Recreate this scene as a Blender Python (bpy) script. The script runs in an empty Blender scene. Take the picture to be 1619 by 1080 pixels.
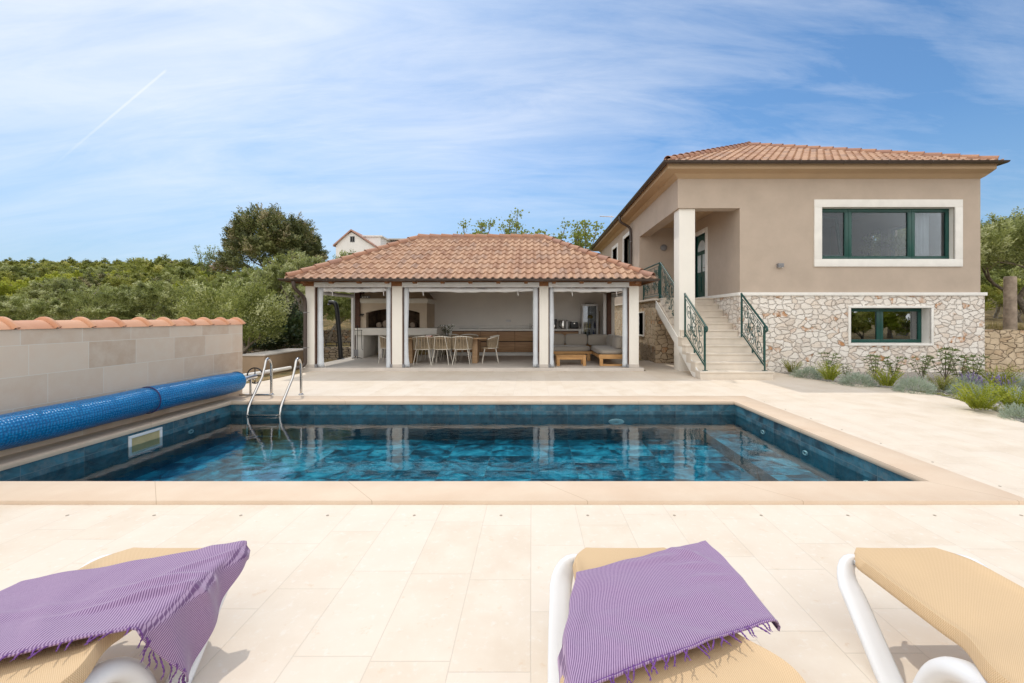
import bpy, bmesh, math, random
from mathutils import Vector, Matrix
R = math.radians
PI = math.pi
C = bpy.context.scene.collection
rng = random.Random(7)

# ------------------------------------------------------------------ tagging
def tag(o, label=None, cat=None, group=None, kind=None):
    if label: o['label'] = label
    if cat: o['category'] = cat
    if group: o['group'] = group
    if kind: o['kind'] = kind
    return o

def wloc(o):
    p = Vector((0, 0, 0))
    while o is not None:
        p += Vector(o.location); o = o.parent
    return p

def thing(name, label, cat, loc=(0, 0, 0), group=None):
    o = bpy.data.objects.new(name, None)
    o.empty_display_size = .2
    C.objects.link(o); o.location = loc
    return tag(o, label, cat, group)

def copy_tree(o, parent=None):
    c = o.copy(); C.objects.link(c); c.parent = parent
    for ch in list(KIDS.get(o.name, [])):
        copy_tree(ch, c)
    return c
KIDS = {}

# ------------------------------------------------------------------ mesh builder
class MB:
    def __init__(s):
        s.v = []; s.f = []; s.c = []; s.uv = []; s.col = None; s.hasuv = False
    def add(s, vs, fs, col=None, uvs=None):
        b = len(s.v)
        s.v += [tuple(p) for p in vs]
        for i, f in enumerate(fs):
            s.f.append(tuple(b + k for k in f))
            s.c.append(s.col if col is None else col)
            s.uv.append(uvs[i] if uvs else None)
        if uvs: s.hasuv = True
        return s
    def box(s, x0, y0, z0, x1, y1, z1, col=None):
        v = [(x0, y0, z0), (x1, y0, z0), (x1, y1, z0), (x0, y1, z0), (x0, y0, z1), (x1, y0, z1), (x1, y1, z1), (x0, y1, z1)]
        return s.add(v, [(3, 2, 1, 0), (4, 5, 6, 7), (0, 1, 5, 4), (1, 2, 6, 5), (2, 3, 7, 6), (3, 0, 4, 7)], col)
    def prism(s, poly, axis, a, b, col=None):
        """poly: 2D points; extruded along axis from a to b. axis 'x': poly=(y,z); 'y': poly=(x,z); 'z': poly=(x,y)"""
        n = len(poly)
        def P(p, t):
            if axis == 'x': return (t, p[0], p[1])
            if axis == 'y': return (p[0], t, p[1])
            return (p[0], p[1], t)
        v = [P(p, a) for p in poly] + [P(p, b) for p in poly]
        f = [tuple(range(n))[::-1], tuple(range(n, 2 * n))]
        f += [(i, (i + 1) % n, n + (i + 1) % n, n + i) for i in range(n)]
        return s.add(v, f, col)
    def tube(s, pts, r, n=8, cap=True, col=None, flat=1.0):
        pts = [Vector(p) for p in pts]
        rs = r if isinstance(r, (list, tuple)) else [r] * len(pts)
        vs = []; prev = None
        for i, p in enumerate(pts):
            a = pts[max(0, i - 1)]; b = pts[min(len(pts) - 1, i + 1)]
            d = (b - a)
            if d.length < 1e-9: d = Vector((0, 0, 1))
            d.normalize()
            if prev is None:
                up = Vector((0, 0, 1)) if abs(d.z) < .9 else Vector((1, 0, 0))
                x = d.cross(up).normalized()
            else:
                x = (prev - d * prev.dot(d))
                x = x.normalized() if x.length > 1e-6 else d.orthogonal().normalized()
            prev = x; y = d.cross(x)
            for k in range(n):
                t = 2 * PI * k / n
                vs.append(p + x * (math.cos(t) * rs[i]) + y * (math.sin(t) * rs[i] * flat))
        f = []
        for i in range(len(pts) - 1):
            for k in range(n):
                k2 = (k + 1) % n
                f.append((i * n + k, i * n + k2, (i + 1) * n + k2, (i + 1) * n + k))
        if cap:
            f.append(tuple(range(n))[::-1]); f.append(tuple(range((len(pts) - 1) * n, len(pts) * n)))
        return s.add(vs, f, col)
    def lathe(s, prof, c=(0, 0, 0), n=16, axis='z', col=None):
        vs = []
        for (r, z) in prof:
            for k in range(n):
                t = 2 * PI * k / n
                a, b = r * math.cos(t), r * math.sin(t)
                if axis == 'z': p = (a, b, z)
                elif axis == 'y': p = (a, z, b)
                else: p = (z, a, b)
                vs.append((c[0] + p[0], c[1] + p[1], c[2] + p[2]))
        f = []
        for i in range(len(prof) - 1):
            for k in range(n):
                k2 = (k + 1) % n
                f.append((i * n + k, i * n + k2, (i + 1) * n + k2, (i + 1) * n + k))
        f.append(tuple(range(n))[::-1]); f.append(tuple(range((len(prof) - 1) * n, len(prof) * n)))
        return s.add(vs, f, col)
    def grid(s, fn, nu, nv, uvfn=None, closed=False, col=None):
        vs = [fn(i / nu, j / nv) for j in range(nv + 1) for i in range(nu + 1)]
        f = []; uvs = []
        for j in range(nv):
            for i in range(nu):
                a = j * (nu + 1) + i
                f.append((a, a + 1, a + nu + 2, a + nu + 1))
                if uvfn:
                    uvs.append([uvfn(i / nu, j / nv), uvfn((i + 1) / nu, j / nv), uvfn((i + 1) / nu, (j + 1) / nv), uvfn(i / nu, (j + 1) / nv)])
        return s.add(vs, f, col, uvs if uvfn else None)
    def wall(s, frame, holes, u0, u1, z0, z1, t, col=None):
        """wall slab with holes. frame(u, d, z)->xyz, d=0 outer face, d=t inner face. holes=(ua,ub,za,zb)"""
        us = sorted(set([u0, u1] + [min(max(h[k], u0), u1) for h in holes for k in (0, 1)]))
        zs = sorted(set([z0, z1] + [min(max(h[k], z0), z1) for h in holes for k in (2, 3)]))
        def solid(i, j):
            if i < 0 or j < 0 or i >= len(us) - 1 or j >= len(zs) - 1: return False
            u = (us[i] + us[i + 1]) / 2; z = (zs[j] + zs[j + 1]) / 2
            return not any(h[0] < u < h[1] and h[2] < z < h[3] for h in holes)
        for i in range(len(us) - 1):
            for j in range(len(zs) - 1):
                if not solid(i, j): continue
                a, b, c, d = us[i], us[i + 1], zs[j], zs[j + 1]
                F = lambda u, w, z: frame(u, w, z)
                s.add([F(a, 0, c), F(b, 0, c), F(b, 0, d), F(a, 0, d)], [(0, 1, 2, 3)], col)
                s.add([F(a, t, c), F(b, t, c), F(b, t, d), F(a, t, d)], [(3, 2, 1, 0)], col)
                if not solid(i - 1, j): s.add([F(a, 0, c), F(a, 0, d), F(a, t, d), F(a, t, c)], [(0, 1, 2, 3)], col)
                if not solid(i + 1, j): s.add([F(b, 0, c), F(b, 0, d), F(b, t, d), F(b, t, c)], [(3, 2, 1, 0)], col)
                if not solid(i, j - 1): s.add([F(a, 0, c), F(b, 0, c), F(b, t, c), F(a, t, c)], [(3, 2, 1, 0)], col)
                if not solid(i, j + 1): s.add([F(a, 0, d), F(b, 0, d), F(b, t, d), F(a, t, d)], [(0, 1, 2, 3)], col)
        return s
    def build(s, name, mat, parent=None, bevel=0, smooth=35, merge=False, fix=True, world=True, segs=2, **kw):
        off = wloc(parent) if (parent is not None and world) else Vector((0, 0, 0))
        me = bpy.data.meshes.new(name)
        vs = [(p[0] - off.x, p[1] - off.y, p[2] - off.z) for p in s.v]
        me.from_pydata(vs, [], s.f)
        if any(c is not None for c in s.c):
            at = me.attributes.new('rnd', 'FLOAT_COLOR', 'FACE')
            flat = []
            for c in s.c:
                c = c or (0.5, 0.5, 0.5)
                flat += [c[0], c[1], c[2], 1.0]
            at.data.foreach_set('color', flat)
        if s.hasuv:
            ul = me.uv_layers.new(name='UVMap')
            flat = []
            for f, u in zip(s.f, s.uv):
                for k in range(len(f)):
                    flat += list(u[k]) if u else [0, 0]
            ul.data.foreach_set('uv', flat)
        if bevel or merge or fix:
            bm = bmesh.new(); bm.from_mesh(me)
            if merge: bmesh.ops.remove_doubles(bm, verts=bm.verts, dist=1e-4)
            if fix and len(s.f) < 60000: bmesh.ops.recalc_face_normals(bm, faces=bm.faces)
            if bevel:
                es = [e for e in bm.edges if len(e.link_faces) == 2 and e.calc_face_angle(0) > R(30)]
                bmesh.ops.bevel(bm, geom=es, offset=bevel, segments=segs, affect='EDGES', profile=.6, clamp_overlap=True)
            bm.to_mesh(me); bm.free()
        if smooth:
            me.polygons.foreach_set('use_smooth', [True] * len(me.polygons))
            me.set_sharp_from_angle(angle=R(smooth))
        me.materials.append(mat)
        o = bpy.data.objects.new(name, me); C.objects.link(o)
        if parent is not None:
            o.parent = parent
            KIDS.setdefault(parent.name, []).append(o)
        for k, v in kw.items():
            if v is not None: o[{'cat': 'category'}.get(k, k)] = v
        return o

def spiral(c, r0, turns, start, ax, ay, n=26, grow=1.0):
    """curve in plane spanned by ax, ay shrinking to centre"""
    out = []
    for i in range(n + 1):
        t = i / n
        r = r0 * (1 - .86 * t) ; a = start + turns * 2 * PI * t
        out.append(Vector(c) + Vector(ax) * (r * math.cos(a)) + Vector(ay) * (r * math.sin(a)))
    return out

# ------------------------------------------------------------------ material DSL
class N:
    def __init__(s, name):
        s.m = bpy.data.materials.new(name); s.m.use_nodes = True
        s.t = s.m.node_tree; s.t.nodes.clear()
        s.out = s.t.nodes.new('ShaderNodeOutputMaterial')
    def n(s, typ, ins=None, **props):
        nd = s.t.nodes.new('ShaderNode' + typ)
        for k, v in props.items(): setattr(nd, k, v)
        for k, v in (ins or {}).items():
            s.set(nd.inputs[k], v)
        return nd
    def set(s, sock, v):
        if isinstance(v, bpy.types.NodeSocket): s.t.links.new(v, sock)
        elif hasattr(v, 'outputs'): s.t.links.new(v.outputs[0], sock)
        else:
            if isinstance(v, (tuple, list)) and sock.type == 'RGBA' and len(v) == 3: v = (*v, 1)
            sock.default_value = v
    def math(s, op, a, b=0.0, c=None):
        nd = s.t.nodes.new('ShaderNodeMath'); nd.operation = op
        s.set(nd.inputs[0], a); s.set(nd.inputs[1], b)
        if c is not None: s.set(nd.inputs[2], c)
        return nd.outputs[0]
    def mix(s, fac, a, b, mode='MIX'):
        nd = s.t.nodes.new('ShaderNodeMix'); nd.data_type = 'RGBA'; nd.blend_type = mode
        s.set(nd.inputs[0], fac); s.set(nd.inputs[6], a); s.set(nd.inputs[7], b)
        return nd.outputs[2]
    def ramp(s, fac, stops, interp='LINEAR'):
        nd = s.t.nodes.new('ShaderNodeValToRGB'); cr = nd.color_ramp; cr.interpolation = interp
        while len(cr.elements) < len(stops): cr.elements.new(.5)
        for e, (p, c) in zip(cr.elements, stops):
            e.position = p; e.color = (*c, 1) if len(c) == 3 else c
        s.set(nd.inputs[0], fac); return nd.outputs[0]
    def mr(s, v, a, b, c=0.0, d=1.0):
        nd = s.n('MapRange'); s.set(nd.inputs[0], v)
        for i, q in enumerate((a, b, c, d)): nd.inputs[i + 1].default_value = q
        return nd.outputs[0]
    def coord(s, which='Object'): return s.n('TexCoord').outputs[which]
    def noise(s, vec, scale, detail=4, rough=.55, out='Fac', dist=0.0):
        nd = s.n('TexNoise', {'Vector': vec, 'Scale': scale, 'Detail': detail, 'Roughness': rough, 'Distortion': dist})
        return nd.outputs[out]
    def sep(s, vec): return s.n('SeparateXYZ', {0: vec}).outputs
    def comb(s, x=0.0, y=0.0, z=0.0): return s.n('CombineXYZ', {0: x, 1: y, 2: z}).outputs[0]
    def scale(s, vec, v): return s.n('Mapping', {'Vector': vec, 'Scale': v}).outputs[0]
    def bump(s, h, strength=.3, dist=.01, normal=None):
        nd = s.n('Bump', {'Height': h, 'Strength': strength, 'Distance': dist})
        if normal is not None: s.set(nd.inputs['Normal'], normal)
        return nd.outputs[0]
    def attr(s): return s.n('Attribute', attribute_name='rnd').outputs
    def pbr(s, base, rough=.7, normal=None, **kw):
        nd = s.n('BsdfPrincipled', {'Base Color': base, 'Roughness': rough})
        if normal is not None: s.set(nd.inputs['Normal'], normal)
        for k, v in kw.items(): s.set(nd.inputs[k.replace('_', ' ')], v)
        s.t.links.new(nd.outputs[0], s.out.inputs[0]); return s.m
    def surf(s, sh):
        s.set(s.out.inputs[0], sh); return s.m

def simple(name, base, rough=.6, var=.12, nscale=6, bump=.0, bscale=60, bdist=.003, **kw):
    s = N(name); co = s.coord()
    nz = s.noise(co, nscale, 5)
    dark = tuple(c * (1 - var) for c in base); lite = tuple(min(1, c * (1 + var)) for c in base)
    col = s.mix(s.mr(nz, .3, .7), dark, lite)
    nrm = s.bump(s.noise(co, bscale, 4), bump, bdist) if bump else None
    return s.pbr(col, rough, nrm, **kw)
# ------------------------------------------------------------------ materials
MT = {}
def slab_nodes(s, u, v, w, l, gap, seed=0.0, stagger=True):
    """running slabs: columns of width w along u, joints every l along v with a random offset per column"""
    ci = s.math('FLOOR', s.math('DIVIDE', u, w))
    off = s.n('TexWhiteNoise', {'W': s.math('ADD', ci, seed)}, noise_dimensions='1D').outputs[0]
    vv = s.math('ADD', s.math('DIVIDE', v, l), s.math('MULTIPLY', off, 1.0))
    ri = s.math('FLOOR', vv)
    rnd = s.n('TexWhiteNoise', {'Vector': s.comb(ci, ri, seed)}, noise_dimensions='3D')
    fu = s.math('FRACT', s.math('DIVIDE', u, w)); fv = s.math('FRACT', vv)
    eu = s.math('MULTIPLY', s.math('MINIMUM', fu, s.math('SUBTRACT', 1.0, fu)), w)
    ev = s.math('MULTIPLY', s.math('MINIMUM', fv, s.math('SUBTRACT', 1.0, fv)), l)
    e = s.math('MINIMUM', eu, ev)
    joint = s.mr(e, gap * .35, gap)          # 0 in joint, 1 on the slab
    return rnd, joint

def make_mats():
    # pale limestone deck
    s = N('deck_limestone'); co = s.coord(); x, y, z = s.sep(co)
    wob = s.noise(co, 1.3, 2)
    rnd, joint = slab_nodes(s, s.math('ADD', x, s.math('MULTIPLY', wob, .004)), y, .328, .60, .0030)
    n1 = s.noise(co, 3.2, 8, .62); n2 = s.noise(s.n('VectorMath', {0: co, 1: (7.3, 2.1, 0)}, operation='ADD').outputs[0], 22, 6, .65)
    c = s.mix(s.mr(n1, .35, .68), (.69, .58, .455), (.76, .67, .555))
    c = s.mix(s.mr(rnd.outputs[0], 0, 1, 0, .6), c, (.78, .69, .585))
    c = s.mix(s.mr(n2, .56, .70, 0, .55), c, (.80, .75, .68))
    spot = s.noise(co, 9, 9, .74)
    c = s.mix(s.mr(spot, .60, .68, 0, .55), c, (.66, .49, .33))
    vein = s.n('TexVoronoi', {'Vector': s.n('VectorMath', {0: co, 1: s.noise(co, 5, 4, out='Color')}, operation='ADD').outputs[0], 'Scale': 38.0}, feature='F1').outputs[0]
    c = s.mix(s.math('MULTIPLY', s.mr(vein, .07, .02, 0, .8), s.mr(n1, .45, .6)), c, (.42, .32, .23))
    far = s.mr(joint, 0, 1, .5, 1)
    c = s.mix(far, (.55, .47, .38), c)
    h = s.math('ADD', s.math('MULTIPLY', n2, .35), joint)
    MT['deck'] = s.pbr(c, s.mr(n1, .3, .7, .5, .72), s.bump(h, .35, .004), Specular_IOR_Level=.35)
    # coping, warm sandstone
    s = N('coping_sandstone'); co = s.coord(); x, y, z = s.sep(co)
    n1 = s.noise(s.scale(co, (1, 1, 1)), 2.2, 8, .6); n2 = s.noise(co, 70, 4, .6)
    u = s.math('ADD', x, s.math('MULTIPLY', y, .9))
    # long slabs: oblique-cut joints every 1.2 m
    fr = s.math('FRACT', s.math('DIVIDE', s.math('ADD', u, 100.35), 1.62))
    e = s.math('MULTIPLY', s.math('MINIMUM', fr, s.math('SUBTRACT', 1.0, fr)), 1.62)
    joint = s.mr(e, .0008, .004)
    c = s.mix(s.mr(n1, .32, .7), (.66, .505, .37), (.71, .575, .44))
    c = s.mix(s.mr(n2, .55, .8, 0, .25), c, (.56, .40, .27))
    c = s.mix(joint, (.46, .33, .22), c)
    MT['coping'] = s.pbr(c, .62, s.bump(n2, .15, .002), Specular_IOR_Level=.3)
    # limestone blocks of boundary wall
    s = N('wall_blocks'); co = s.coord('Object'); x, y, z = s.sep(co)
    zz = s.math('ADD', z, 10.08)
    ri = s.math('FLOOR', s.math('DIVIDE', zz, .32))
    off = s.n('TexWhiteNoise', {'W': ri}, noise_dimensions='1D').outputs[0]
    uu = s.math('ADD', s.math('DIVIDE', s.math('ADD', x, y), .61), off)
    ci = s.math('FLOOR', uu)
    rnd = s.n('TexWhiteNoise', {'Vector': s.comb(ci, ri, 3.0)}, noise_dimensions='3D').outputs[0]
    fu = s.math('FRACT', uu); fv = s.math('FRACT', s.math('DIVIDE', zz, .32))
    e = s.math('MINIMUM', s.math('MULTIPLY', s.math('MINIMUM', fu, s.math('SUBTRACT', 1.0, fu)), .61),
               s.math('MULTIPLY', s.math('MINIMUM', fv, s.math('SUBTRACT', 1.0, fv)), .32))
    joint = s.mr(e, .0015, .0045)
    n1 = s.noise(co, 7, 8, .65); n2 = s.noise(co, 60, 5, .65)
    c = s.mix(rnd, (.60, .45, .325), (.75, .61, .475))
    c = s.mix(s.mr(n1, .4, .66, 0, .5), c, (.75, .65, .53))
    c = s.mix(joint, (.78, .72, .63), c)
    MT['blocks'] = s.pbr(c, .85, s.bump(s.math('ADD', n2, s.math('MULTIPLY', joint, -.2)), .4, .004))
    # rubble facing
    def rubble(name, sc, cols, joint_c, jw, depth, warm=.2, squash=1.25):
        s = N(name); co = s.coord(); x, y, z = s.sep(co)
        u = s.math('ADD', x, y)
        v2 = s.comb(s.math('MULTIPLY', u, 1.0), s.math('MULTIPLY', z, squash), 0.0)
        wn = s.n('TexNoise', {'Vector': v2, 'Scale': 3.6, 'Detail': 6.0}, noise_dimensions='2D').outputs['Color']
        wv = s.n('VectorMath', {0: wn, 1: (.5, .5, .5)}, operation='SUBTRACT').outputs[0]
        wv = s.n('VectorMath', {0: wv, 'Scale': .24}, operation='SCALE').outputs[0]
        vec = s.n('VectorMath', {0: v2, 1: wv}, operation='ADD').outputs[0]
        e = s.n('TexVoronoi', {'Vector': vec, 'Scale': sc, 'Randomness': .96}, feature='DISTANCE_TO_EDGE', voronoi_dimensions='2D').outputs['Distance']
        cc = s.n('TexVoronoi', {'Vector': vec, 'Scale': sc, 'Randomness': .96}, feature='F1', voronoi_dimensions='2D').outputs['Color']
        r, g, b = s.n('SeparateColor', {0: cc}).outputs
        c = s.ramp(r, cols)
        n1 = s.noise(co, 16, 8, .68); n2 = s.noise(co, 48, 6, .7)
        c = s.mix(s.mr(n1, .35, .7, 0, .6), c, tuple(min(1, q * 1.15) for q in cols[1][1]))
        stain = s.math('MULTIPLY', s.mr(g, .90 - warm * .3, .95), s.mr(s.noise(co, 9, 5), .42, .6))
        c = s.mix(stain, c, (.50, .25, .11))
        jm = s.mr(s.math('ADD', e, s.math('MULTIPLY', s.math('SUBTRACT', n2, .5), .03)), jw * .3, jw)
        c = s.mix(jm, joint_c, c)
        h = s.math('ADD', s.math('MULTIPLY', s.mr(e, 0, .12), 1.0), s.math('ADD', s.math('MULTIPLY', n1, .5), s.math('MULTIPLY', b, .35)))
        return s.pbr(c, .9, s.bump(h, .7, depth))
    MT['rubble'] = rubble('rubble_facing', 5.3, [(0, (.60, .51, .43)), (.25, (.77, .71, .64)), (.7, (.84, .80, .74)), (1, (.70, .58, .47))], (.30, .23, .17), .019, .06, .2, 1.5)
    MT['rubble_warm'] = rubble('rubble_warm', 4.6, [(0, (.42, .32, .20)), (.3, (.55, .43, .29)), (.7, (.60, .49, .35)), (1, (.48, .34, .21))], (.16, .11, .07), .05, .04, .3, 1.5)
    MT['drystone'] = rubble('dry_stone', 5.0, [(0, (.20, .15, .10)), (.3, (.34, .27, .19)), (.7, (.42, .35, .27)), (1, (.26, .20, .14))], (.03, .022, .015), .09, .06, .1, 2.6)
    # plasters
    def plaster(name, base, var=.05, b=.35):
        s = N(name); co = s.coord()
        n = s.noise(co, 1.4, 6, .6); f = s.noise(co, 130, 3, .6)
        c = s.mix(s.mr(n, .3, .7), tuple(q * (1 - var) for q in base), tuple(q * (1 + var) for q in base))
        c = s.mix(s.mr(f, .35, .65, 0, .16), c, tuple(q * .75 for q in base))
        return s.pbr(c, .92, s.bump(f, b, .004), Specular_IOR_Level=.2)
    MT['beige'] = plaster('beige_render', (.485, .40, .325), .08)
    MT['beige_soffit'] = plaster('soffit_render', (.50, .36, .23))
    MT['cream'] = plaster('cream_render', (.82, .79, .725), .03, .15)
    MT['white'] = plaster('white_render', (.76, .74, .70), .03, .15)
    MT['wallin'] = plaster('pavilion_render', (.88, .85, .80), .04, .3)
    MT['trim'] = simple('white_stone_trim', (.80, .78, .735), .7, .05, 5, .08, 60)
    MT['stair'] = simple('stair_stone', (.68, .61, .52), .7, .07, 4, .12, 50)
    MT['concrete'] = simple('concrete', (.47, .43, .385), .75, .10, 3.0, .15, 60)
    MT['slabfloor'] = simple('pavilion_floor_stone', (.56, .51, .455), .55, .10, 2.2, .1, 50)
    # roof tiles
    s = N('roof_tile'); co = s.coord(); a = s.attr()
    r, g, b = s.n('SeparateColor', {0: a['Color']}).outputs
    c = s.ramp(r, [(0, (.33, .185, .12)), (.3, (.42, .25, .16)), (.65, (.48, .305, .20)), (.85, (.39, .25, .175)), (1, (.33, .215, .16))])
    n1 = s.noise(co, 9, 7, .65); n2 = s.noise(co, 55, 4)
    c = s.mix(s.mr(n1, .45, .72, 0, .45), c, (.58, .36, .25))
    c = s.mix(s.mr(n1, .45, .28, 0, .25), c, (.30, .16, .11))
    MT['tile'] = s.pbr(c, .75, s.bump(n2, .2, .003), Specular_IOR_Level=.3)
    s = N('ridge_tile'); co = s.coord(); a = s.attr()
    r, g, b = s.n('SeparateColor', {0: a['Color']}).outputs
    c = s.ramp(r, [(0, (.38, .19, .115)), (.5, (.44, .24, .15)), (1, (.34, .19, .14))])
    n1 = s.noise(co, 5, 6, .6)
    c = s.mix(s.mr(n1, .45, .7, 0, .5), c, (.34, .17, .12))
    MT['ridge'] = s.pbr(c, .7, s.bump(s.noise(co, 60, 4), .15, .003), Specular_IOR_Level=.3)
    s = N('wall_cap_tile'); co = s.coord(); a = s.attr()
    r, g, b = s.n('SeparateColor', {0: a['Color']}).outputs
    c = s.ramp(r, [(0, (.55, .26, .145)), (.6, (.62, .33, .19)), (1, (.50, .235, .15))])
    n1 = s.noise(co, 6, 7, .65)
    c = s.mix(s.mr(n1, .5, .75, 0, .5), c, (.70, .42, .26))
    MT['captile'] = s.pbr(c, .6, s.bump(s.noise(co, 70, 4), .1, .002), Specular_IOR_Level=.35)
    MT['mortar'] = simple('mortar', (.36, .22, .16), .9, .15, 10, .4, 60)
    # metals, paints
    MT['gutter'] = simple('brown_gutter', (.060, .042, .034), .38, .1, 3)
    MT['green'] = simple('green_paint', (.004, .062, .050), .32, .15, 8)
    MT['rail'] = simple('dark_green_iron', (.006, .060, .050), .35, .2, 12)
    MT['steel'] = simple('polished_steel', (.62, .60, .57), .16, .04, 9, Metallic=1.0)
    MT['alu'] = simple('aluminium', (.72, .72, .72), .35, .05, 5, Metallic=1.0)
    MT['black'] = simple('black_plastic', (.012, .012, .013), .35, .1, 8)
    MT['dark'] = simple('dark_void', (.010, .010, .011), .8, .1, 8)
    MT['whitepaint'] = simple('white_paint', (.74, .74, .74), .4, .03, 8)
    MT['pvc'] = simple('white_pvc_fabric', (.70, .72, .74), .5, .06, 4, .15, 14, .01)
    MT['pvcgrey'] = simple('grey_pvc_strip', (.60, .64, .68), .45, .08, 3, .1, 12, .01)
    MT['plastic'] = simple('white_resin', (.80, .81, .82), .33, .02, 4, Specular_IOR_Level=.5)
    MT['greybox'] = simple('grey_metal', (.20, .20, .21), .4, .05, 8)
    # wood
    def wood(name, a, b, sc=1.0, axis=(14, 1.2, 14), rough=.6):
        s = N(name); co = s.scale(s.coord(), tuple(q * sc for q in axis))
        n = s.noise(co, 1.5, 7, .62, dist=.6); k = s.noise(s.coord(), 3, 3)
        c = s.mix(s.mr(n, .32, .68), a, b); c = s.mix(s.mr(k, .4, .7, 0, .3), c, a)
        return s.pbr(c, rough, s.bump(n, .2, .002))
    MT['darkwood'] = wood('brown_timber', (.060, .022, .011), (.125, .048, .022))
    MT['eavewood'] = wood('stained_eave_wood', (.16, .062, .020), (.30, .13, .045))
    MT['oak'] = wood('oak', (.30, .185, .095), (.46, .31, .18), 1, (1.6, 12, 12))
    MT['cab'] = wood('oak_cabinet', (.30, .165, .080), (.46, .28, .15), 1, (1.2, 10, 16))
    MT['teak'] = wood('acacia', (.42, .215, .075), (.60, .35, .14), 1, (2, 10, 14))
    # fabrics
    s = N('grey_cushion'); co = s.coord(); n = s.noise(co, 160, 3); k = s.noise(co, 3, 3)
    MT['cushion'] = s.pbr(s.mix(n, (.24, .21, .175), (.40, .36, .31)), .95, s.bump(s.math('ADD', n, s.math('MULTIPLY', k, 3.0)), .3, .004), Sheen_Weight=.3)
    MT['rope'] = simple('beige_rope', (.30, .235, .155), .85, .15, 30, .3, 90)
    MT['ivory'] = simple('ivory_metal', (.66, .62, .54), .45, .04, 9)
    s = N('sling'); co = s.coord('Object'); x, y, z = s.sep(co)
    wx = s.math('SINE', s.math('MULTIPLY', x, 1050.0)); wy = s.math('SINE', s.math('MULTIPLY', y, 1050.0))
    wv = s.math('MULTIPLY', wx, wy)
    n = s.noise(co, 3, 3)
    c = s.mix(s.mr(wv, -1, 1, 0, 1), (.50, .33, .17), (.74, .55, .34)); c = s.mix(s.mr(n, .3, .7, 0, .15), c, (.80, .58, .33))
    MT['sling'] = s.pbr(c, .6, s.bump(wv, .25, .0015), Specular_IOR_Level=.35)
    s = N('towel'); uv = s.n('UVMap').outputs[0]; u, v, _ = s.sep(uv)
    wob = s.noise(uv, 4, 3)
    st = s.math('SINE', s.math('MULTIPLY', s.math('ADD', u, s.math('MULTIPLY', wob, .004)), 2 * PI / .0062))
    thread = s.noise(s.scale(uv, (400, 90, 1)), 1.0, 2)
    k = s.mr(s.math('ADD', st, s.math('MULTIPLY', s.math('SUBTRACT', thread, .5), 1.3)), -.45, .45)
    c = s.mix(k, (.15, .075, .18), (.41, .285, .43))
    MT['towel'] = s.pbr(c, .95, s.bump(thread, .25, .0012), Sheen_Weight=.25)
    MT['fringe'] = simple('purple_yarn', (.15, .055, .23), .95, .3, 60, .4, 200)
    # solar bubble cover
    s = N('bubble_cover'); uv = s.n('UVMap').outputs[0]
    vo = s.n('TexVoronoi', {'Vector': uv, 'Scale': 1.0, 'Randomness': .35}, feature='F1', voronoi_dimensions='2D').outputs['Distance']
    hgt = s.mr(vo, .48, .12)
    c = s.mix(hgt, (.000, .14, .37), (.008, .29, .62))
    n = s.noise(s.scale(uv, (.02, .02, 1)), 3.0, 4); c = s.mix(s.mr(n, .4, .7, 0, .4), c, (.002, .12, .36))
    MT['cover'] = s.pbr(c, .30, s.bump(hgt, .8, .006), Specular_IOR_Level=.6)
    # pool tiles
    s = N('pool_tiles'); co = s.coord(); x, y, z = s.sep(co)
    geo = s.n('NewGeometry').outputs['Normal']; nx, ny, nz = s.sep(geo)
    isf = s.math('GREATER_THAN', s.math('ABSOLUTE', nz), .5)
    isx = s.math('GREATER_THAN', s.math('ABSOLUTE', nx), .5)
    u = s.math('ADD', s.math('MULTIPLY', y, isx), s.math('MULTIPLY', x, s.math('SUBTRACT', 1.0, isx)))
    v = s.math('ADD', s.math('MULTIPLY', y, isf), s.math('MULTIPLY', s.math('ADD', z, .143), s.math('SUBTRACT', 1.0, isf)))
    ri = s.math('FLOOR', s.math('DIVIDE', v, .30)); ci = s.math('FLOOR', s.math('DIVIDE', u, .60))
    fu = s.math('FRACT', s.math('DIVIDE', u, .60)); fv = s.math('FRACT', s.math('DIVIDE', v, .30))
    e = s.math('MINIMUM', s.math('MULTIPLY', s.math('MINIMUM', fu, s.math('SUBTRACT', 1.0, fu)), .6), s.math('MULTIPLY', s.math('MINIMUM', fv, s.math('SUBTRACT', 1.0, fv)), .3))
    joint = s.mr(e, .0015, .004)
    rnd = s.n('TexWhiteNoise', {'Vector': s.comb(ci, ri, isf)}, noise_dimensions='3D').outputs[1]
    sh = s.n('VectorMath', {0: rnd, 'Scale': 9.0}, operation='SCALE').outputs[0]
    vec = s.n('VectorMath', {0: co, 1: sh}, operation='ADD').outputs[0]
    n1 = s.noise(vec, 2.6, 6, .62, dist=1.2); n2 = s.noise(vec, 9, 8, .7)
    rr_ = s.n('SeparateColor', {0: rnd}).outputs[0]
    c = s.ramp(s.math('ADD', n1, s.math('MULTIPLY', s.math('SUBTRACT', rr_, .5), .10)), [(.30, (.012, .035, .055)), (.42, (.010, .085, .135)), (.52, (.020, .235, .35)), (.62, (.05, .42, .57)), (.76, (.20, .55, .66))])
    rust = s.math('MULTIPLY', s.mr(n2, .60, .70), .30)
    c = s.mix(rust, c, (.10, .095, .085))
    c = s.mix(s.mr(n2, .34, .44, .65, 0), c, (.012, .03, .045))
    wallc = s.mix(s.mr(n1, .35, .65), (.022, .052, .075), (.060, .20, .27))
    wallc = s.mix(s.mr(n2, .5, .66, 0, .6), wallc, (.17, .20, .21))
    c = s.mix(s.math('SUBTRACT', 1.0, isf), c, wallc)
    c = s.mix(joint, (.13, .19, .22), c)
    MT['pooltile'] = s.pbr(c, .35, s.bump(n2, .1, .003))
    # water
    s = N('pool_water'); co = s.coord()
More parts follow.
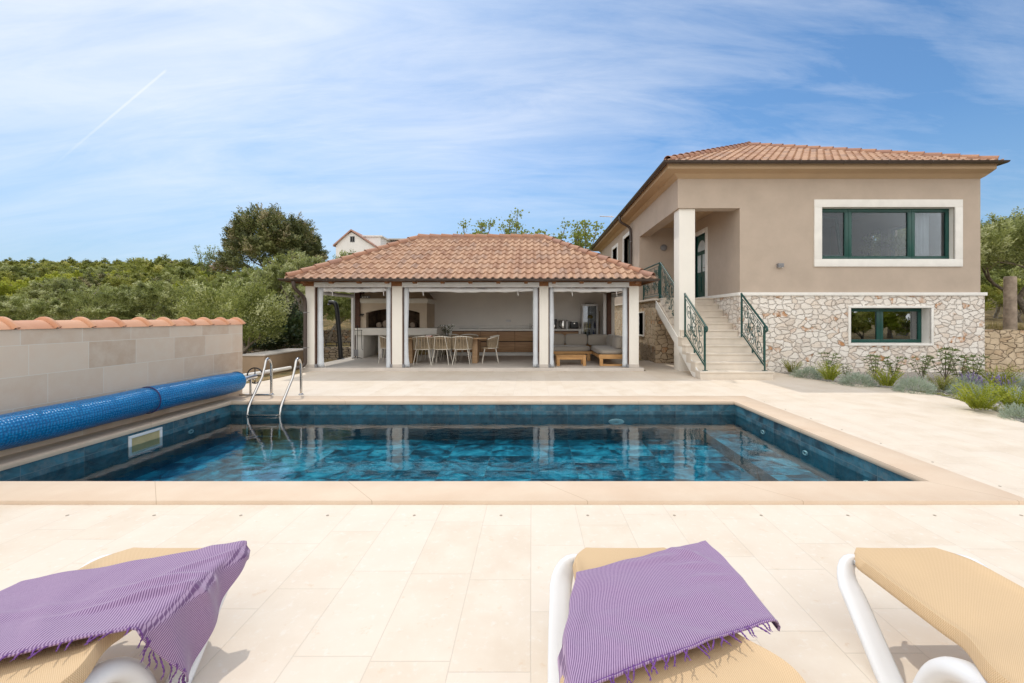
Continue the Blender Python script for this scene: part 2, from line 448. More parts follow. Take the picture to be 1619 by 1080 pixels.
    n1 = s.noise(s.scale(co, (1.0, 1.5, 1)), 2.6, 3, .5); n2 = s.noise(s.scale(co, (1.0, 1.8, 1)), 14, 2, .5)
    # calmer at the pool's left end
    h = s.math('ADD', n1, s.math('MULTIPLY', n2, .10))
    nr = s.bump(h, .35, .011)
    fr = s.n('Fresnel', {'IOR': 1.36, 'Normal': nr}).outputs[0]
    gl = s.n('BsdfGlossy', {'Color': (1, 1, 1), 'Roughness': .015, 'Normal': nr})
    tr = s.n('BsdfTransparent', {'Color': (.70, .93, .97)})
    mx = s.n('MixShader', {0: fr, 1: tr, 2: gl})
    MT['water'] = s.surf(mx)
    # window glass
    def glass(name, tint, ior=1.55, extra=0.0):
        s = N(name)
        fr = s.n('Fresnel', {'IOR': ior}).outputs[0]
        gl = s.n('BsdfGlossy', {'Color': (.95, .97, 1), 'Roughness': .01})
        tr = s.n('BsdfTransparent', {'Color': tint})
        return s.surf(s.n('MixShader', {0: s.math('ADD', fr, extra), 1: tr, 2: gl}))
    MT['glass'] = glass('window_glass', (.78, .82, .84), 1.4, .0)
    MT['glass2'] = glass('window_glass_dark', (.35, .40, .40), 1.5, .22)
    MT['fridgeglass'] = glass('fridge_glass', (.85, .88, .9), 1.5, .05)
    MT['curtain'] = simple('curtain', (.62, .62, .64), .9, .06, 4)
    # terrain
    s = N('dry_ground'); co = s.coord()
    n1 = s.noise(co, .35, 7, .6); n2 = s.noise(co, 3.5, 9, .7); n3 = s.noise(co, 30, 5, .7)
    c = s.mix(s.mr(n1, .38, .62), (.30, .20, .085), (.38, .275, .13))
    c = s.mix(s.mr(n2, .48, .62), c, (.12, .13, .045))
    c = s.mix(s.mr(n3, .55, .72, 0, .7), c, (.14, .095, .055))
    MT['ground'] = s.pbr(c, .95, s.bump(s.math('ADD', n3, s.math('MULTIPLY', n2, 2)), .8, .05))
    s = N('white_gravel'); co = s.coord()
    vo = s.n('TexVoronoi', {'Vector': co, 'Scale': 42.0}, feature='F1')
    r = s.n('SeparateColor', {0: vo.outputs['Color']}).outputs[0]
    c = s.ramp(r, [(0, (.34, .30, .26)), (.4, (.56, .52, .47)), (1, (.70, .67, .62))])
    c = s.mix(s.mr(vo.outputs['Distance'], .35, .75, 0, .75), c, (.16, .13, .10))
    MT['gravel'] = s.pbr(c, .9, s.bump(s.math('SUBTRACT', 1.0, vo.outputs['Distance']), .9, .02))
    # foliage
    def leafmat(name, stops, trans=.35, rough=.55, spec=.3):
        s = N(name); a = s.attr(); r, g, b = s.n('SeparateColor', {0: a['Color']}).outputs
        oi = s.n('ObjectInfo').outputs['Random']
        c = s.ramp(r, stops)
        c = s.mix(s.mr(oi, 0, 1, 0, .35), c, tuple(q * .6 for q in stops[-1][1]))
        nd = s.n('BsdfPrincipled', {'Base Color': c, 'Roughness': rough, 'Specular IOR Level': spec})
        tl = s.n('BsdfTranslucent', {'Color': s.mix(.55, c, (.42, .46, .10))})
        return s.surf(s.n('MixShader', {0: trans, 1: nd, 2: tl}))
    MT['olive'] = leafmat('olive_leaf', [(0, (.08, .105, .03)), (.4, (.21, .245, .065)), (.75, (.36, .39, .12)), (1, (.56, .58, .32))], .34)
    MT['holm'] = leafmat('holm_oak_leaf', [(0, (.035, .055, .018)), (.45, (.10, .135, .040)), (.8, (.25, .27, .09)), (1, (.36, .30, .17))], .22)
    MT['scrub'] = leafmat('scrub_leaf', [(0, (.07, .095, .02)), (.4, (.22, .25, .045)), (.75, (.40, .41, .08)), (1, (.58, .54, .17))], .36)
    MT['lime'] = leafmat('bright_leaf', [(0, (.14, .19, .015)), (.5, (.34, .40, .03)), (1, (.56, .56, .07))], .4)
    MT['darkleaf'] = leafmat('laurel_leaf', [(0, (.016, .032, .012)), (.6, (.035, .065, .022)), (1, (.085, .13, .05))], .15, .35, .5)
    MT['fig'] = leafmat('fig_leaf', [(0, (.14, .19, .045)), (.5, (.24, .31, .08)), (1, (.36, .41, .13))], .45)
    MT['lavender'] = leafmat('grey_green_leaf', [(0, (.20, .25, .19)), (.5, (.34, .41, .33)), (1, (.50, .58, .48))], .15, .8)
    MT['oleander'] = leafmat('oleander_leaf', [(0, (.08, .13, .035)), (.5, (.16, .24, .07)), (1, (.28, .37, .16))], .4)
    MT['purpleflower'] = leafmat('lavender_flower', [(0, (.16, .12, .28)), (1, (.34, .28, .50))], .2)
    MT['dry'] = leafmat('dry_grass', [(0, (.28, .19, .08)), (.6, (.42, .30, .13)), (1, (.50, .38, .19))], .3)
    MT['bark'] = simple('bark', (.20, .165, .125), .95, .35, 12, .8, 25, .02)
    MT['barkgrey'] = simple('grey_bark', (.30, .26, .21), .95, .3, 10, .8, 22, .02)
    MT['bottleg'] = simple('bottle_green', (.03, .08, .02), .15)
    MT['bottleb'] = simple('bottle_blue', (.02, .05, .20), .15)
    MT['bottley'] = simple('bottle_amber', (.45, .30, .04), .2)
    MT['red'] = simple('red_plastic', (.45, .10, .04), .5)
    MT['soot'] = simple('sooty_brick', (.10, .065, .040), .95, .6, 5, .5, 20, .01)
    MT['log'] = simple('grey_log', (.34, .27, .21), .9, .3, 8, .5, 30, .01)
    MT['paving'] = simple('grey_edging', (.40, .37, .33), .85, .15, 5, .2, 40)
    MT['brick'] = simple('brick', (.32, .13, .075), .9, .2, 8, .3, 20)
    MT['farwall'] = plaster('far_house_render', (.80, .78, .76), .06, .1)
    MT['planter'] = simple('brown_planter', (.30, .215, .14), .85, .1, 3, .15, 40)
    MT['anchor'] = simple('weathered_brass', (.36, .30, .23), .6)
make_mats()
# ------------------------------------------------------------------ camera, light, sky
sc = bpy.context.scene
cam = bpy.data.cameras.new('camera'); co_ = bpy.data.objects.new('camera', cam); C.objects.link(co_)
co_.location = (0, 0, 1.4); co_.rotation_euler = (R(90), 0, 0)
cam.sensor_width = 36; cam.lens = 36 * 680 / 1619
cam.shift_x = (809.5 - 840) / 1619; cam.shift_y = -37 / 1619
cam.clip_end = 3000; cam.clip_start = .05
sc.camera = co_
SUN = Vector((-.33, .50, 1.0)).normalized()       # towards the sun
sun = bpy.data.lights.new('sun', 'SUN'); sun.energy = 2.05; sun.angle = R(.53); sun.color = (1.0, .935, .84)
so = bpy.data.objects.new('sun', sun); C.objects.link(so)
so.rotation_euler = SUN.to_track_quat('Z', 'Y').to_euler()
elev = math.asin(SUN.z); az = math.atan2(SUN.x, SUN.y)
w = bpy.data.worlds.new('World'); sc.world = w; w.use_nodes = True
class WN(N):
    def __init__(s, w):
        s.t = w.node_tree; s.t.nodes.clear(); s.out = s.t.nodes.new('ShaderNodeOutputWorld')
def make_world():
    s = WN(w)
    sky = s.n('TexSky'); sky.sky_type = 'NISHITA'; sky.sun_disc = False
    sky.sun_elevation = elev; sky.sun_rotation = az
    sky.air_density = 1.0; sky.dust_density = .9; sky.ozone_density = 2.2; sky.altitude = 50
    d = s.coord('Generated'); x, y, z = s.sep(d)
    zc = s.math('MAXIMUM', z, .02)
    # cirrus on a high plane
    px = s.math('DIVIDE', x, s.math('ADD', zc, .22)); py = s.math('DIVIDE', y, s.math('ADD', zc, .22))
    P = s.comb(px, py, 0.0)
    rot = s.n('Mapping', {'Vector': P, 'Rotation': (0, 0, R(38)), 'Scale': (.55, 1.5, 1)}).outputs[0]
    n1 = s.noise(rot, 1.15, 8, .60, dist=.9)
    rot2 = s.n('Mapping', {'Vector': P, 'Rotation': (0, 0, R(62)), 'Scale': (.8, 3.4, 1), 'Location': (3, 1, 0)}).outputs[0]
    n2 = s.noise(rot2, 1.9, 9, .66, dist=.7)
    big = s.noise(s.n('Mapping', {'Vector': P, 'Location': (1.7, .2, 0)}).outputs[0], .55, 3, .5)
    # more veil towards the left (-x) and high up
    side = s.mr(s.math('ADD', s.math('MULTIPLY', x, -1.0), s.math('MULTIPLY', z, .30)), -.75, .85, 0, 1)
    f = s.math('ADD', s.math('MULTIPLY', n1, .62), s.math('MULTIPLY', n2, .38))
    f = s.math('ADD', f, s.math('MULTIPLY', s.math('SUBTRACT', side, .5), .34))
    f = s.math('ADD', f, s.math('MULTIPLY', s.math('SUBTRACT', big, .5), .30))
    hi = s.mr(z, .02, .42, .25, 1)
    cl = s.math('MULTIPLY', s.mr(f, .33, .78, 0, 1), hi)
    # contrail: a thin straight streak
    ys = s.math('MAXIMUM', y, .01)
    gx = s.math('DIVIDE', x, ys); gz = s.math('DIVIDE', z, ys)
    ax, az_, bx, bz = -1.115, .352, -.853, .573
    L = math.hypot(bx - ax, bz - az_); ux, uz = (bx - ax) / L, (bz - az_) / L
    dx = s.math('SUBTRACT', gx, ax); dz = s.math('SUBTRACT', gz, az_)
    along = s.math('ADD', s.math('MULTIPLY', dx, ux), s.math('MULTIPLY', dz, uz))
    perp = s.math('ABSOLUTE', s.math('ADD', s.math('MULTIPLY', dx, -uz), s.math('MULTIPLY', dz, ux)))
    al = s.math('MULTIPLY', s.mr(along, 0, .22, 0, 1), s.mr(along, L, L + .008, 1, 0))
    line = s.math('MULTIPLY', s.mr(perp, .0012, .0042, 1, 0), al)
    line = s.math('MULTIPLY', line, s.math('MULTIPLY', s.math('GREATER_THAN', y, .05), .36))
    cl = s.math('MAXIMUM', cl, 0.0)
    tint = s.mix(1.0, sky.outputs[0], (.74, 1.03, 1.20), 'MULTIPLY')
    hz = s.mr(z, 0.0, .34, .85, 0)
    base = s.mix(hz, tint, (2.7, 4.15, 5.9))
    col = s.mix(s.math('MULTIPLY', cl, .80), base, (8.0, 8.3, 8.9))
    col = s.mix(line, col, (8.6, 8.8, 9.2))
    # unseen sky behind the viewer: bright cloud added to fill the shaded walls
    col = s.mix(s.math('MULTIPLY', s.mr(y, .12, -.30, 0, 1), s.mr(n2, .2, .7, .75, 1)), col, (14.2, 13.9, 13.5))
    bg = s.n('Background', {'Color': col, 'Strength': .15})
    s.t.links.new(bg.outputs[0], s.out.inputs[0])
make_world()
sc.view_settings.view_transform = 'Standard'; sc.view_settings.look = 'None'
sc.view_settings.exposure = -.28; sc.view_settings.gamma = 1
sc.cycles.max_bounces = 8; sc.cycles.transparent_max_bounces = 24
sc.cycles.diffuse_bounces = 6; sc.cycles.caustics_reflective = False; sc.cycles.caustics_refractive = False
sc.cycles.sample_clamp_indirect = 6

# ------------------------------------------------------------------ terrain
def sm(t, a, b):
    t = max(0, min(1, (t - a) / (b - a))); return t * t * (3 - 2 * t)
def terr(x, y):
    h = 0.0
    # left and behind the pavilion: low terraces then a rising hillside
    back = sm(y, 15.3, 15.6) * .30 + sm(y, 19.6, 19.9) * .55 + sm(y, 20, 28) * .75
    back += max(0, min(y, 75) - 28) * .135
    back += max(0, y - 75) * .055
    left = sm(-x, 7.2, 12) * .35 * sm(y, 4, 12)
    h = back + left * (1 - sm(y, 15, 20))
    if x > 11.9:
        r = 1.0 * sm(y, 11.95, 12.1) + .35 * sm(y, 12.5, 22)
        h = max(r + max(0, y - 20) * .12, h) if y > 11.9 else 0
    h += .10 * math.sin(x * .31 + y * .17) * sm(y, 22, 40) + .5 * math.sin(x * .07 + 1.3) * sm(y, 40, 80)
    return h
def seq(*segs):
    o = []
    for a, b, st in segs:
        n = max(1, int(round((b - a) / st)))
        o += [a + (b - a) * i / n for i in range(n)]
    return o + [segs[-1][1]]
HX0, HX1, HY0, HY1 = -5.25, 3.7, 3.3, 7.5
xs = seq((-600, -120, 60), (-120, -40, 5), (-40, -12, 1.2), (-12, HX0, .6), (HX0, HX1, 1), (HX1, 11.9, .8), (11.9, 30, 1.2), (30, 120, 6), (120, 600, 60))
ys = seq((-120, -10, 10), (-10, HY0, 1.5), (HY0, HY1, .7), (HY1, 11.9, .7), (11.9, 12.15, .08), (12.15, 15.2, .5), (15.2, 15.7, .1), (15.7, 19.5, .5), (19.5, 20, .1), (20, 40, 1), (40, 120, 3), (120, 900, 60))
g = MB()
idx = {}
for j, yy in enumerate(ys):
    for i, xx in enumerate(xs):
        hh = terr(xx, yy) - .06
        if yy < 15 and xx > -6.2 and xx < 12: hh = -.06
        g.v.append((xx, yy, hh))
nx_ = len(xs)
for j in range(len(ys) - 1):
    for i in range(nx_ - 1):
        cx = (xs[i] + xs[i + 1]) / 2; cy = (ys[j] + ys[j + 1]) / 2
        if HX0 < cx < HX1 and HY0 < cy < HY1: continue
        a = j * nx_ + i
        g.f.append((a, a + 1, a + nx_ + 1, a + nx_)); g.c.append(None); g.uv.append(None)
g.build('ground', MT['ground'], smooth=60, fix=False, kind='structure')

# ------------------------------------------------------------------ deck, coping, basin, water
PX0, PX1, PY0, PY1 = -4.97, 3.36, 3.64, 7.12      # water edge of the coping
CX0, CX1, CY0, CY1 = -5.25, 3.76, 3.23, 7.58      # outer edge of the coping
bedpts = [(6.30, 11.25), (6.38, 10.6), (6.40, 9.95), (6.62, 9.45), (7.0, 8.98), (7.28, 8.45), (7.38, 7.9), (7.30, 7.3), (7.05, 6.6), (6.6, 5.8), (6.2, 4.9), (5.95, 3.6), (5.9, 2.0), (6.1, -1), (6.5, -6)]
d = MB()
# deck as flat polygons round the pool, z=0
def poly(mb, pts, z):
    mb.add([(p[0], p[1], z) for p in pts], [tuple(range(len(pts)))])
poly(d, [(-5.9, -6), (6.5, -6), (6.1, -1), (5.9, 2.0), (5.93, CY0), (CX1, CY0), (CX0, CY0), (-5.9, CY0)], 0)
right = [(CX1, CY0), (5.93, CY0)] + [p for p in bedpts[::-1] if p[1] > CY0 + .1] + [(6.30, 14.0), (CX1, 14.0)]
for k in range(1):
    # split into convex-ish strips between CX1 and the bed edge
    ed = [(5.93, CY0)] + [p for p in bedpts[::-1] if p[1] > CY0 + .1]
    for a, b in zip(ed[:-1], ed[1:]):
        poly(d, [(CX1, a[1]), a, b, (CX1, b[1])], 0)
    poly(d, [(CX1, 11.25), (6.30, 11.25), (6.3, 14.2), (CX1, 14.2)], 0)
poly(d, [(CX0, CY1), (CX1, CY1), (CX1, 11.37), (-5.80, 11.37), (-5.95, 9.6), (-6.15, 9.0), (-6.3, 7.9), (-5.26, 7.9)], 0)
poly(d, [(3.05, 11.37), (CX1, 11.37), (CX1, 14.2), (3.05, 14.2)], 0)
d.build('pool_deck', MT['deck'], smooth=0, fix=False, kind='structure')
# thin skirt under the deck edge at the left so it has thickness
sk = MB(); sk.box(-6.3, 7.88, -.14, -5.8, 11.37, -.01)
# coping: rounded water-side nose, mitred corners
prof = [(0.0, 0.0), (0.0, .026), (.012, .030)]
def coping_ring():
    m = MB()
    # rings from outside to inside: (t, z); t=0 outer, t=1 inner
    rings = [(0.0, -.05, 0), (0.0, .022, 0), (.02, .030, 0), (.93, .030, 0), (.985, .022, 0), (1.0, .004, 0), (1.0, -.020, 0), (.985, -.034, 0), (.90, -.040, 0)]
    vs = []
    for t, z, _ in rings:
        x0 = CX0 + (PX0 - CX0) * t; x1 = CX1 + (PX1 - CX1) * t; y0 = CY0 + (PY0 - CY0) * t; y1 = CY1 + (PY1 - CY1) * t
        vs += [(x0, y0, z), (x1, y0, z), (x1, y1, z), (x0, y1, z)]
    f = []
    for r in range(len(rings) - 1):
        for k in range(4):
            k2 = (k + 1) % 4
            f.append((r * 4 + k, r * 4 + k2, (r + 1) * 4 + k2, (r + 1) * 4 + k))
    m.add(vs, f)
    return m
coping_ring().build('pool_coping', MT['coping'], smooth=50, kind='structure')
b = MB(); wx0, wx1, wy0, wy1 = PX0 - .02, PX1 + .02, PY0 - .02, PY1 + .02
zb = -.62
b.add([(wx0, wy0, zb), (wx1, wy0, zb), (wx1, wy1, zb), (wx0, wy1, zb), (wx0, wy0, -.03), (wx1, wy0, -.03), (wx1, wy1, -.03), (wx0, wy1, -.03)],
      [(0, 1, 2, 3), (0, 4, 5, 1), (1, 5, 6, 2), (2, 6, 7, 3), (3, 7, 4, 0)])
# bench ledge along the right wall
b.add([(wx1 - .0, wy0, -.46), (wx1 - .55, wy0, -.46), (wx1 - .55, wy1, -.46), (wx1, wy1, -.46), (wx1 - .55, wy0, zb), (wx1 - .55, wy1, zb)], [(0, 1, 2, 3), (1, 4, 5, 2)])
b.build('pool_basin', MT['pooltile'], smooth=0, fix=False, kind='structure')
wtr = MB(); WZ = -.20
wtr.add([(wx0, wy0, WZ), (wx1, wy0, WZ), (wx1, wy1, WZ), (wx0, wy1, WZ)], [(0, 1, 2, 3)])
wtr.build('pool_water', MT['water'], smooth=0, fix=False, kind='structure')

# skimmer in the left wall
t = thing('pool_skimmer', 'white framed rectangular skimmer opening set in the left pool wall under the blue roll', 'skimmer', (wx0, 5.56, -.2))
m = MB(); ya, yb = 5.32, 5.80; za, zc_ = -.315, -.065
fw = .035
for (a0, a1, c0, c1) in ((ya, yb, zc_ - fw, zc_), (ya, yb, za, za + fw), (ya, ya + fw, za + fw, zc_ - fw), (yb - fw, yb, za + fw, zc_ - fw)):
    m.box(wx0 + .001, a0, c0, wx0 + .018, a1, c1)
m.build('frame', MT['plastic'], t, bevel=.003)
m = MB(); m.box(wx0 + .0015, ya + fw, za + fw, wx0 + .006, yb - fw, zc_ - fw)
m.build('weir_flap', simple('skimmer_flap', (.50, .42, .22), .4), t)
# inlets along the right wall and others
def inlet(pt, axis, r, label, group=None):
    t = thing('pool_inlet', label, 'inlet', pt, group)
    m = MB(); pr = [(r, 0), (r, .008), (r * .82, .016), (r * .45, .012), (r * .42, .006)]
    if axis == 'x-': pr = [(a, -b) for a, b in pr]; m.lathe(pr, pt, 20, 'x')
    elif axis == 'x+': m.lathe(pr, pt, 20, 'x')
    else: pr = [(a, -b) for a, b in pr]; m.lathe(pr, pt, 24, 'y')
    m.build('flange', MT['plastic'], t, world=True)
    m = MB(); q = .021
    if axis == 'x-': m.lathe([(r * .42, -.003), (r * .42, -.010), (r * .1, -.012)], pt, 12, 'x')
    elif axis == 'x+': m.lathe([(r * .42, .003), (r * .42, .010), (r * .1, .012)], pt, 12, 'x')
    else: m.lathe([(r * .42, -.003), (r * .42, -.010), (r * .1, -.012)], pt, 12, 'y')
    m.build('nozzle', MT['greybox'], t)
    t.scale.z = .6
inlet((wx1 - .001, 4.32, -.262), 'x-', .05, 'round white inlet in the right pool wall, closest to the loungers', 'inlets in the right pool wall')
inlet((wx1 - .001, 5.30, -.262), 'x-', .05, 'round white inlet in the right pool wall, middle of the three', 'inlets in the right pool wall')
inlet((wx1 - .001, 6.27, -.262), 'x-', .05, 'round white inlet in the right pool wall, closest to the house stairs', 'inlets in the right pool wall')
inlet((wx0 + .001, 6.30, -.262), 'x+', .05, 'round white inlet in the left pool wall beyond the skimmer')
t = thing('pool_light', 'large round white underwater lamp in the far pool wall facing the terrace', 'pool light', (1.41, wy1, -.40))
m = MB(); m.lathe([(.13, 0), (.13, -.02), (.115, -.03), (.09, -.03)], (1.41, wy1 - .001, -.36), 28, 'y'); bz = m.build('bezel', MT['plastic'], t)
m = MB(); m.lathe([(.089, -.005), (.089, -.022), (.03, -.03)], (1.41, wy1 - .001, -.36), 24, 'y'); m.build('lens', MT['whitepaint'], t)
t.scale.z = .38; t.location.z = -.335

# cover anchors in the deck
def anchor(x, y, lab, grp):
    m = MB(); m.lathe([(.010, .0005), (.010, .0025), (.007, .003), (.004, .0015)], (0, 0, 0), 12)
    o = m.build('cover_anchor', MT['anchor'], None); o.location = (x, y, 0)
    tag(o, lab, 'anchor', grp)
ancx = [-3.29 + .615 * i for i in range(12)]
ords = ['first', 'second', 'third', 'fourth', 'fifth', 'sixth', 'seventh', 'eighth', 'ninth', 'tenth', 'eleventh', 'twelfth']
for i, x in enumerate(ancx):
    anchor(x, 3.05, 'small steel deck anchor along the near coping, %s from the left' % ords[i], 'anchors along the near pool edge')
for i, y in enumerate([3.58, 4.18, 4.8, 5.4, 6.0, 6.6, 7.2]):
    anchor(3.90, y, 'small steel deck anchor along the right coping, %s from the front' % ords[i], 'anchors along the right pool edge')

# ------------------------------------------------------------------ left boundary wall with tile coping
t = thing('boundary_wall', 'pale limestone block wall capped with orange clay tiles beside the pool', 'wall', (-5.5, 5, 0))
m = MB(); m.box(-5.53, -3.0, -.1, -5.25, 7.82, 1.285); m.build('block_wall', MT['blocks'], t, bevel=.004)
m = MB(); m.box(-5.50, -3.0, 1.288, -5.28, 7.80, 1.31); m.build('mortar_bed', MT['mortar'], t)
m = MB()
def cap_tile(m, P0, P1, r0, r1, up=(0, 0, 1), n=14, rnd=None, thick=.014, lip=0.03, arc=PI, squash=1.0):
    """half-barrel tile from P0 (big open end) to P1 (small end)"""
    P0 = Vector(P0); P1 = Vector(P1); d = (P1 - P0).normalized(); up = Vector(up); side = d.cross(up).normalized(); up = side.cross(d).normalized()
    L = (P1 - P0).length
    st = [(0, r0), (lip * .35, r0 * 1.01), (lip, r0 * .965), (L, r1)]
    vs = []
    for s_, r in st:
        for k in range(n + 1):
            a = -arc / 2 + arc * k / n
            vs.append(P0 + d * s_ + side * (math.sin(a) * r) + up * (math.cos(a) * r * squash))
    k0 = len(vs)
    for s_, r in ((0, r0 - thick), (.05, r0 - thick - .002)):
        for k in range(n + 1):
            a = -arc / 2 + arc * k / n
            vs.append(P0 + d * s_ + side * (math.sin(a) * r) + up * (math.cos(a) * r * squash))
    f = []
    q = n + 1
    for j in range(len(st) - 1):
        for k in range(n): f.append((j * q + k, (j + 1) * q + k, (j + 1) * q + k + 1, j * q + k + 1))
    for k in range(n):
        f.append((k, k + 1, k0 + k + 1, k0 + k)); f.append((k0 + k, k0 + k + 1, k0 + q + k + 1, k0 + q + k))
    m.add(vs, f, rnd or (rng.random(),) * 3)
y = 7.86; i = 0
while y > -3.0:
    # big raised collar at the far end of each tile, as in the photo
    L = .385
    yy = y
    c = (rng.random(),) * 3
    # body
    n = 16
    st = [(0.0, .176, .018), (.010, .186, .020), (.036, .186, .020), (.046, .176, .016), (.052, .158, 0.0), (L * .6, .153, 0), (L + .01, .148, -.002)]
    vs = []
    for s_, r, dz in st:
        for k in range(n + 1):
            a = -PI * .5 + PI * k / n
            tt = a / (PI * .5); vs.append((-5.39 + tt * r, yy - s_, 1.285 + dz + (1 - abs(tt) ** 1.75) * r * .60))
    q = n + 1; k0 = len(vs)
    for k in range(n + 1):
        a = -PI * .5 + PI * k / n
        tt = a / (PI * .5); vs.append((-5.39 + tt * .155, yy, 1.288 + (1 - abs(tt) ** 1.75) * .155 * .55))
    f = [(j * q + k, j * q + k + 1, (j + 1) * q + k + 1, (j + 1) * q + k) for j in range(len(st) - 1) for k in range(n)]
    f += [(k, k0 + k, k0 + k + 1, k + 1) for k in range(n)]
    m.add(vs, f, c)
    y -= L
m.build('tile_coping', MT['captile'], t, smooth=32)

# ------------------------------------------------------------------ solar cover on its reel
t = thing('pool_cover_reel', 'blue bubble solar cover wound on a reel along the stone wall', 'pool cover', (-5.05, 5, 0))
RX, RZ, RR = -5.050, .320, .165
def cov(u, v):
    y = 7.36 - v * 7.4
    a = u * 2 * PI
    r = RR + .006 * math.sin(y * 2.1 + a) + .004 * math.sin(y * 5.3 - 2 * a)
    if abs(y - 5.66) < .03: r -= .012
    if u > .72 and u < .78: r += .010
    return (RX + r * math.cos(a), y, RZ + r * math.sin(a))
m = MB(); m.grid(cov, 56, 150, uvfn=lambda u, v: (u * 2 * PI * RR / .030, v * 7.4 / .030))
# wound end: shallow cone with spiral grooves
def endcap(u, v):
    a = u * 2 * PI; r = RR * (1 - v * .8)
    return (RX + r * math.cos(a), 7.36 + .05 * math.sqrt(max(0, 1 - (1 - v * .8) ** 2)) + (.006 * math.sin(v * 50)), RZ + r * math.sin(a))
m.grid(endcap, 40, 24, uvfn=lambda u, v: (u * 40, v * 8))
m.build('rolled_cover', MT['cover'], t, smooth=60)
m = MB(); m.tube([(RX, 7.3, RZ + .0), (RX, 7.88, RZ + .02)], .038, 14); m.tube([(RX, 7.55, RZ), (RX, 7.60, RZ)], .05, 14)
m.build('axle_tube', MT['alu'], t)
m = MB(); m.tube([(RX, 7.74, RZ), (RX, 7.74, .02)], .02, 8); m.tube([(RX - .22, 7.74, .02), (RX + .38, 7.74, .02)], .017, 8)
m.tube([(RX - .05, 7.70, RZ + .01), (RX + .10, 7.70, RZ - .02)], .012, 6)
m.build('stand', MT['steel'], t)
m = MB()
m.tube([(RX + .0 + .14 * math.cos(a), 7.86, RZ + .03 + .14 * math.sin(a)) for a in [i * 2 * PI / 28 for i in range(29)]], .012, 6, cap=False)
m.tube([(RX, 7.86, RZ + .17), (RX, 7.86, RZ - .11)], .009, 6); m.tube([(RX - .14, 7.86, RZ + .03), (RX + .14, 7.86, RZ + .03)], .009, 6)
m.build('hand_wheel', MT['black'], t)
m = MB(); m.tube([(RX + (RR + .008) * math.cos(a), 5.66, RZ + (RR + .008) * math.sin(a)) for a in [i * 2 * PI / 30 for i in range(31)]], .008, 6, cap=False)
m.build('strap', simple('navy_strap', (.03, .03, .12), .7), t)

# ------------------------------------------------------------------ pool ladder
t = thing('pool_ladder', 'polished steel pool ladder with two hooped handrails at the far left corner', 'ladder', (-4.37, 7.3, 0))
for x in (-4.64, -4.11):
    pts = [(x, 7.68, .03), (x, 7.68, .50)]
    for i in range(0, 13):
        a = PI * i / 12 * .90
        pts.append((x, 7.58 + .10 * math.cos(a), .50 + .185 * math.sin(a)))
    pts += [(x, 7.41, .38), (x, 7.20, .12), (x, 7.10, .0), (x, 7.05, -.08), (x, 7.03, -.18), (x, 7.02, -.4), (x, 7.02, -.56)]
    m = MB(); m.tube(pts, .0215, 12); m.build('handrail', MT['steel'], t)
    m = MB(); m.lathe([(.045, .031), (.045, .040), (.028, .052), (.023, .058)], (x, 7.68, 0), 18); m.build('floor_flange', MT['steel'], t)
for z in (-.185, -.36, -.52):
    m = MB(); m.box(-4.62, 6.985, z - .012, -4.13, 7.06, z + .014); m.build('rung', MT['steel'], t, bevel=.008)
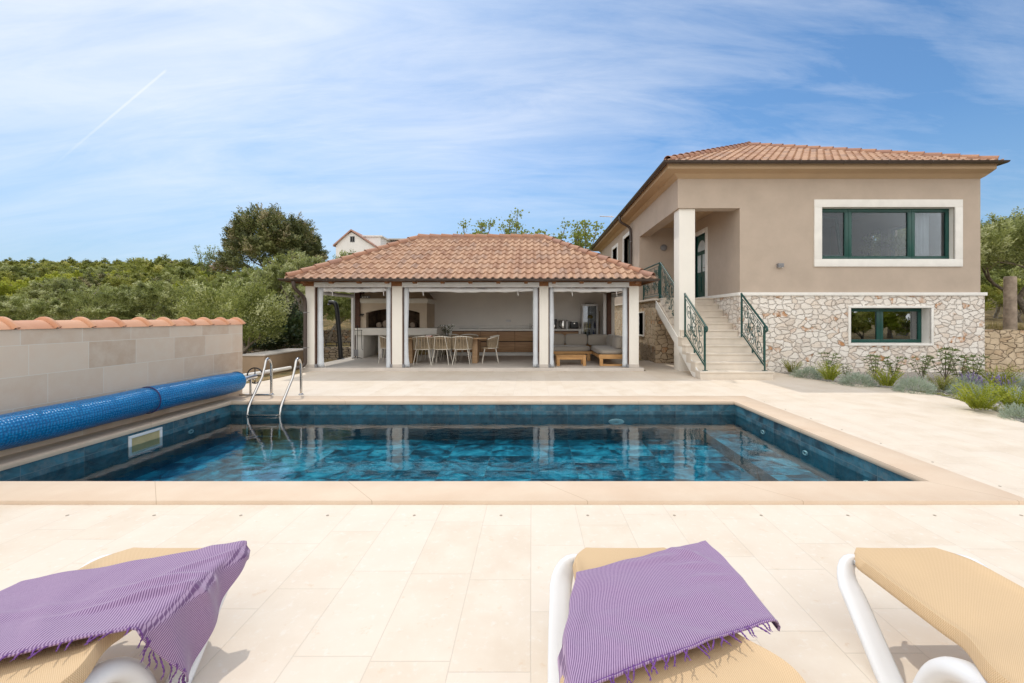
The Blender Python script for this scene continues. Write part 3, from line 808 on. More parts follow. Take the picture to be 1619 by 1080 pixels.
# ------------------------------------------------------------------ loungers
def make_lounger(label):
    """origin on the ground at the left foot corner; +x right, -y towards the head"""
    t = thing('sun_lounger', label, 'sun lounger', (0, 0, 0), 'white sun loungers in a row facing away from the pool')
    W, H = .705, .335
    m = MB()
    # U-shaped foot frame: broad rounded moulding, swept in plan from one leg over the end bar to the other
    def leg(x, sgn):
        # leg plate leaning towards the head end
        pts = []
        prof = [(.0, H - .012), (-.012, H - .06), (-.055, .19), (-.12, .08), (-.19, .0)]
        sec = [(-.005, -.035), (.035, -.046), (.075, -.040), (.088, -.005), (.075, .028), (.035, .034), (-.002, .022)]
        vs = []
        for k, (yy, zz) in enumerate(prof):
            w_ = 1.0 + .10 * k / 4
            for (a, b_) in sec:
                vs.append((x + sgn * a * w_, yy + b_ * 1.0 - .02, zz))
        n = len(sec); f = []
        for j in range(len(prof) - 1):
            for k in range(n):
                f.append((j * n + k, j * n + (k + 1) % n, (j + 1) * n + (k + 1) % n, (j + 1) * n + k))
        f.append(tuple(range(n))); f.append(tuple(range((len(prof) - 1) * n, len(prof) * n))[::-1])
        return MB().add(vs, f)
    def hoop():
        # flat moulded band: inverted U leaning towards the head end
        P = []
        def pl(x, h): return Vector((x, -.36 * (1 - h / (H - .02)) ** .9 if h < H - .02 else 0, h))
        half = [pl(.024, 0), pl(.028, .07), pl(.034, .14), pl(.040, .195)]
        r = .092; cx, cz = .040 + r, H - .036 - r
        for i in range(1, 8):
            a = PI - i * PI / 14
            half.append(pl(cx + r * math.cos(a), cz + r * math.sin(a)))
        P = half + [Vector((W - p.x, p.y, p.z)) for p in half[::-1]]
        m = MB(); vs = []; n = 14
        for i, p in enumerate(P):
            d = (P[min(i + 1, len(P) - 1)] - P[max(0, i - 1)]).normalized()
            nrm = Vector((0, 1, .0)); nrm = (nrm - d * nrm.dot(d)).normalized(); b_ = d.cross(nrm).normalized()
            wdt = .050 - .030 * sm(min(p.x, W - p.x), .05, .15)
            for k in range(n):
                a = 2 * PI * k / n; ca, sa = math.cos(a), math.sin(a)
                q = (abs(ca) ** 5 + abs(sa) ** 5) ** -.2 * .95
                vs.append(p + b_ * (ca * q * wdt) + nrm * (sa * q * .017))
        f = [(i * n + k, i * n + (k + 1) % n, (i + 1) * n + (k + 1) % n, (i + 1) * n + k) for i in range(len(P) - 1) for k in range(n)]
        f += [tuple(range(n))[::-1], tuple(range((len(P) - 1) * n, len(P) * n))]
        return m.add(vs, f)
    # corner caps + end bar, rounded
    def endframe():
        m = MB(); pts = []
        r = .085
        P = [(.038, -.16), (.034, -.10)]
        for i in range(9):
            a = PI - i * PI / 16
            P.append((.034 + r + r * math.cos(a), -.115 + r * math.sin(a) + .0))
        P2 = [(W - x, y) for x, y in P[::-1]]
        P = P + P2
        rs = []
        vs = []
        m.tube([(x, y, H - .025 - (.0 if 1 else 0)) for x, y in P], .034, 14, flat=1.0)
        return m
    hoop().build('end_frame', MT['plastic'], t, smooth=60, world=False)
    # mid legs: arched plates at each side
    for x, sg in ((.0, 1), (W, -1)):
        m = MB()
        prof = []
        for i in range(15):
            s_ = i / 14
            prof.append((-.42 - .16 * s_ ** 1.2 - .10 * s_ ** 3, .0 + (H - .085) * math.sin(s_ * PI / 2) ** .85))
        prof += [(-.84, H - .075), (-.98, H - .07), (-1.25, H - .07), (-1.5, H - .07), (-1.56, .16), (-1.60, .0)]
        pts = [(x + sg * .085, a, b_) for a, b_ in prof]
        m.tube(pts, [.036] * len(pts), 14, flat=1.25)
        m.build('side_frame', MT['plastic'], t, smooth=60, world=False)
    for yy in (-.66, -1.45):
        m = MB(); m.tube([(.05, yy, H - .09), (W - .05, yy, H - .09)], .016, 8); m.build('cross_bar', MT['alu'], t, world=False)
    for xx in (.115, W - .115):
        m = MB(); m.tube([(xx, -.02, H - .035), (xx, -.60, H - .035)], .013, 8); m.build('side_tube', MT['alu'], t, world=False)
    # sling: fabric sleeve over two tubes, slight hammock sag, wraps the end bar
    def sl(u, v):
        e = .096 - .100 * sm(v, .44, .64)
        x = e + u * (W - 2 * e)
        if v < .10: 
            cc = (1 - v / .10); x = x + (.5 - u) * .13 * cc ** 2
        y = .020 - v * 1.20
        edge = min(u, 1 - u) * (W - 2 * e)
        sag = .014 * (1 - (2 * u - 1) ** 4) * (.25 + .75 * sm(v, 0, .2))
        z = H - .003 - sag + .009 * math.exp(-((edge - .018) / .018) ** 2) * sm(v, .02, .15)
        if edge < .012: z -= (.012 - edge) * 2.5
        z += .030 * sm(v, .40, .60)
        return (x, y, z)
    m = MB(); m.grid(sl, 44, 70)
    # outer hanging sleeve edges
    for u0 in (0, 1):
        def side(a, v, u0=u0):
            x, y, z = sl(u0, v); sg = -1 if u0 == 0 else 1
            an = a * PI * .9
            return (x - sg * .014 * (1 - math.cos(an)) , y, z - .018 * math.sin(an) - .008 * a)
        m.grid(side, 6, 70)
    m.build('sling', MT['sling'], t, smooth=70, merge=True, world=False)
    # backrest, low
    def bk(u, v):
        e = .045; x = e + u * (W - 2 * e); y = -1.18 - v * .62 * math.cos(R(12)); z = H + .006 + v * .62 * math.sin(R(12)) - .012 * math.sin(PI * u)
        return (x, y, z)
    m = MB(); m.grid(bk, 12, 12); m.build('backrest', MT['sling'], t, smooth=70, world=False)
    return t
lg = make_lounger('white lounger with bare beige mesh and no towel at the right')
lg.location = (1.345, 1.985, 0)
l2 = copy_tree(lg); l2.location = (.085, 1.985, 0); l2['label'] = 'white lounger with beige mesh in the middle, purple towel laid flat over its foot end'
l3 = copy_tree(lg); l3.location = (-2.025, 1.985, 0); l3['label'] = 'white lounger with beige mesh at the left, purple towel hanging off its corner'

# ------------------------------------------------------------------ towels
def bil(q, u, v):
    a, b_, c, d_ = q   # TL TR BR BL
    p = [(1 - v) * ((1 - u) * a[k] + u * b_[k]) + v * ((1 - u) * d_[k] + u * c[k]) for k in (0, 1)]
    return p
def drape(x, y, xl, xr, top, yf=1.99):
    """lay a flat point on the lounger; past the side edges it folds down"""
    z = top
    r = .028
    if x > xr:
        s_ = x - xr
        if s_ < r * PI / 2: a = s_ / r; x = xr + r * math.sin(a); z = top - r * (1 - math.cos(a))
        else: z = top - r - (s_ - r * PI / 2); x = xr + r + .10 * (s_ - r * PI / 2)
    elif x < xl:
        s_ = xl - x
        if s_ < r * PI / 2: a = s_ / r; x = xl - r * math.sin(a); z = top - r * (1 - math.cos(a))
        else: z = top - r - (s_ - r * PI / 2); x = xl - r - .05 * (s_ - r * PI / 2)
    return x, y, z
def towel(label, quad, xl, xr, top, wrk, seed, edges, side='lower', cen=(0, 0)):
    t = thing('beach_towel', label, 'towel', (cen[0], cen[1], top))
    rg = random.Random(seed)
    W = math.dist(quad[0], quad[1]); Hh = math.dist(quad[1], quad[2])
    ph = [rg.uniform(0, 6.28) for _ in range(8)]
    def wr(u, v):
        x, y = bil(quad, u, v)
        z = .0022 * math.sin(9 * x + 5 * y + ph[0]) + .0016 * math.sin(23 * x - 11 * y + ph[1]) + .0012 * math.sin(14 * x + 31 * y + ph[2])
        z += .0042 * math.sin(13 * x + 21 * y + 1.6 * math.sin(7 * x) + ph[7]) * (.4 + .6 * math.sin(3.3 * x + 4 * y + ph[2]) ** 2)
        z += .0024 * math.sin(41 * x + 17 * y + 3 * math.sin(9 * y) + ph[5]) * (.5 + .5 * math.sin(6 * x - 5 * y + ph[6]))
        for (cx, cy, ang, wd, am, ln) in wrk:
            dx, dy = x - cx, y - cy
            a = dx * math.cos(ang) + dy * math.sin(ang); b_ = -dx * math.sin(ang) + dy * math.cos(ang)
            z += 1.9 * am * math.exp(-(b_ / wd) ** 2) * math.exp(-(a / ln) ** 2)
        return z
    def base(u, v, lift):
        x, y = bil(quad, u, v)
        x += .004 * math.sin(17 * v + ph[3]) * (2 * u - 1); y += .004 * math.sin(13 * u + ph[4])
        hang = x > xr + .03 or x < xl - .03
        X, Y, Z = drape(x, y, xl, xr, top)
        w = wr(u, v)
        if hang:
            s_ = (x - xr) if x > xr else (xl - x)
            X += (1 if x > xr else -1) * (w * 2.0 + .016 * math.sin(34 * y + ph[5]) * min(1, s_ / .15)) + (lift if x > xr else -lift)
        else: Z += max(w, -.002) + .003 + lift + .030 * sm(1.985 - y, .45, .72)
        return X, Y, Z
    def up(u, v):
        x, y, z = base(u, v, .010)
        # rounded fold roll at the lower edge
        if v > .965: z -= (v - .965) * .25
        return (x, y, z)
    def lo(u, v): 
        x, y, z = base(u * .99 + .005, v * 1.0, .002)
        return (x, y, z)
    m = MB()
    uvf = lambda u, v: (u * W, v * Hh)
    m.grid(up, 130, 90, uvfn=uvf)
    # fold rolls on three sides join the two layers
    def roll(fn_u, fn_v, n):
        def g(a, s_):
            u, v = fn_u(s_), fn_v(s_)
            p = Vector(base(u, v, .010)); q = Vector(base(u, v, .0015)); c = (p + q) / 2
            pin = Vector(base(min(max(u, .03), .97), min(max(v, .03), .97), .006))
            out = (c - pin); out.normalize()
            an = PI * a
            h = (p - q) / 2
            return c + h * math.cos(an) + out * (h.length * 1.3) * math.sin(an)
        return g
    m.grid(roll(lambda s_: s_, lambda s_: 0.0, 100), 8, 100, uvfn=lambda a, s_: (s_ * W, -a * .012))
    m.grid(roll(lambda s_: 0.0, lambda s_: s_, 100), 8, 80, uvfn=lambda a, s_: (-a * .012, s_ * Hh))
    m.grid(roll(lambda s_: 1.0, lambda s_: s_, 100), 8, 80, uvfn=lambda a, s_: (W + a * .012, s_ * Hh))
    m.grid(roll(lambda s_: s_, lambda s_: 1.0, 100), 8, 100, uvfn=lambda a, s_: (s_ * W, Hh + a * .012))
    m.build('cloth', MT['towel'], t, smooth=80)
    # knotted fringe
    m = MB()
    m.tube([Vector(base(edges[1] - .01 + (edges[2] - edges[1]) * k / 60, .992, .005)) for k in range(62)], .003, 5)
    for i in range(edges[0]):
        u = edges[1] + (edges[2] - edges[1]) * (i + rg.uniform(-.3, .3)) / edges[0]
        p = Vector(base(u, .995, .004)); p2 = Vector(base(u, .93, .004))
        out = (p - p2).normalized()
        x, y = bil(quad, u, 1.0)
        hang = x > xr + .02 or x < xl - .02
        L = rg.uniform(.034, .055); bend = rg.uniform(-.5, .5)
        side_ = out.cross(Vector((0, 0, 1))) if not hang else Vector((rg.uniform(-.3, .3), rg.uniform(-.6, .6), 0))
        pts = []; rs = []
        for k in range(9):
            s_ = k / 8
            q = p - out * .006 + out * (L * s_) + side_ * (bend * L * s_ * s_)
            if hang: q = p + Vector((.01 * math.sin(s_ * 3 + i), bend * .02 * s_, -L * 1.1 * s_))
            else: q.z = top + .0075 + .030 * sm(1.985 - q.y, .45, .72) + .004 * math.sin(s_ * PI)
            pts.append(q); rs.append((.0025 + .0009 * math.sin(s_ * 22)) * (1 if s_ < .85 else 1.35 - 1.0 * (s_ - .85) / .15))
        m.tube(pts, rs, 6)
        for _ in range(4):
            e = pts[-1]; dd = out * rg.uniform(.006, .014) + Vector((rg.uniform(-.005, .005), rg.uniform(-.005, .005), 0 if not hang else -.01))
            m.tube([e, e + dd], [.0016, .0006], 4)
    m.build('fringe', MT['fringe'], t, smooth=60)
    return t
TOP = .350
towel('purple striped towel spread flat across the middle lounger with a row of knotted tassels',
      [(.185, 1.755), (.812, 2.005), (.875, 1.50), (.05, 1.13)], .125, .830, TOP,
      [(.55, 1.85, .25, .022, .006, .18), (.66, 1.80, .0, .02, .006, .10), (.7, 1.87, -.7, .022, .008, .09), (.45, 1.55, .3, .04, .005, .25), (.72, 1.72, .1, .022, .005, .10), (.16, 1.5, 1.3, .03, .006, .2)], 3,
      (30, .12, .93), cen=(.45, 1.6))
towel('purple striped towel draped over the left lounger with its fringed corner hanging down',
      [(-2.16, 1.635), (-1.325, 2.0), (-1.02, 1.60), (-2.12, .99)], -2.01, -1.338, TOP,
      [(-1.42, 1.62, .5, .018, .012, .12), (-1.45, 1.70, .4, .02, .008, .15), (-1.5, 1.56, .5, .014, .006, .14), (-1.40, 1.82, .9, .014, .006, .14), (-1.8, 1.5, .4, .03, .004, .3)], 5,
      (36, .15, .99), cen=(-1.7, 1.6))
# ------------------------------------------------------------------ roof helpers
def tile_slope(m, P, eu, ev, L, d, ze, pitch, cw=.205, ch=.345, trap=None, seed=1):
    """P eave start (x,y), eu along the eave, ev horizontal inward; hips at 45 deg both ends; d = horizontal run"""
    rg = random.Random(seed)
    bm = bmesh.new(); lay = bm.faces.layers.float_color.new('rnd')
    ct, st = math.cos(pitch), math.sin(pitch)
    nseg = [(0, 0), (.10, .004), (.20, .022), (.32, .044), (.42, .052), (.52, .048), (.62, .030), (.72, .008), (.80, 0), (1.0, -.002)]
    ncol = int(L / cw) + 1; S = d / ct; nrow = int(S / ch) + 1
    def W(u, s, n):
        return Vector((P[0] + eu[0] * u + ev[0] * (s * ct) - ev[0] * n * st, P[1] + eu[1] * u + ev[1] * (s * ct) - ev[1] * n * st, ze + s * st + n * ct))
    for r in range(nrow):
        s0 = r * ch - .01; s1 = (r + 1) * ch + .01
        for c in range(ncol):
            u0 = c * cw
            if s0 * ct > min(u0 + cw, L - u0) + .1: continue
            v_ = rg.random(); col = (v_, rg.random(), rg.random(), 1)
            j = rg.uniform(-.003, .003)
            top0 = [bm.verts.new(W(u0 + a * cw, s0 + j, .030 + b_)) for a, b_ in nseg]
            mid = [bm.verts.new(W(u0 + a * cw, s0 + j + .02, .032 + b_)) for a, b_ in nseg]
            top1 = [bm.verts.new(W(u0 + a * cw, s1, .002 + b_ * .9)) for a, b_ in nseg]
            bot = [bm.verts.new(W(u0 + a * cw, s0 + j, .012 + b_ * .8)) for a, b_ in nseg]
            for k in range(len(nseg) - 1):
                for A, B in ((top0, mid), (mid, top1), (bot, top0)):
                    f = bm.faces.new((A[k], A[k + 1], B[k + 1], B[k])); f[lay] = col
    # clip to the hips
    def clip(pt, no):
        bmesh.ops.bisect_plane(bm, geom=bm.verts[:] + bm.edges[:] + bm.faces[:], plane_co=pt, plane_no=no, clear_outer=True)
    E = Vector((*eu, 0)); V = Vector((*ev, 0))
    p0 = Vector((P[0], P[1], 0)); p1 = p0 + E * L
    clip(p0, (V - E)); clip(p1, (V + E)); clip(p0 + V * d, V)
    b0 = len(m.v)
    bm.verts.index_update()
    m.v += [tuple(v.co) for v in bm.verts]
    for f in bm.faces:
        m.f.append(tuple(b0 + v.index for v in f.verts)); c = f[lay]; m.c.append((c[0], c[1], c[2])); m.uv.append(None)
    bm.free()
def ridge_line(m, A, B, r=.105, seed=2, step=.37):
    """caps from A (low, open end) up to B"""
    A = Vector(A); B = Vector(B); L = (B - A).length; n = max(1, round(L / step)); d = (B - A) / n
    rg = random.Random(seed)
    for i in range(n):
        c = (rg.random(),) * 3
        cap_tile(m, A + d * i + Vector((0, 0, .012)), A + d * (i + 1.12) - Vector((0, 0, .012)), r * 1.04, r * .90, rnd=c, thick=.012, arc=PI * 1.05)
def mortar_line(m, A, B, w=.11, h=.07):
    A = Vector(A); B = Vector(B); d = (B - A).normalized(); s = d.cross(Vector((0, 0, 1))).normalized() * w
    u = Vector((0, 0, h)); z = Vector((0, 0, -.06))
    vs = [A - s + z, A + s + z, A + s * .8 + u, A - s * .8 + u, B - s + z, B + s + z, B + s * .8 + u, B - s * .8 + u]
    m.add(vs, [(0, 1, 2, 3), (7, 6, 5, 4), (0, 4, 5, 1), (1, 5, 6, 2), (2, 6, 7, 3), (3, 7, 4, 0)])
def hip_roof(parent, x0, x1, y0, y1, ze, pitch, seed=1, cw=.205, ch=.345, sides='fblr', name='roof'):
    w, dd = x1 - x0, y1 - y0; d = min(w, dd) / 2; zt = ze + d * math.tan(pitch)
    m = MB()
    if 'f' in sides: tile_slope(m, (x0, y0), (1, 0), (0, 1), w, d, ze, pitch, cw, ch, seed=seed)
    if 'b' in sides: tile_slope(m, (x1, y1), (-1, 0), (0, -1), w, d, ze, pitch, cw, ch, seed=seed + 1)
    if 'r' in sides: tile_slope(m, (x1, y0), (0, 1), (-1, 0), dd, d, ze, pitch, cw, ch, seed=seed + 2)
    if 'l' in sides: tile_slope(m, (x0, y1), (0, -1), (1, 0), dd, d, ze, pitch, cw, ch, seed=seed + 3)
    ro = m.build(name, MT['tile'], parent, smooth=45, fix=False)
    if w >= dd: R0, R1 = (x0 + d, y0 + d, zt), (x1 - d, y0 + d, zt)
    else: R0, R1 = (x0 + d, y0 + d, zt), (x0 + d, y1 - d, zt)
    up = Vector((0, 0, .035))
    lines = [((x0, y0, ze), R0), ((x1, y0, ze), R1 if w >= dd else R0), ((x0, y1, ze), R0 if w >= dd else R1), ((x1, y1, ze), R1)]
    m = MB(); mm = MB()
    for i, (a, b_) in enumerate(lines):
        a = Vector(a); b_ = Vector(b_); k = (b_ - a).normalized()
        ridge_line(m, a + up + k * .06, b_ + up, seed=seed + 10 + i); mortar_line(mm, a + k * .05, b_, .10, .075)
    if Vector(R0) != Vector(R1):
        ridge_line(m, Vector(R0) + up + Vector((0, 0, .02)), Vector(R1) + up + Vector((0, 0, .02)), seed=seed + 20); mortar_line(mm, R0, R1, .11, .085)
    rc = m.build('ridge_cap', MT['ridge'], None, smooth=50)
    for o_, nm in ((rc, 'ridge_cap'),):
        off = wloc(parent); 
        for v in o_.data.vertices: v.co -= off
        o_.parent = ro; KIDS.setdefault(ro.name, []).append(o_)
    mo = mm.build('mortar', MT['mortar'], None, smooth=0)
    for v in mo.data.vertices: v.co -= wloc(parent)
    mo.parent = ro; KIDS.setdefault(ro.name, []).append(mo)
    return ro, zt
def gutter(parent, x0, x1, y0, y1, z, r=.07, mat='gutter', ring='fblr'):
    prof = []
    for i in range(9):
        a = PI + PI * i / 8
        prof.append((r + r * math.cos(a) * 1.0, z + r * math.sin(a) * .9))      # half round from the fascia outwards
    prof += [(2 * r + .008, z + .006), (2 * r, z + .010), (2 * r - .012, z + .0)]
    inner = [(r + (r - .006) * math.cos(PI + PI * (8 - i) / 8), z + (r - .006) * math.sin(PI + PI * (8 - i) / 8) * .9) for i in range(9)]
    prof += inner
    m = MB(); n = len(prof); vs = []
    for (sx, sy, cx, cy) in ((-1, -1, x0, y0), (1, -1, x1, y0), (1, 1, x1, y1), (-1, 1, x0, y1)):
        for o_, zz in prof: vs.append((cx + sx * o_, cy + sy * o_, zz))
    f = []
    for c in range(4):
        c2 = (c + 1) % 4
        for k in range(n):
            k2 = (k + 1) % n
            f.append((c * n + k, c2 * n + k, c2 * n + k2, c * n + k2))
    m.add(vs, f)
    # joint collars
    for i in range(1, int((x1 - x0) / 1.1)):
        x = x0 + i * 1.1; m.tube([(x, y0 - r - .0, z - r * .9 - .006), (x + .03, y0 - r, z - r * .9 - .006)], .006, 5)
        m.box(x, y0 - 2 * r - .011, z - .03, x + .02, y0 - 2 * r - .004, z + .012)
    return m.build('gutter', MT[mat], parent, smooth=50)
def downpipe(parent, pts, r=.045, clips=()):
    m = MB(); m.tube(pts, r, 12)
    o = m.build('downpipe', MT['gutter'], parent, smooth=60)
    if clips:
        for (x, y, z) in clips:
          k = MB(); k.lathe([(r + .006, z - .012), (r + .006, z + .012)], (x, y, 0), 14); k.tube([(x, y, z), (x + r + .06, y, z)], .006, 5)
          k = k.build('clip', MT['greybox'], None)
          for v in k.data.vertices: v.co -= wloc(parent)
          k.parent = o; KIDS.setdefault(o.name, []).append(k)
    return o
def bend(pts, r=.12, n=5):
    """round the corners of a polyline"""
    P = [Vector(p) for p in pts]; out = [P[0]]
    for i in range(1, len(P) - 1):
        a = (P[i - 1] - P[i]); b_ = (P[i + 1] - P[i]); q = min(r, a.length * .45, b_.length * .45)
        s_, e = P[i] + a.normalized() * q, P[i] + b_.normalized() * q
        for k in range(n + 1):
            t = k / n; out.append((1 - t) ** 2 * s_ + 2 * t * (1 - t) * P[i] + t * t * e)
    return out + [P[-1]]

# ------------------------------------------------------------------ pavilion
FZ = .085
pv = thing('garden_pavilion', 'open pool pavilion with cream pillars and a terracotta hipped roof', 'pavilion', (-1.55, 13.4, 0))
m = MB(); m.box(-6.12, 11.36, -.10, 2.98, 16.2, FZ); m.build('floor_slab', MT['slabfloor'], pv, bevel=.008)
PXS = [(-6.00, -5.76), (-3.70, -3.43), (.215, .455), (2.60, 2.855)]
for a, b_ in PXS:
    m = MB(); m.box(a, 11.42, FZ, b_, 11.68, 2.25); p = m.build('pillar', MT['cream'], pv, bevel=.006)
    m = MB(); m.box(a - .006, 11.412, FZ + .001, b_ + .006, 11.69, FZ + .085); q = m.build('plinth', MT['slabfloor'], None, bevel=.003)
    for v in q.data.vertices: v.co -= wloc(pv)
    q.parent = p; KIDS.setdefault(p.name, []).append(q)
for x in (-6.00, 2.56):
    m = MB(); m.box(x, 14.55, FZ, x + .26, 14.8, 2.25); m.build('pillar', MT['white'], pv, bevel=.006)
# brown timber beams on the pillars, front fascia white behind the gutter
m = MB(); m.box(-6.06, 11.40, 2.252, 2.92, 11.60, 2.40); m.build('front_beam', MT['eavewood'], pv, bevel=.004)
m = MB(); m.box(-6.06, 11.602, 2.252, -5.86, 15.9, 2.40); m.build('side_beam', MT['darkwood'], pv, bevel=.004)
m = MB(); m.box(2.72, 11.602, 2.252, 2.92, 15.9, 2.40); m.build('side_beam', MT['darkwood'], pv, bevel=.004)
# walls
fr = lambda u, d_, z: (u, 15.62 + d_, z)
m = MB(); m.box(-6.0, 15.62, FZ, 2.86, 15.84, 2.40); m.build('back_wall', MT['wallin'], pv)
m = MB(); m.box(-6.0, 14.802, FZ, -5.80, 15.618, 2.40); m.build('side_wall', MT['wallin'], pv)
m = MB(); m.box(2.60, 14.802, FZ, 2.84, 15.618, 2.40); m.build('side_wall', MT['wallin'], pv)
# brown side posts
m = MB(); m.box(-5.90, 14.38, FZ, -5.74, 14.54, 2.26); m.build('timber_post', MT['darkwood'], pv, bevel=.006)
m = MB(); m.box(2.545, 14.38, FZ, 2.68, 14.54, 2.26); m.build('timber_post', MT['darkwood'], pv, bevel=.006)
# roof: eave box
EX0, EX1, EY0, EY1 = -6.26, 3.14, 10.92, 16.3
pitch = R(29.4)
roof, zt = hip_roof(pv, EX0, EX1, EY0, EY1, 2.385, pitch, seed=4, cw=.2, ch=.335)
# soffit boards follow the slopes (dark timber seen from beneath)
dd = (EY1 - EY0) / 2; 
def under(m, x0, x1, y0, y1, ze, p, off, top=True):
    d_ = min(x1 - x0, y1 - y0) / 2; zt_ = ze + d_ * math.tan(p)
    v = [(x0, y0, ze), (x1, y0, ze), (x1, y1, ze), (x0, y1, ze), (x0 + d_, y0 + d_, zt_), ((x1 - d_) if x1 - x0 > y1 - y0 else x0 + d_, (y0 + d_) if x1 - x0 > y1 - y0 else y1 - d_, zt_)]
    v = [(a, b2, c - off) for a, b2, c in v]
    if x1 - x0 > y1 - y0: f = [(0, 4, 5, 1), (2, 5, 4, 3), (1, 5, 2), (3, 4, 0)]
    else: f = [(0, 4, 1), (2, 5, 3), (1, 4, 5, 2), (3, 5, 4, 0)]
    m.add(v, f)
m = MB(); under(m, EX0 + .02, EX1 - .02, EY0 + .02, EY1 - .02, 2.385, pitch, .02); m.build('roof_boarding', MT['darkwood'], pv, smooth=0, fix=False)
# rafters: each a tail visible at the eaves
for i in range(13):
    x = -5.9 + i * .715
    m = MB(); z0 = 2.30
    a = 10.98; run = min(1.9, min(x - EX0, EX1 - x) - .1); run = max(run, .75)
    m.prism([(a, 2.30), (a, 2.375), (a + run, 2.375 + run * math.tan(pitch)), (a + run, 2.375 + (run - .05) * math.tan(pitch) - .10), (a + .10, 2.285)], 'x', x, x + .09)
    m.build('rafter', MT['eavewood'], pv)
m = MB(); m.box(EX0 + .01, EY0 + .0, 2.345, EX1 - .01, EY0 + .02, 2.395); m.box(EX0, EY0 + .021, 2.325, EX0 + .02, EY1, 2.395); m.box(EX1 - .02, EY0 + .021, 2.325, EX1, EY1, 2.395)
m.build('fascia', MT['eavewood'], pv)
# white valance between gutter and blinds
m = MB()
for a, b_ in ((-5.74, -3.72), (-3.41, .20), (.47, 2.58)): m.box(a - .01, 11.375, 2.215, b_ + .01, 11.39, 2.345)
m.build('valance', MT['pvc'], pv)
gutter(pv, EX0 + .02, EX1 - .02, EY0, EY1, 2.385, .062)
downpipe(pv, bend([(-6.0, 10.85, 2.33), (-6.0, 10.86, 2.18), (-5.955, 11.30, 1.93), (-5.955, 11.33, 1.75), (-5.955, 11.33, .16), (-6.18, 11.18, .07)], .09), .047, [(-5.955, 11.33, 1.55), (-5.955, 11.33, .62)])
# roll-up blinds with guides and straps
def blind(x0, x1, straps):
    zc = 2.165
    def sag(s_): return zc - .012 * math.sin(PI * s_) + .006 * math.sin(s_ * 9)
    n = 30
    m = MB(); pts = [(x0 + (x1 - x0) * i / n, 11.53, sag(i / n)) for i in range(n + 1)]
    rs = [.060 + .006 * math.sin(i * 1.7) + .008 * math.sin(i * .6) for i in range(n + 1)]
    m.tube(pts, rs, 12)
    b0 = m.build('roll_blind', MT['pvc'], pv, smooth=60)
    for s_ in straps:
        m = MB()
        x = x0 + (x1 - x0) * s_
        m.tube([(x, 11.53 + .06 * math.cos(a), sag(s_) + .062 * math.sin(a)) for a in [k * 2 * PI / 16 for k in range(17)]], .008, 5, cap=False)
        m.tube([(x, 11.47, sag(s_) - .03), (x + .006, 11.465, sag(s_) - .10), (x + .016, 11.47, sag(s_) - .17)], .011, 5)
        k = m.build('strap', MT['whitepaint'], None)
        for v in k.data.vertices: v.co -= wloc(pv)
        k.parent = b0; KIDS.setdefault(b0.name, []).append(k)
blind(-5.62, -3.80, (.17, .92)); blind(-3.34, .12, (.13, .86)); blind(.56, 2.50, (.27, .88))
def strip(x0, x1, z0, wob=.02, seed=1):
    rg = random.Random(seed); n = 24; vs = []
    for i in range(n + 1):
        z = z0 + (2.22 - z0) * i / n
        a = .5 * wob * math.sin(z * 3 + seed); fl = .028 * max(0, 1 - (z - z0) / .25)
        for x, yy in ((x0 - a * .3 - fl * .3, 11.46), ((x0 + x1) / 2 + a * .4, 11.435), (x1 + a + fl, 11.465)): vs.append((x, yy, z))
    f = []
    for i in range(n):
        for k in range(2): f.append((i * 3 + k, i * 3 + k + 1, (i + 1) * 3 + k + 1, (i + 1) * 3 + k))
    m = MB(); m.add(vs, f)
    o = m.build('curtain_guide', MT['pvcgrey'], pv, smooth=60)
    md = o.modifiers.new('solid', 'SOLIDIFY'); md.thickness = .012
for i, (a, b_, z0) in enumerate([(-5.70, -5.545, FZ + .02), (-3.865, -3.735, .03), (-3.40, -3.27, FZ + .02), (.045, .19, FZ + .02), (.475, .60, FZ + .02), (2.43, 2.57, FZ + .02)]):
    strip(a, b_, z0, seed=i)
for x in (-5.735, -3.415, -3.72, .205, .465, 2.585):
    m = MB(); m.box(x - .012, 11.44, FZ + .01, x + .012, 11.50, 2.24); m.build('guide_rail', MT['darkwood'], pv)
for x in (-5.72, -3.72, -3.395, .185, .485, 2.565):
    m = MB(); m.box(x - .03, 11.40, FZ, x + .03, 11.50, FZ + .09); m.build('rail_foot', MT['greybox'], pv, bevel=.01)
# left side: blind rolled up too, and its guide
m = MB(); m.tube([(-5.93, 11.75, 2.13), (-5.93, 13.0, 2.11), (-5.93, 14.3, 2.13)], .055, 10); m.build('roll_blind', MT['pvc'], pv, smooth=60)
m = MB(); m.tube([(2.73, 11.75, 2.13), (2.73, 13.0, 2.11), (2.73, 14.3, 2.13)], .055, 10); m.build('roll_blind', MT['pvc'], pv, smooth=60)
m = MB(); m.box(-5.99, 14.30, FZ, -5.91, 14.37, 2.2); m.build('guide_post', MT['whitepaint'], pv)
m = MB(); m.box(2.42, 14.45, FZ, 2.52, 14.52, 2.2); m.build('guide_post', MT['whitepaint'], pv)

# ------------------------------------------------------------------ barbecue fireplace
bq = thing('fireplace', 'large plastered barbecue fireplace with arched sooty firebox in the pavilion corner', 'fireplace', (-4.7, 14.9, 0))
m = MB()
# breast with arched opening, X -5.78..-3.51, Y 14.45..15.6
ox0, ox1, oz0, oz1 = -5.55, -3.75, 1.075, 1.58
arch = [(ox0, oz0), (ox0, oz1)] + [(ox0 + (ox1 - ox0) * i / 14, oz1 + .14 * math.sin(PI * i / 14) ** .8) for i in range(1, 14)] + [(ox1, oz1), (ox1, oz0)]
Yf = 14.45
BX0, BX1, BZ1 = -5.785, -3.51, 1.94
out_ = [(BX0, oz0), (BX0, BZ1), (BX1, BZ1), (BX1, oz0)]
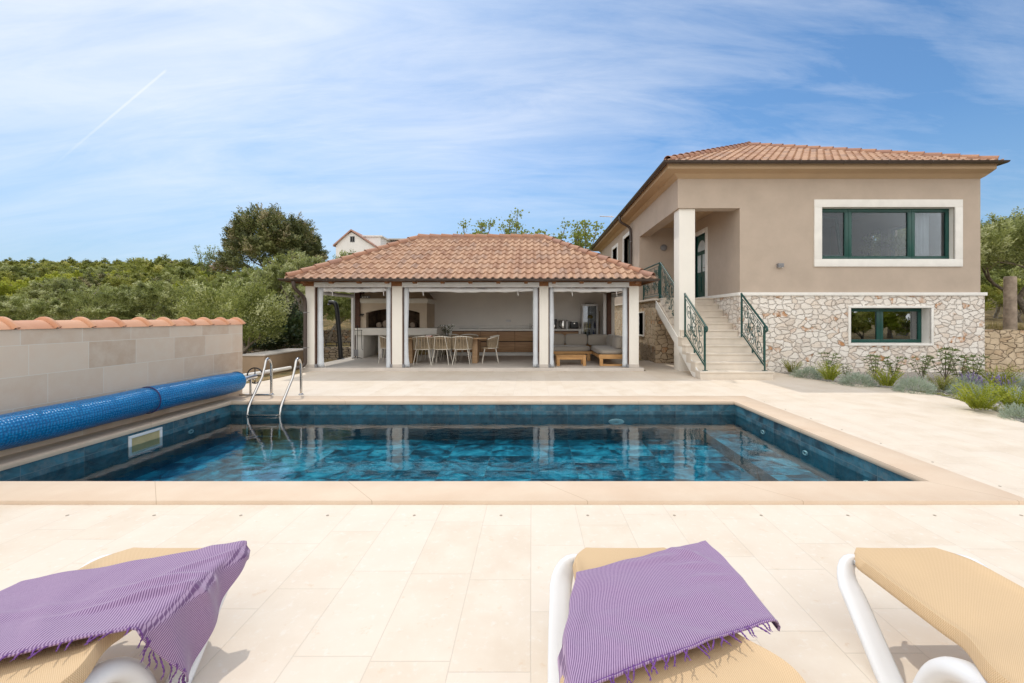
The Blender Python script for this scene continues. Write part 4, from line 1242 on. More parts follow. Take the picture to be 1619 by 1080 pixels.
# front face strips between arch and outline
na = len(arch)
vs = [(x, Yf, z) for x, z in arch] + [(x, Yf + .22, z) for x, z in arch]
f = [(i, i + 1, na + i + 1, na + i) for i in range(na - 1)]
m.add(vs, f)
m.add([(BX0, Yf, oz0), (ox0, Yf, oz0), (ox0, Yf, oz1), (ox0, Yf, BZ1), (BX0, Yf, BZ1)], [(0, 1, 2, 3, 4)])
m.add([(ox1, Yf, oz0), (BX1, Yf, oz0), (BX1, Yf, BZ1), (ox1, Yf, BZ1), (ox1, Yf, oz1)], [(0, 1, 2, 3, 4)])
top = arch[1:-1]
for a, b_ in zip(top[:-1], top[1:]): m.add([(a[0], Yf, a[1]), (b_[0], Yf, b_[1]), (b_[0], Yf, BZ1), (a[0], Yf, BZ1)], [(0, 1, 2, 3)])
m.add([(BX1, Yf, oz0), (BX1, 15.6, oz0), (BX1, 15.6, BZ1), (BX1, Yf, BZ1)], [(0, 1, 2, 3)])
m.build('breast', simple('fireplace_plaster', (.60, .50, .385), .9, .05, 3, .15, 60), bq, fix=False, smooth=0)
m = MB(); m.box(BX0 - .0, Yf - .05, 1.94, BX1 + .05, 15.6, 2.06); m.box(BX0, Yf - .02, 1.90, BX1 + .02, 15.6, 1.938); m.build('cornice', MT['cream'], bq, bevel=.01)
m = MB()
a_ = [(BX0, Yf, 2.062), (BX1, Yf, 2.062), (BX1, 15.58, 2.062), (BX0, 15.58, 2.062)]; c_ = [(BX0 + .75, Yf + .6, 3.0), (BX1 - .75, Yf + .6, 3.0), (BX1 - .75, 15.58, 3.0), (BX0 + .75, 15.58, 3.0)]
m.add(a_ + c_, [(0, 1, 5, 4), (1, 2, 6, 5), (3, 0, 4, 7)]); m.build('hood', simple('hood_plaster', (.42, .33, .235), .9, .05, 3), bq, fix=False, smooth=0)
m = MB()
m.add([(ox0, Yf + .2, oz0), (ox1, Yf + .2, oz0), (ox1 - .15, 15.45, oz0), (ox0 + .15, 15.45, oz0), (ox0, Yf + .2, 1.9), (ox1, Yf + .2, 1.9), (ox1 - .15, 15.45, 1.9), (ox0 + .15, 15.45, 1.9)],
      [(0, 1, 2, 3), (3, 2, 6, 7), (0, 3, 7, 4), (1, 5, 6, 2), (4, 7, 6, 5)]); m.build('firebox', MT['soot'], bq, fix=False, smooth=0)
m = MB(); m.box(-5.79, 14.10, .84, -3.10, 15.6, 1.07); m.build('hearth_shelf', MT['cream'], bq, bevel=.006)
for a, b_ in ((-5.79, -5.55), (-5.06, -4.93), (-3.42, -3.20)):
    m = MB(); m.box(a, 14.22, FZ, b_, 15.6, .838); m.build('support', MT['white'], bq, bevel=.004)
for i, (x, r_) in enumerate([(-5.25, .10), (-5.0, .14), (-4.72, .11), (-4.4, .09), (-4.1, .10)]):
    m = MB(); m.lathe([(r_ * .3, -.16), (r_ * .95, -.14), (r_, 0), (r_ * .9, .15), (r_ * .3, .17)], (x, 14.95, 1.08 + r_ * .8), 10, 'y')
    o = m.build('firewood_log', MT['log'], None, smooth=30)
    tag(o, ['thin grey log at the left end of the firebox', 'thickest grey log in the firebox', 'grey log just right of the thickest one in the firebox', 'short log behind the second pillar in the firebox', 'log at the right end of the firebox'][i], 'log', 'logs in the firebox')
# fire irons
t = thing('fire_tool_stand', 'black fire iron stand with hanging shovel and poker beside the fireplace', 'fire tools', (-5.62, 14.0, FZ))
m = MB(); m.tube([(-5.66, 14.0, FZ), (-5.66, 14.0, 1.12)], .010, 6); m.tube([(-5.74, 14.0, 1.0), (-5.50, 14.0, 1.0)], .008, 6)
for s_ in (-1, 1): m.tube([(-5.66, 14.0, FZ + .05), (-5.66 + .16 * s_, 13.95, FZ + .01)], .010, 6)
m.lathe([(.02, 1.10), (.03, 1.14), (.005, 1.18)], (-5.66, 14.0, 0), 8)
m.build('stand', MT['black'], t)
m = MB(); m.tube([(-5.70, 13.97, 1.0), (-5.70, 13.97, .38)], .008, 6); m.box(-5.77, 13.96, .17, -5.62, 13.975, .38); m.build('shovel', MT['greybox'], t, bevel=.004)
m = MB(); m.tube([(-5.52, 13.97, 1.02), (-5.50, 13.97, .4), (-5.47, 13.97, .36)], .008, 6); m.build('poker', MT['black'], t)
t = thing('wall_hook', 'small black hook rack fixed to the fireplace plaster left of the opening', 'hook', (-5.68, 14.44, 1.48))
m = MB()
for k in range(3): m.tube([(-5.74 + k * .05, 14.44, 1.53), (-5.74 + k * .05, 14.38, 1.50), (-5.73 + k * .05, 14.36, 1.46 + .02 * (k % 2))], .014, 6)
m.box(-5.76, 14.435, 1.505, -5.62, 14.446, 1.545); m.build('hook', MT['black'], t)
t = thing('speaker_box', 'small dark box with white dials on the cornice of the fireplace', 'box', (-5.62, 14.5, 2.062))
m = MB(); m.box(-5.74, 14.45, 2.062, -5.42, 14.6, 2.15); m.build('case', MT['greybox'], t, bevel=.01)
m = MB()
for k in range(3): m.lathe([(.022, 14.448), (.026, 14.435), (.01, 14.43)], (-5.66 + k * .08, 0, 2.105), 10, 'y')
m.build('dial', MT['whitepaint'], t)

# ------------------------------------------------------------------ kitchen run
kt = thing('kitchen_counter', 'long oak fronted kitchen counter with a white worktop along the back wall', 'kitchen counter', (-.5, 15.3, FZ))
KX0, KX1, KY = -2.78, 1.66, 15.05
m = MB(); m.box(KX0 - .20, KY - .02, .955, KX1 + .10, 15.6, 1.02); m.box(KX0 - .16, 15.58, 1.021, KX1 + .08, 15.615, 1.14); m.build('worktop', MT['trim'], kt, bevel=.004)
m = MB(); m.box(KX0 - .14, KY, FZ, KX0 - .002, 15.58, .953); m.box(KX1 + .002, KY, FZ, KX1 + .09, 15.58, .953); m.box(KX0, KY + .06, FZ, KX1, 15.5, .20); m.build('end_panel', MT['white'], kt)
m = MB(); m.box(KX0, KY + .03, .205, KX1, 15.55, .952); m.build('carcass', MT['dark'], kt)
x = KX0 + .004
widths = [.40, .30, .30, .60, .60, .60, .60, .45, .58]
for i, w_ in enumerate(widths):
    if i in (3, 4, 5, 6):
        for k, (za, zb_) in enumerate(((.215, .565), (.595, .93))):
            m = MB(); m.box(x + .004, KY, za, x + w_ - .004, KY + .022, zb_); m.build('drawer_front', MT['cab'], kt, bevel=.002)
    else:
        m = MB(); m.box(x + .004, KY, .215, x + w_ - .004, KY + .022, .93); m.build('door_front', MT['cab'], kt, bevel=.002)
    x += w_
m = MB(); m.box(-2.55, 15.12, 1.022, -1.9, 15.45, 1.027); m.build('hob', MT['black'], kt)
t = thing('wall_socket', 'white double socket on the pavilion back wall above the counter', 'socket', (-.83, 15.6, 1.3))
m = MB(); m.box(-.92, 15.602, 1.26, -.74, 15.62, 1.34); m.build('plate', MT['whitepaint'], t, bevel=.004)
t = thing('tap', 'small curved steel tap on the counter at the right of the middle bay', 'tap', (-.05, 15.4, 1.02))
m = MB(); m.tube(bend([(0 - .05, 15.42, 1.02), (-.05, 15.42, 1.2), (-.05, 15.28, 1.2), (-.05, 15.28, 1.14)], .06), .012, 8); m.lathe([(.022, 1.021), (.022, 1.05)], (-.05, 15.42, 0), 10); m.build('spout', MT['steel'], t)
t = thing('paper_roll_ring', 'round dark ring holder standing on the counter beside the third pillar', 'holder', (.0, 15.3, 1.02))
m = MB(); m.tube([(.06 + .055 * math.cos(a), 15.30, 1.085 + .06 * math.sin(a)) for a in [k * PI / 9 for k in range(19)]], .009, 6, cap=False); m.box(.01, 15.27, 1.0215, .11, 15.33, 1.03); m.build('ring', MT['greybox'], t)
# appliances
t = thing('coffee_machine', 'black coffee machine on the counter left of the kettle', 'coffee machine', (.84, 15.3, 1.02))
m = MB(); m.box(.72, 15.15, 1.022, .90, 15.45, 1.05); m.box(.72, 15.30, 1.051, .90, 15.45, 1.33); m.box(.71, 15.14, 1.26, .91, 15.44, 1.36); m.build('body', MT['black'], t, bevel=.012)
m = MB(); m.lathe([(.045, 1.051), (.05, 1.10), (.04, 1.17)], (.81, 15.21, 0), 12); m.build('jug', MT['steel'], t)
t = thing('kettle', 'tall black and steel kettle on the counter between the coffee machine and toaster', 'kettle', (1.14, 15.3, 1.02))
m = MB(); m.lathe([(.075, 1.022), (.08, 1.05), (.07, 1.2), (.058, 1.31), (.02, 1.34)], (1.13, 15.3, 0), 16); m.build('body', MT['steel'], t)
m = MB(); m.tube(bend([(1.07, 15.28, 1.30), (.99, 15.28, 1.30), (.99, 15.28, 1.10), (1.06, 15.28, 1.08)], .04), .014, 6); m.build('handle', MT['black'], t)
t = thing('water_filter_jug', 'white jug on the counter just right of the kettle', 'jug', (1.27, 15.3, 1.02))
m = MB(); m.lathe([(.05, 1.022), (.055, 1.1), (.048, 1.28), (.05, 1.31)], (1.27, 15.3, 0), 14); m.build('jug_body', MT['whitepaint'], t)
m = MB(); m.lathe([(.052, 1.312), (.045, 1.33), (.01, 1.335)], (1.27, 15.3, 0), 14); m.build('lid', MT['greybox'], t)
t = thing('toaster', 'black toaster on the counter next to the fridge', 'toaster', (1.52, 15.3, 1.02))
m = MB(); m.box(1.38, 15.2, 1.03, 1.66, 15.4, 1.27); m.build('body', MT['black'], t, bevel=.035, segs=3)
m = MB(); m.box(1.42, 15.26, 1.272, 1.62, 15.28, 1.276); m.box(1.42, 15.32, 1.272, 1.62, 15.34, 1.276); m.box(1.50, 15.185, 1.20, 1.54, 15.199, 1.23); m.build('slot_trim', MT['steel'], t)
# fridge
fg = thing('display_fridge', 'tall white display fridge with a glass door beside the counter', 'fridge', (2.05, 15.2, FZ))
FX0, FX1, FY0, FTZ = 1.775, 2.315, 14.98, 1.83
m = MB(); m.box(FX0, FY0 + .05, FZ + .03, FX0 + .03, 15.55, FTZ); m.box(FX1 - .03, FY0 + .05, FZ + .03, FX1, 15.55, FTZ); m.box(FX0 + .031, 15.5, FZ + .03, FX1 - .031, 15.55, FTZ); m.box(FX0, FY0 + .05, FTZ + .001, FX1, 15.55, FTZ + .06); m.box(FX0 + .031, FY0 + .05, FZ + .03, FX1 - .031, 15.5, FZ + .25)
m.build('cabinet', MT['whitepaint'], fg, bevel=.004)
dr = MB(); a0, a1, z0_, z1_ = FX0, FX1, FZ + .26, FTZ + .05
dr.box(a0, FY0, z0_, a0 + .04, FY0 + .045, z1_); dr.box(a1 - .04, FY0, z0_, a1, FY0 + .045, z1_); dr.box(a0 + .041, FY0, z0_, a1 - .041, FY0 + .045, z0_ + .05); dr.box(a0 + .041, FY0, z1_ - .06, a1 - .041, FY0 + .045, z1_)
dr.build('door_frame', MT['whitepaint'], fg, bevel=.004)
m = MB(); m.box(a0 + .042, FY0 + .018, z0_ + .052, a1 - .042, FY0 + .024, z1_ - .062); m.build('glass_door', MT['fridgeglass'], fg)
for z in (.72, 1.02, 1.36, 1.6):
    m = MB(); m.box(FX0 + .035, 15.06, z, FX1 - .035, 15.48, z + .01); m.build('shelf', MT['alu'], fg)
bott = [(1.90, 1.03, 'bottleb', 'blue bottle on the middle fridge shelf, at the left'), (1.98, 1.03, 'bottleg', 'green bottle on the middle fridge shelf'), (2.07, 1.03, 'bottley', 'amber bottle on the middle fridge shelf'), (2.16, 1.03, 'whitepaint', 'white milk bottle on the middle fridge shelf'), (2.24, 1.03, 'bottleb', 'blue bottle on the middle fridge shelf, at the right'),
        (1.92, .73, 'bottleg', 'green bottle on the low fridge shelf'), (2.05, .73, 'black', 'dark bottle on the low fridge shelf'), (2.2, .73, 'bottleb', 'blue bottle on the low fridge shelf')]
for x, z, mt, lab in bott:
    m = MB(); m.lathe([(.034, z + .001), (.036, z + .14), (.014, z + .20), (.014, z + .25)], (x, 15.2, 0), 10); o = m.build('bottle', MT[mt], None); tag(o, lab, 'bottle', 'bottles in the fridge')
m = MB(); m.lathe([(.03, 1.372), (.09, 1.40), (.10, 1.45), (.06, 1.50), (.01, 1.51)], (2.08, 15.2, 0), 14); tag(m.build('melon', MT['bottley'], None), 'round yellow melon on the upper fridge shelf', 'melon')
m = MB(); m.box(2.18, 15.12, 1.372, 2.25, 15.25, 1.49); tag(m.build('carton', MT['whitepaint'], None, bevel=.004), 'small dark-topped carton on the upper fridge shelf', 'carton')
t = thing('tray', 'flat dark tray lying on top of the fridge', 'tray', (2.05, 15.2, 1.89)); m = MB(); m.lathe([(.10, FTZ + .062), (.17, FTZ + .075), (.165, FTZ + .085), (.1, FTZ + .072)], (2.05, 15.2, 0), 20); m.build('dish', MT['darkwood'], t)
t = thing('broom', 'wooden handled broom leaning in the corner right of the fridge', 'broom', (2.42, 15.2, FZ))
m = MB(); m.tube([(2.38, 15.2, .45), (2.46, 15.45, 1.65)], .013, 6); m.build('handle', MT['oak'], t)
m = MB(); m.prism([(2.28, FZ + .02), (2.46, FZ + .02), (2.42, .45), (2.34, .45)], 'y', 15.12, 15.22); m.build('brush_head', MT['black'], t)

# ------------------------------------------------------------------ dining table and chairs
dt = thing('dining_table', 'long oak dining table with rounded ends under the pavilion', 'table', (-2.6, 12.75, FZ))
TZ = FZ + .75
m = MB(); ov = []
for i in range(48):
    a = 2 * PI * i / 48; cx, sy = math.cos(a), math.sin(a)
    ov.append((-2.6 + 1.38 * math.copysign(abs(cx) ** .55, cx), 12.75 + .52 * math.copysign(abs(sy) ** .75, sy)))
m.prism(ov, 'z', TZ - .04, TZ); m.build('tabletop', MT['oak'], dt, bevel=.008)
for x in (-3.55, -1.66):
    m = MB(); m.box(x - .06, 12.50, FZ, x + .09, 13.0, TZ - .042); m.build('leg', MT['oak'], dt, bevel=.01)
def make_chair(label):
    """back towards -y (camera side), seat at origin"""
    t = thing('dining_chair', label, 'chair', (0, 0, 0), 'woven rope chairs round the dining table')
    W = .27
    def shell(a, z):          # a from -1..1 around the back; horseshoe plan
        an = a * PI * .60
        flare = 1 + .10 * z
        x = W * math.sin(an) * 1.0 * flare; y = -.24 * math.cos(an) * flare + .02
        zz = .44 + z * (.36 - .10 * (abs(a) ** 2.2))
        return Vector((x, y, zz))
    m = MB(); K = 64
    for i in range(K + 1):
        a = -1 + 2 * i / K
        sk = .05 * math.sin(i * 1.3)
        m.tube([shell(a, 0), shell(a + sk * .5, .5), shell(a + sk, 1.0)], .0085, 5)
    m.build('woven_back', MT['rope'], t, world=False)
    m = MB(); m.tube([shell(-1 + 2 * i / 24, 1.0) for i in range(25)], .014, 8); m.tube([shell(-1 + 2 * i / 24, 0) for i in range(25)], .011, 8)
    for a in (-.42, .42): m.tube([shell(a, 0) + Vector((0, -.012, 0)), shell(a * .62, 1.0) + Vector((0, -.012, 0))], .008, 6)
    m.build('back_frame', MT['ivory'], t, world=False)
    m = MB(); m.prism([(W * .96 * math.cos(b_), .03 + .25 * math.sin(b_)) for b_ in [i * PI / 14 for i in range(28)]], 'z', .42, .465)
    m.build('seat', MT['rope'], t, bevel=.01, world=False)
    for sx, sy in ((-1, -1), (1, -1), (-1, 1), (1, 1)):
        m = MB(); m.tube([(sx * .17, .02 + sy * .16, .43), (sx * .245, .02 + sy * .24, 0.0)], [.013, .009], 8); m.build('leg', MT['ivory'], t, world=False)
    return t
ch0 = make_chair('rope chair with its back to the pool, first from the left at the table')
ch0.location = (-3.07, 12.24, FZ); ch0.rotation_euler.z = R(4)
for (x, y, rz, lab) in [(-2.54, 12.24, R(-3), 'rope chair with its back to the pool, middle of the three at the table'),
                        (-1.97, 12.26, R(2), 'rope chair with its back to the pool, third from the left at the table'),
                        (-1.20, 12.75, R(98), 'rope chair at the right end of the dining table facing left'),
                        (-4.24, 12.75, R(-86), 'rope chair at the left end of the dining table, half hidden by the second pillar'),
                        (-3.15, 13.42, R(176), 'rope chair on the far side of the table behind the napkin box'),
                        (-2.55, 13.45, R(182), 'rope chair on the far side of the table behind the vase'),
                        (-1.95, 13.42, R(184), 'rope chair on the far side of the table at the right')]:
    c = copy_tree(ch0); c.location = (x, y, FZ); c.rotation_euler.z = rz; c['label'] = lab
# vase with flowers
t = thing('flower_vase', 'glass vase of white flowers and dark leaves on the dining table', 'vase', (-2.50, 12.72, TZ))
m = MB(); m.lathe([(.045, TZ + .001), (.055, TZ + .02), (.05, TZ + .12), (.06, TZ + .17)], (-2.50, 12.72, 0), 14); m.build('glass_vase', MT['glass2'], t)
m = MB(); rg = random.Random(11)
for i in range(170):
    th = rg.uniform(0, 2 * PI); rr = rg.uniform(0, .20); z = TZ + rg.uniform(.12, .36) 
    p = Vector((-2.50 + rr * math.cos(th) * (z - TZ) * 3.2, 12.72 + rr * math.sin(th) * .8, z)); d_ = Vector((math.cos(th), math.sin(th), rg.uniform(-.2, 1))).normalized(); s_ = d_.cross(Vector((rg.random(), rg.random(), rg.random()))).normalized()
    L = rg.uniform(.03, .07); m.add([p, p + d_ * L * .5 + s_ * .014, p + d_ * L, p + d_ * L * .5 - s_ * .014], [(0, 1, 2, 3)], (rg.random(),) * 3)
m.build('leaves', MT['darkleaf'], t, smooth=0, fix=False)
m = MB()
for i in range(9):
    th = rg.uniform(0, 2 * PI); rr = rg.uniform(.02, .22); p = (-2.50 + rr * math.cos(th), 12.72 + rr * .5 * math.sin(th), TZ + .26 + rg.uniform(-.03, .12))
    m.lathe([(.004, -.02), (.018, -.008), (.022, .006), (.008, .016)], p, 7)
m.build('blossoms', MT['whitepaint'], t)
t = thing('napkin_box', 'small brown box of white napkins on the dining table', 'box', (-2.95, 12.55, TZ))
m = MB(); m.box(-3.06, 12.42, TZ + .001, -2.88, 12.56, TZ + .055); m.build('tray', MT['red'], t, bevel=.004)
m = MB(); m.box(-3.045, 12.43, TZ + .056, -2.895, 12.55, TZ + .075); m.build('napkins', MT['whitepaint'], t, bevel=.003)

# ------------------------------------------------------------------ corner sofa and coffee table
sf = thing('corner_sofa', 'L-shaped acacia corner sofa with grey brown cushions', 'sofa', (1.6, 13.2, FZ))
def cushion(name, x0, y0, z0, x1, y1, z1, puff=.03, lean=0, axis='y', parent=sf, mt='cushion'):
    cx, cy, cz = (x0 + x1) / 2, (y0 + y1) / 2, (z0 + z1) / 2; hx, hy, hz = (x1 - x0) / 2, (y1 - y0) / 2, (z1 - z0) / 2
    bm = bmesh.new(); bmesh.ops.create_cube(bm, size=2.0); bmesh.ops.subdivide_edges(bm, edges=bm.edges, cuts=7, use_grid_fill=True)
    m = MB(); bm.verts.index_update()
    rg = random.Random(int(x0 * 91 + y0 * 37 + z0 * 13))
    p1, p2 = rg.uniform(0, 6), rg.uniform(0, 6)
    for v in bm.verts:
        x, y, z = v.co
        # superellipsoid rounding: thin axis bulges in the middle
        e = 5.0
        k = (abs(x) ** e + abs(y) ** e + abs(z) ** e) ** (1 / e)
        q = Vector((x, y, z)) / max(1, k) 
        X, Y, Z = q
        thin = min((hx, 'x'), (hy, 'y'), (hz, 'z'))[1]
        o1, o2 = {'x': (Y, Z), 'y': (X, Z), 'z': (X, Y)}[thin]
        bul = 1 + .25 * (1 - o1 * o1) * (1 - o2 * o2) + .03 * math.sin(5 * o1 + p1) + .03 * math.sin(4 * o2 + p2)
        px, py, pz = X * hx, Y * hy, Z * hz
        if thin == 'x': px *= bul
        elif thin == 'y': py *= bul
        else: pz *= bul
        if lean and axis == 'y': py += lean * (pz + hz)
        if lean and axis == 'x': px += lean * (pz + hz)
        m.v.append((cx + px, cy + py, cz + pz))
    for f in bm.faces: m.f.append(tuple(v.index for v in f.verts)); m.c.append(None); m.uv.append(None)
    bm.free(); return m.build(name, MT[mt], parent, smooth=80)
m = MB()
m.box(.40, 13.18, .30, 2.62, 13.24, .38); m.box(.40, 13.25, .31, 2.62, 13.98, .36)
m.box(1.86, 11.80, .28, 2.64, 11.86, .40); m.box(1.86, 11.865, .30, 1.90, 13.17, .38); m.box(1.91, 11.865, .31, 2.64, 13.17, .36)
m.build('platform', MT['teak'], sf, bevel=.006)
for (x, y) in ((.46, 13.20), (1.72, 13.20), (.46, 13.9), (1.88, 11.80), (2.56, 13.9)):
    m = MB(); m.box(x, y, FZ, x + .09, y + .09, .298 if y > 12 else .278); m.build('leg', MT['teak'], sf, bevel=.004)
m = MB(); m.box(1.975, 11.80, FZ + .0, 2.64, 11.87, FZ + .05); m.build('floor_rail', MT['teak'], sf, bevel=.004)
m = MB(); m.box(.40, 13.98, .37, 2.62, 14.03, .72); m.build('backrest_frame', MT['teak'], sf, bevel=.006)
cushion('seat_cushion', .42, 13.16, .37, 1.84, 13.86, .53); cushion('seat_cushion', 1.86, 11.84, .38, 2.62, 13.84, .54)
cushion('back_cushion', .22, 13.70, .52, 1.08, 13.88, .90, lean=.12); cushion('back_cushion', 1.085, 13.70, .52, 1.80, 13.88, .90, lean=.12); cushion('back_cushion', 1.81, 13.70, .52, 2.5, 13.88, .88, lean=.12)
cushion('back_cushion', 2.34, 12.75, .52, 2.52, 13.60, .90, lean=.12, axis='x'); cushion('back_cushion', 2.36, 11.92, .52, 2.54, 12.74, .90, lean=.12, axis='x')
ct = thing('coffee_table', 'low acacia slatted coffee table in front of the corner sofa', 'coffee table', (1.1, 12.0, FZ))
m = MB()
for k in range(5): m.box(.68 , 11.82 + k * .125, .345, 1.52, 11.93 + k * .125, .375)
m.build('slat_top', MT['teak'], ct, bevel=.004)
m = MB(); m.box(.72, 11.84, .26, 1.48, 11.87, .343); m.box(.72, 12.36, .26, 1.48, 12.39, .343); m.build('apron', MT['teak'], ct)
for (x, y) in ((.70, 11.83), (1.42, 11.83), (.70, 12.32), (1.42, 12.32)):
    m = MB(); m.box(x, y - .008, FZ, x + .085, y + .07, .343); m.build('leg', MT['teak'], ct, bevel=.004)

# ------------------------------------------------------------------ left garden edge
t = thing('solar_shower', 'black curved solar garden shower column seen through the left bay', 'shower', (-6.50, 14.7, 0))
m = MB(); m.tube(bend([(-6.46, 14.6, .0), (-6.52, 14.6, .9), (-6.60, 14.6, 1.72), (-6.66, 14.6, 1.93), (-6.86, 14.6, 1.93)], .16, 8), [.10] * 1 + [.085] * 9 + [.068] * 9 + [.062] * 8 + [.055] * 1 if False else .072, 14)
m.build('column', MT['black'], t, smooth=60)
m = MB(); m.lathe([(.12, 0), (.12, .03), (.08, .05)], (-6.46, 14.6, .0), 16); m.build('base', MT['black'], t)
m = MB(); m.lathe([(.045, 1.84), (.06, 1.86), (.03, 1.90)], (-6.86, 14.6, 0), 14); m.build('shower_head', MT['greybox'], t)
t = thing('low_planter_wall', 'low brown slab clad wall left of the pavilion downpipe', 'low wall', (-7.0, 12, 0))
m = MB(); m.box(-7.45, 10.9, -.1, -6.76, 13.2, .435); m.build('cladding', MT['planter'], t, bevel=.01)
m = MB(); m.box(-7.47, 10.88, .438, -6.74, 13.22, .47); m.build('cap', MT['concrete'], t, bevel=.006)
t = thing('white_edging_pipe', 'long white pipe kerb along the left edge of the terrace', 'kerb', (-6.4, 9.5, 0))
m = MB(); m.tube(bend([(-6.9, 7.6, .12), (-6.55, 8.6, .13), (-6.33, 9.8, .12), (-6.22, 11.1, .12)], .5), .045, 10); m.build('pipe', MT['trim'], t)
t = thing('metal_frame_bench', 'dark metal frame lying on the dry stone wall behind the shower', 'frame', (-6.9, 15.9, .35))
m = MB(); m.tube([(-7.5, 15.7, .52), (-6.2, 15.7, .54)], .015, 6); m.tube([(-7.5, 15.7, .40), (-6.2, 15.7, .42)], .015, 6)
for x in (-7.5, -7.1, -6.6, -6.2): m.tube([(x, 15.7, .30), (x, 15.7, .54)], .015, 6)
m.build('bars', MT['black'], t)
def stone_wall(name, label, pts, h, w=.3, mt='drystone', zb=None):
    t = thing(name, label, 'stone wall', (pts[0][0], pts[0][1], 0)); rg = random.Random(len(label))
    m = MB(); vs = []; n = 0
    # resample
    P = [Vector((*p, 0)) for p in pts]; S = []
    for a, b_ in zip(P[:-1], P[1:]):
        k = max(1, int((b_ - a).length / .18)); S += [a + (b_ - a) * i / k for i in range(k)]
    S.append(P[-1])
    for i, p in enumerate(S):
        d_ = (S[min(i + 1, len(S) - 1)] - S[max(i - 1, 0)]).normalized(); s_ = Vector((-d_.y, d_.x, 0))
        z0 = (zb if zb is not None else terr(p.x, p.y - .6)) - .15; hh = z0 + .15 + h + rg.uniform(-.05, .04)
        for off, zz in ((-w / 2 - .02, z0), (-w / 2 + rg.uniform(-.02, .02), (z0 + hh) / 2), (-w / 2 + .02, hh), (w / 2, hh), (w / 2, z0)): vs.append(p + s_ * off + Vector((0, 0, zz)))
    f = []
    for i in range(len(S) - 1):
        for k in range(4): f.append((i * 5 + k, i * 5 + k + 1, (i + 1) * 5 + k + 1, (i + 1) * 5 + k))
    f.append((0, 1, 2, 3, 4)); q = (len(S) - 1) * 5; f.append((q + 4, q + 3, q + 2, q + 1, q))
    m.add(vs, f); m.build('stonework', MT[mt], t, smooth=0); return t
stone_wall('dry_stone_wall', 'low dry stone terrace wall directly behind the solar shower', [(-14, 14.9), (-10, 15.25), (-6.15, 15.35)], .36)
stone_wall('dry_stone_wall', 'upper dry stone terrace wall in the dry grass behind the shower', [(-16, 19.4), (-10, 19.7), (-4, 19.6)], .55)
stone_wall('dry_stone_wall', 'dark dry stone wall between the boundary wall and the low brown wall', [(-9.6, 10.6), (-8.4, 12.2), (-7.5, 13.3)], .40)
# ------------------------------------------------------------------ main house
HX, HXR, HYF, HYB = 3.85, 11.80, 11.30, 24.0
hs = thing('main_house', 'beige rendered villa with a pale rubble stone base and a terracotta hipped roof', 'house', (7.8, 17, 0))
front = lambda u, d_, z: (u, HYF + d_, z)
sidel = lambda u, d_, z: (HX + d_, u, z)
BZ = 2.03; TOPZ = 5.16
UW = (7.62, 11.11, 2.95, 4.31)           # upper window opening
m = MB(); m.wall(front, [(HX - 1, 5.48, BZ - 1, 4.29), UW], HX, HXR, BZ, TOPZ, .34); m.build('front_wall', MT['beige'], hs, smooth=0, fix=False)
sw = [(16.65, 17.85, 3.30, 4.66), (19.2, 20.3, 3.3, 4.60)]
m = MB(); m.wall(sidel, [(HYF - 1, 15.3, BZ - 1, 4.29)] + sw, HYF + .34, HYB, BZ - .05, TOPZ, .34); m.build('left_wall', MT['beige'], hs, smooth=0, fix=False)
RW = [(13.0, 13.87, 3.0, 4.28), (14.15, 14.85, 3.0, 4.28)]
m = MB(); m.wall(lambda u, d_, z: (HXR - d_, u, z), RW, HYF + .341, HYB, BZ, TOPZ, .3); m.build('right_wall', MT['beige'], hs, smooth=0, fix=False)
m = MB(); m.box(HX + .341, HYB - .3, BZ, HXR - .301, HYB, TOPZ); m.build('rear_wall', MT['beige'], hs)
for (a, b_, c, d_) in RW:
    m = MB(); X0, X1 = HXR - .20, HXR - .13
    m.box(X0, a, c, X1, a + .07, d_); m.box(X0, b_ - .07, c, X1, b_, d_); m.box(X0, a + .071, d_ - .07, X1, b_ - .071, d_); m.box(X0, a + .071, c, X1, b_ - .071, c + .07)
    m.build('side_window_frame', MT['rail'], hs)
# porch
DX = 5.48
m = MB(); m.wall(lambda u, d_, z: (DX + d_, u, z), [(13.50, 14.42, 2.0, 4.10)], HYF + .341, 15.299, BZ - .02, 4.60, .25); m.build('porch_door_wall', MT['beige'], hs, smooth=0, fix=False)
m = MB(); m.box(HX - .003, 15.294, BZ - .02, DX - .003, 15.5, 4.60); m.build('porch_back_wall', MT['beige'], hs)
m = MB(); m.box(HX + .341, HYF + .341, 4.602, DX + .25, 15.5, 4.68); m.build('porch_ceiling', MT['beige_soffit'], hs)
# interior dark room
m = MB(); m.box(DX + .26, HYF + .342, 2.04, HXR - .31, 16.5, 2.06); m.box(DX + .26, HYF + .342, 4.9, HXR - .31, 16.5, 4.92); m.box(DX + .26, 16.5, 2.06, HXR - .31, 16.6, 4.9)
m.build('room_lining', simple('room_paint', (.34, .34, .36), .9, .04, 3), hs)
# stone base
LW = (8.34, 10.44, .74, 1.666)
m = MB(); m.wall(lambda u, d_, z: (u, HYF - .05 + d_, z), [LW], 5.44, 11.86, -.1, 1.985, .34); m.build('stone_base', MT['rubble'], hs, smooth=0, fix=False)
m = MB(); m.box(5.44, HYF + .291, -.1, 5.66, 13.4, 1.985); m.build('stone_base', MT['rubble'], hs, smooth=0)
m = MB(); m.box(11.60, HYF + .291, -.1, 11.86, 24, 1.985); m.build('stone_base', MT['rubble'], hs, smooth=0)
m = MB(); m.box(LW[0] - .3, HYF + .9, .2, LW[1] + .3, HYF + .95, 1.9); m.build('basement_lining', MT['dark'], hs)
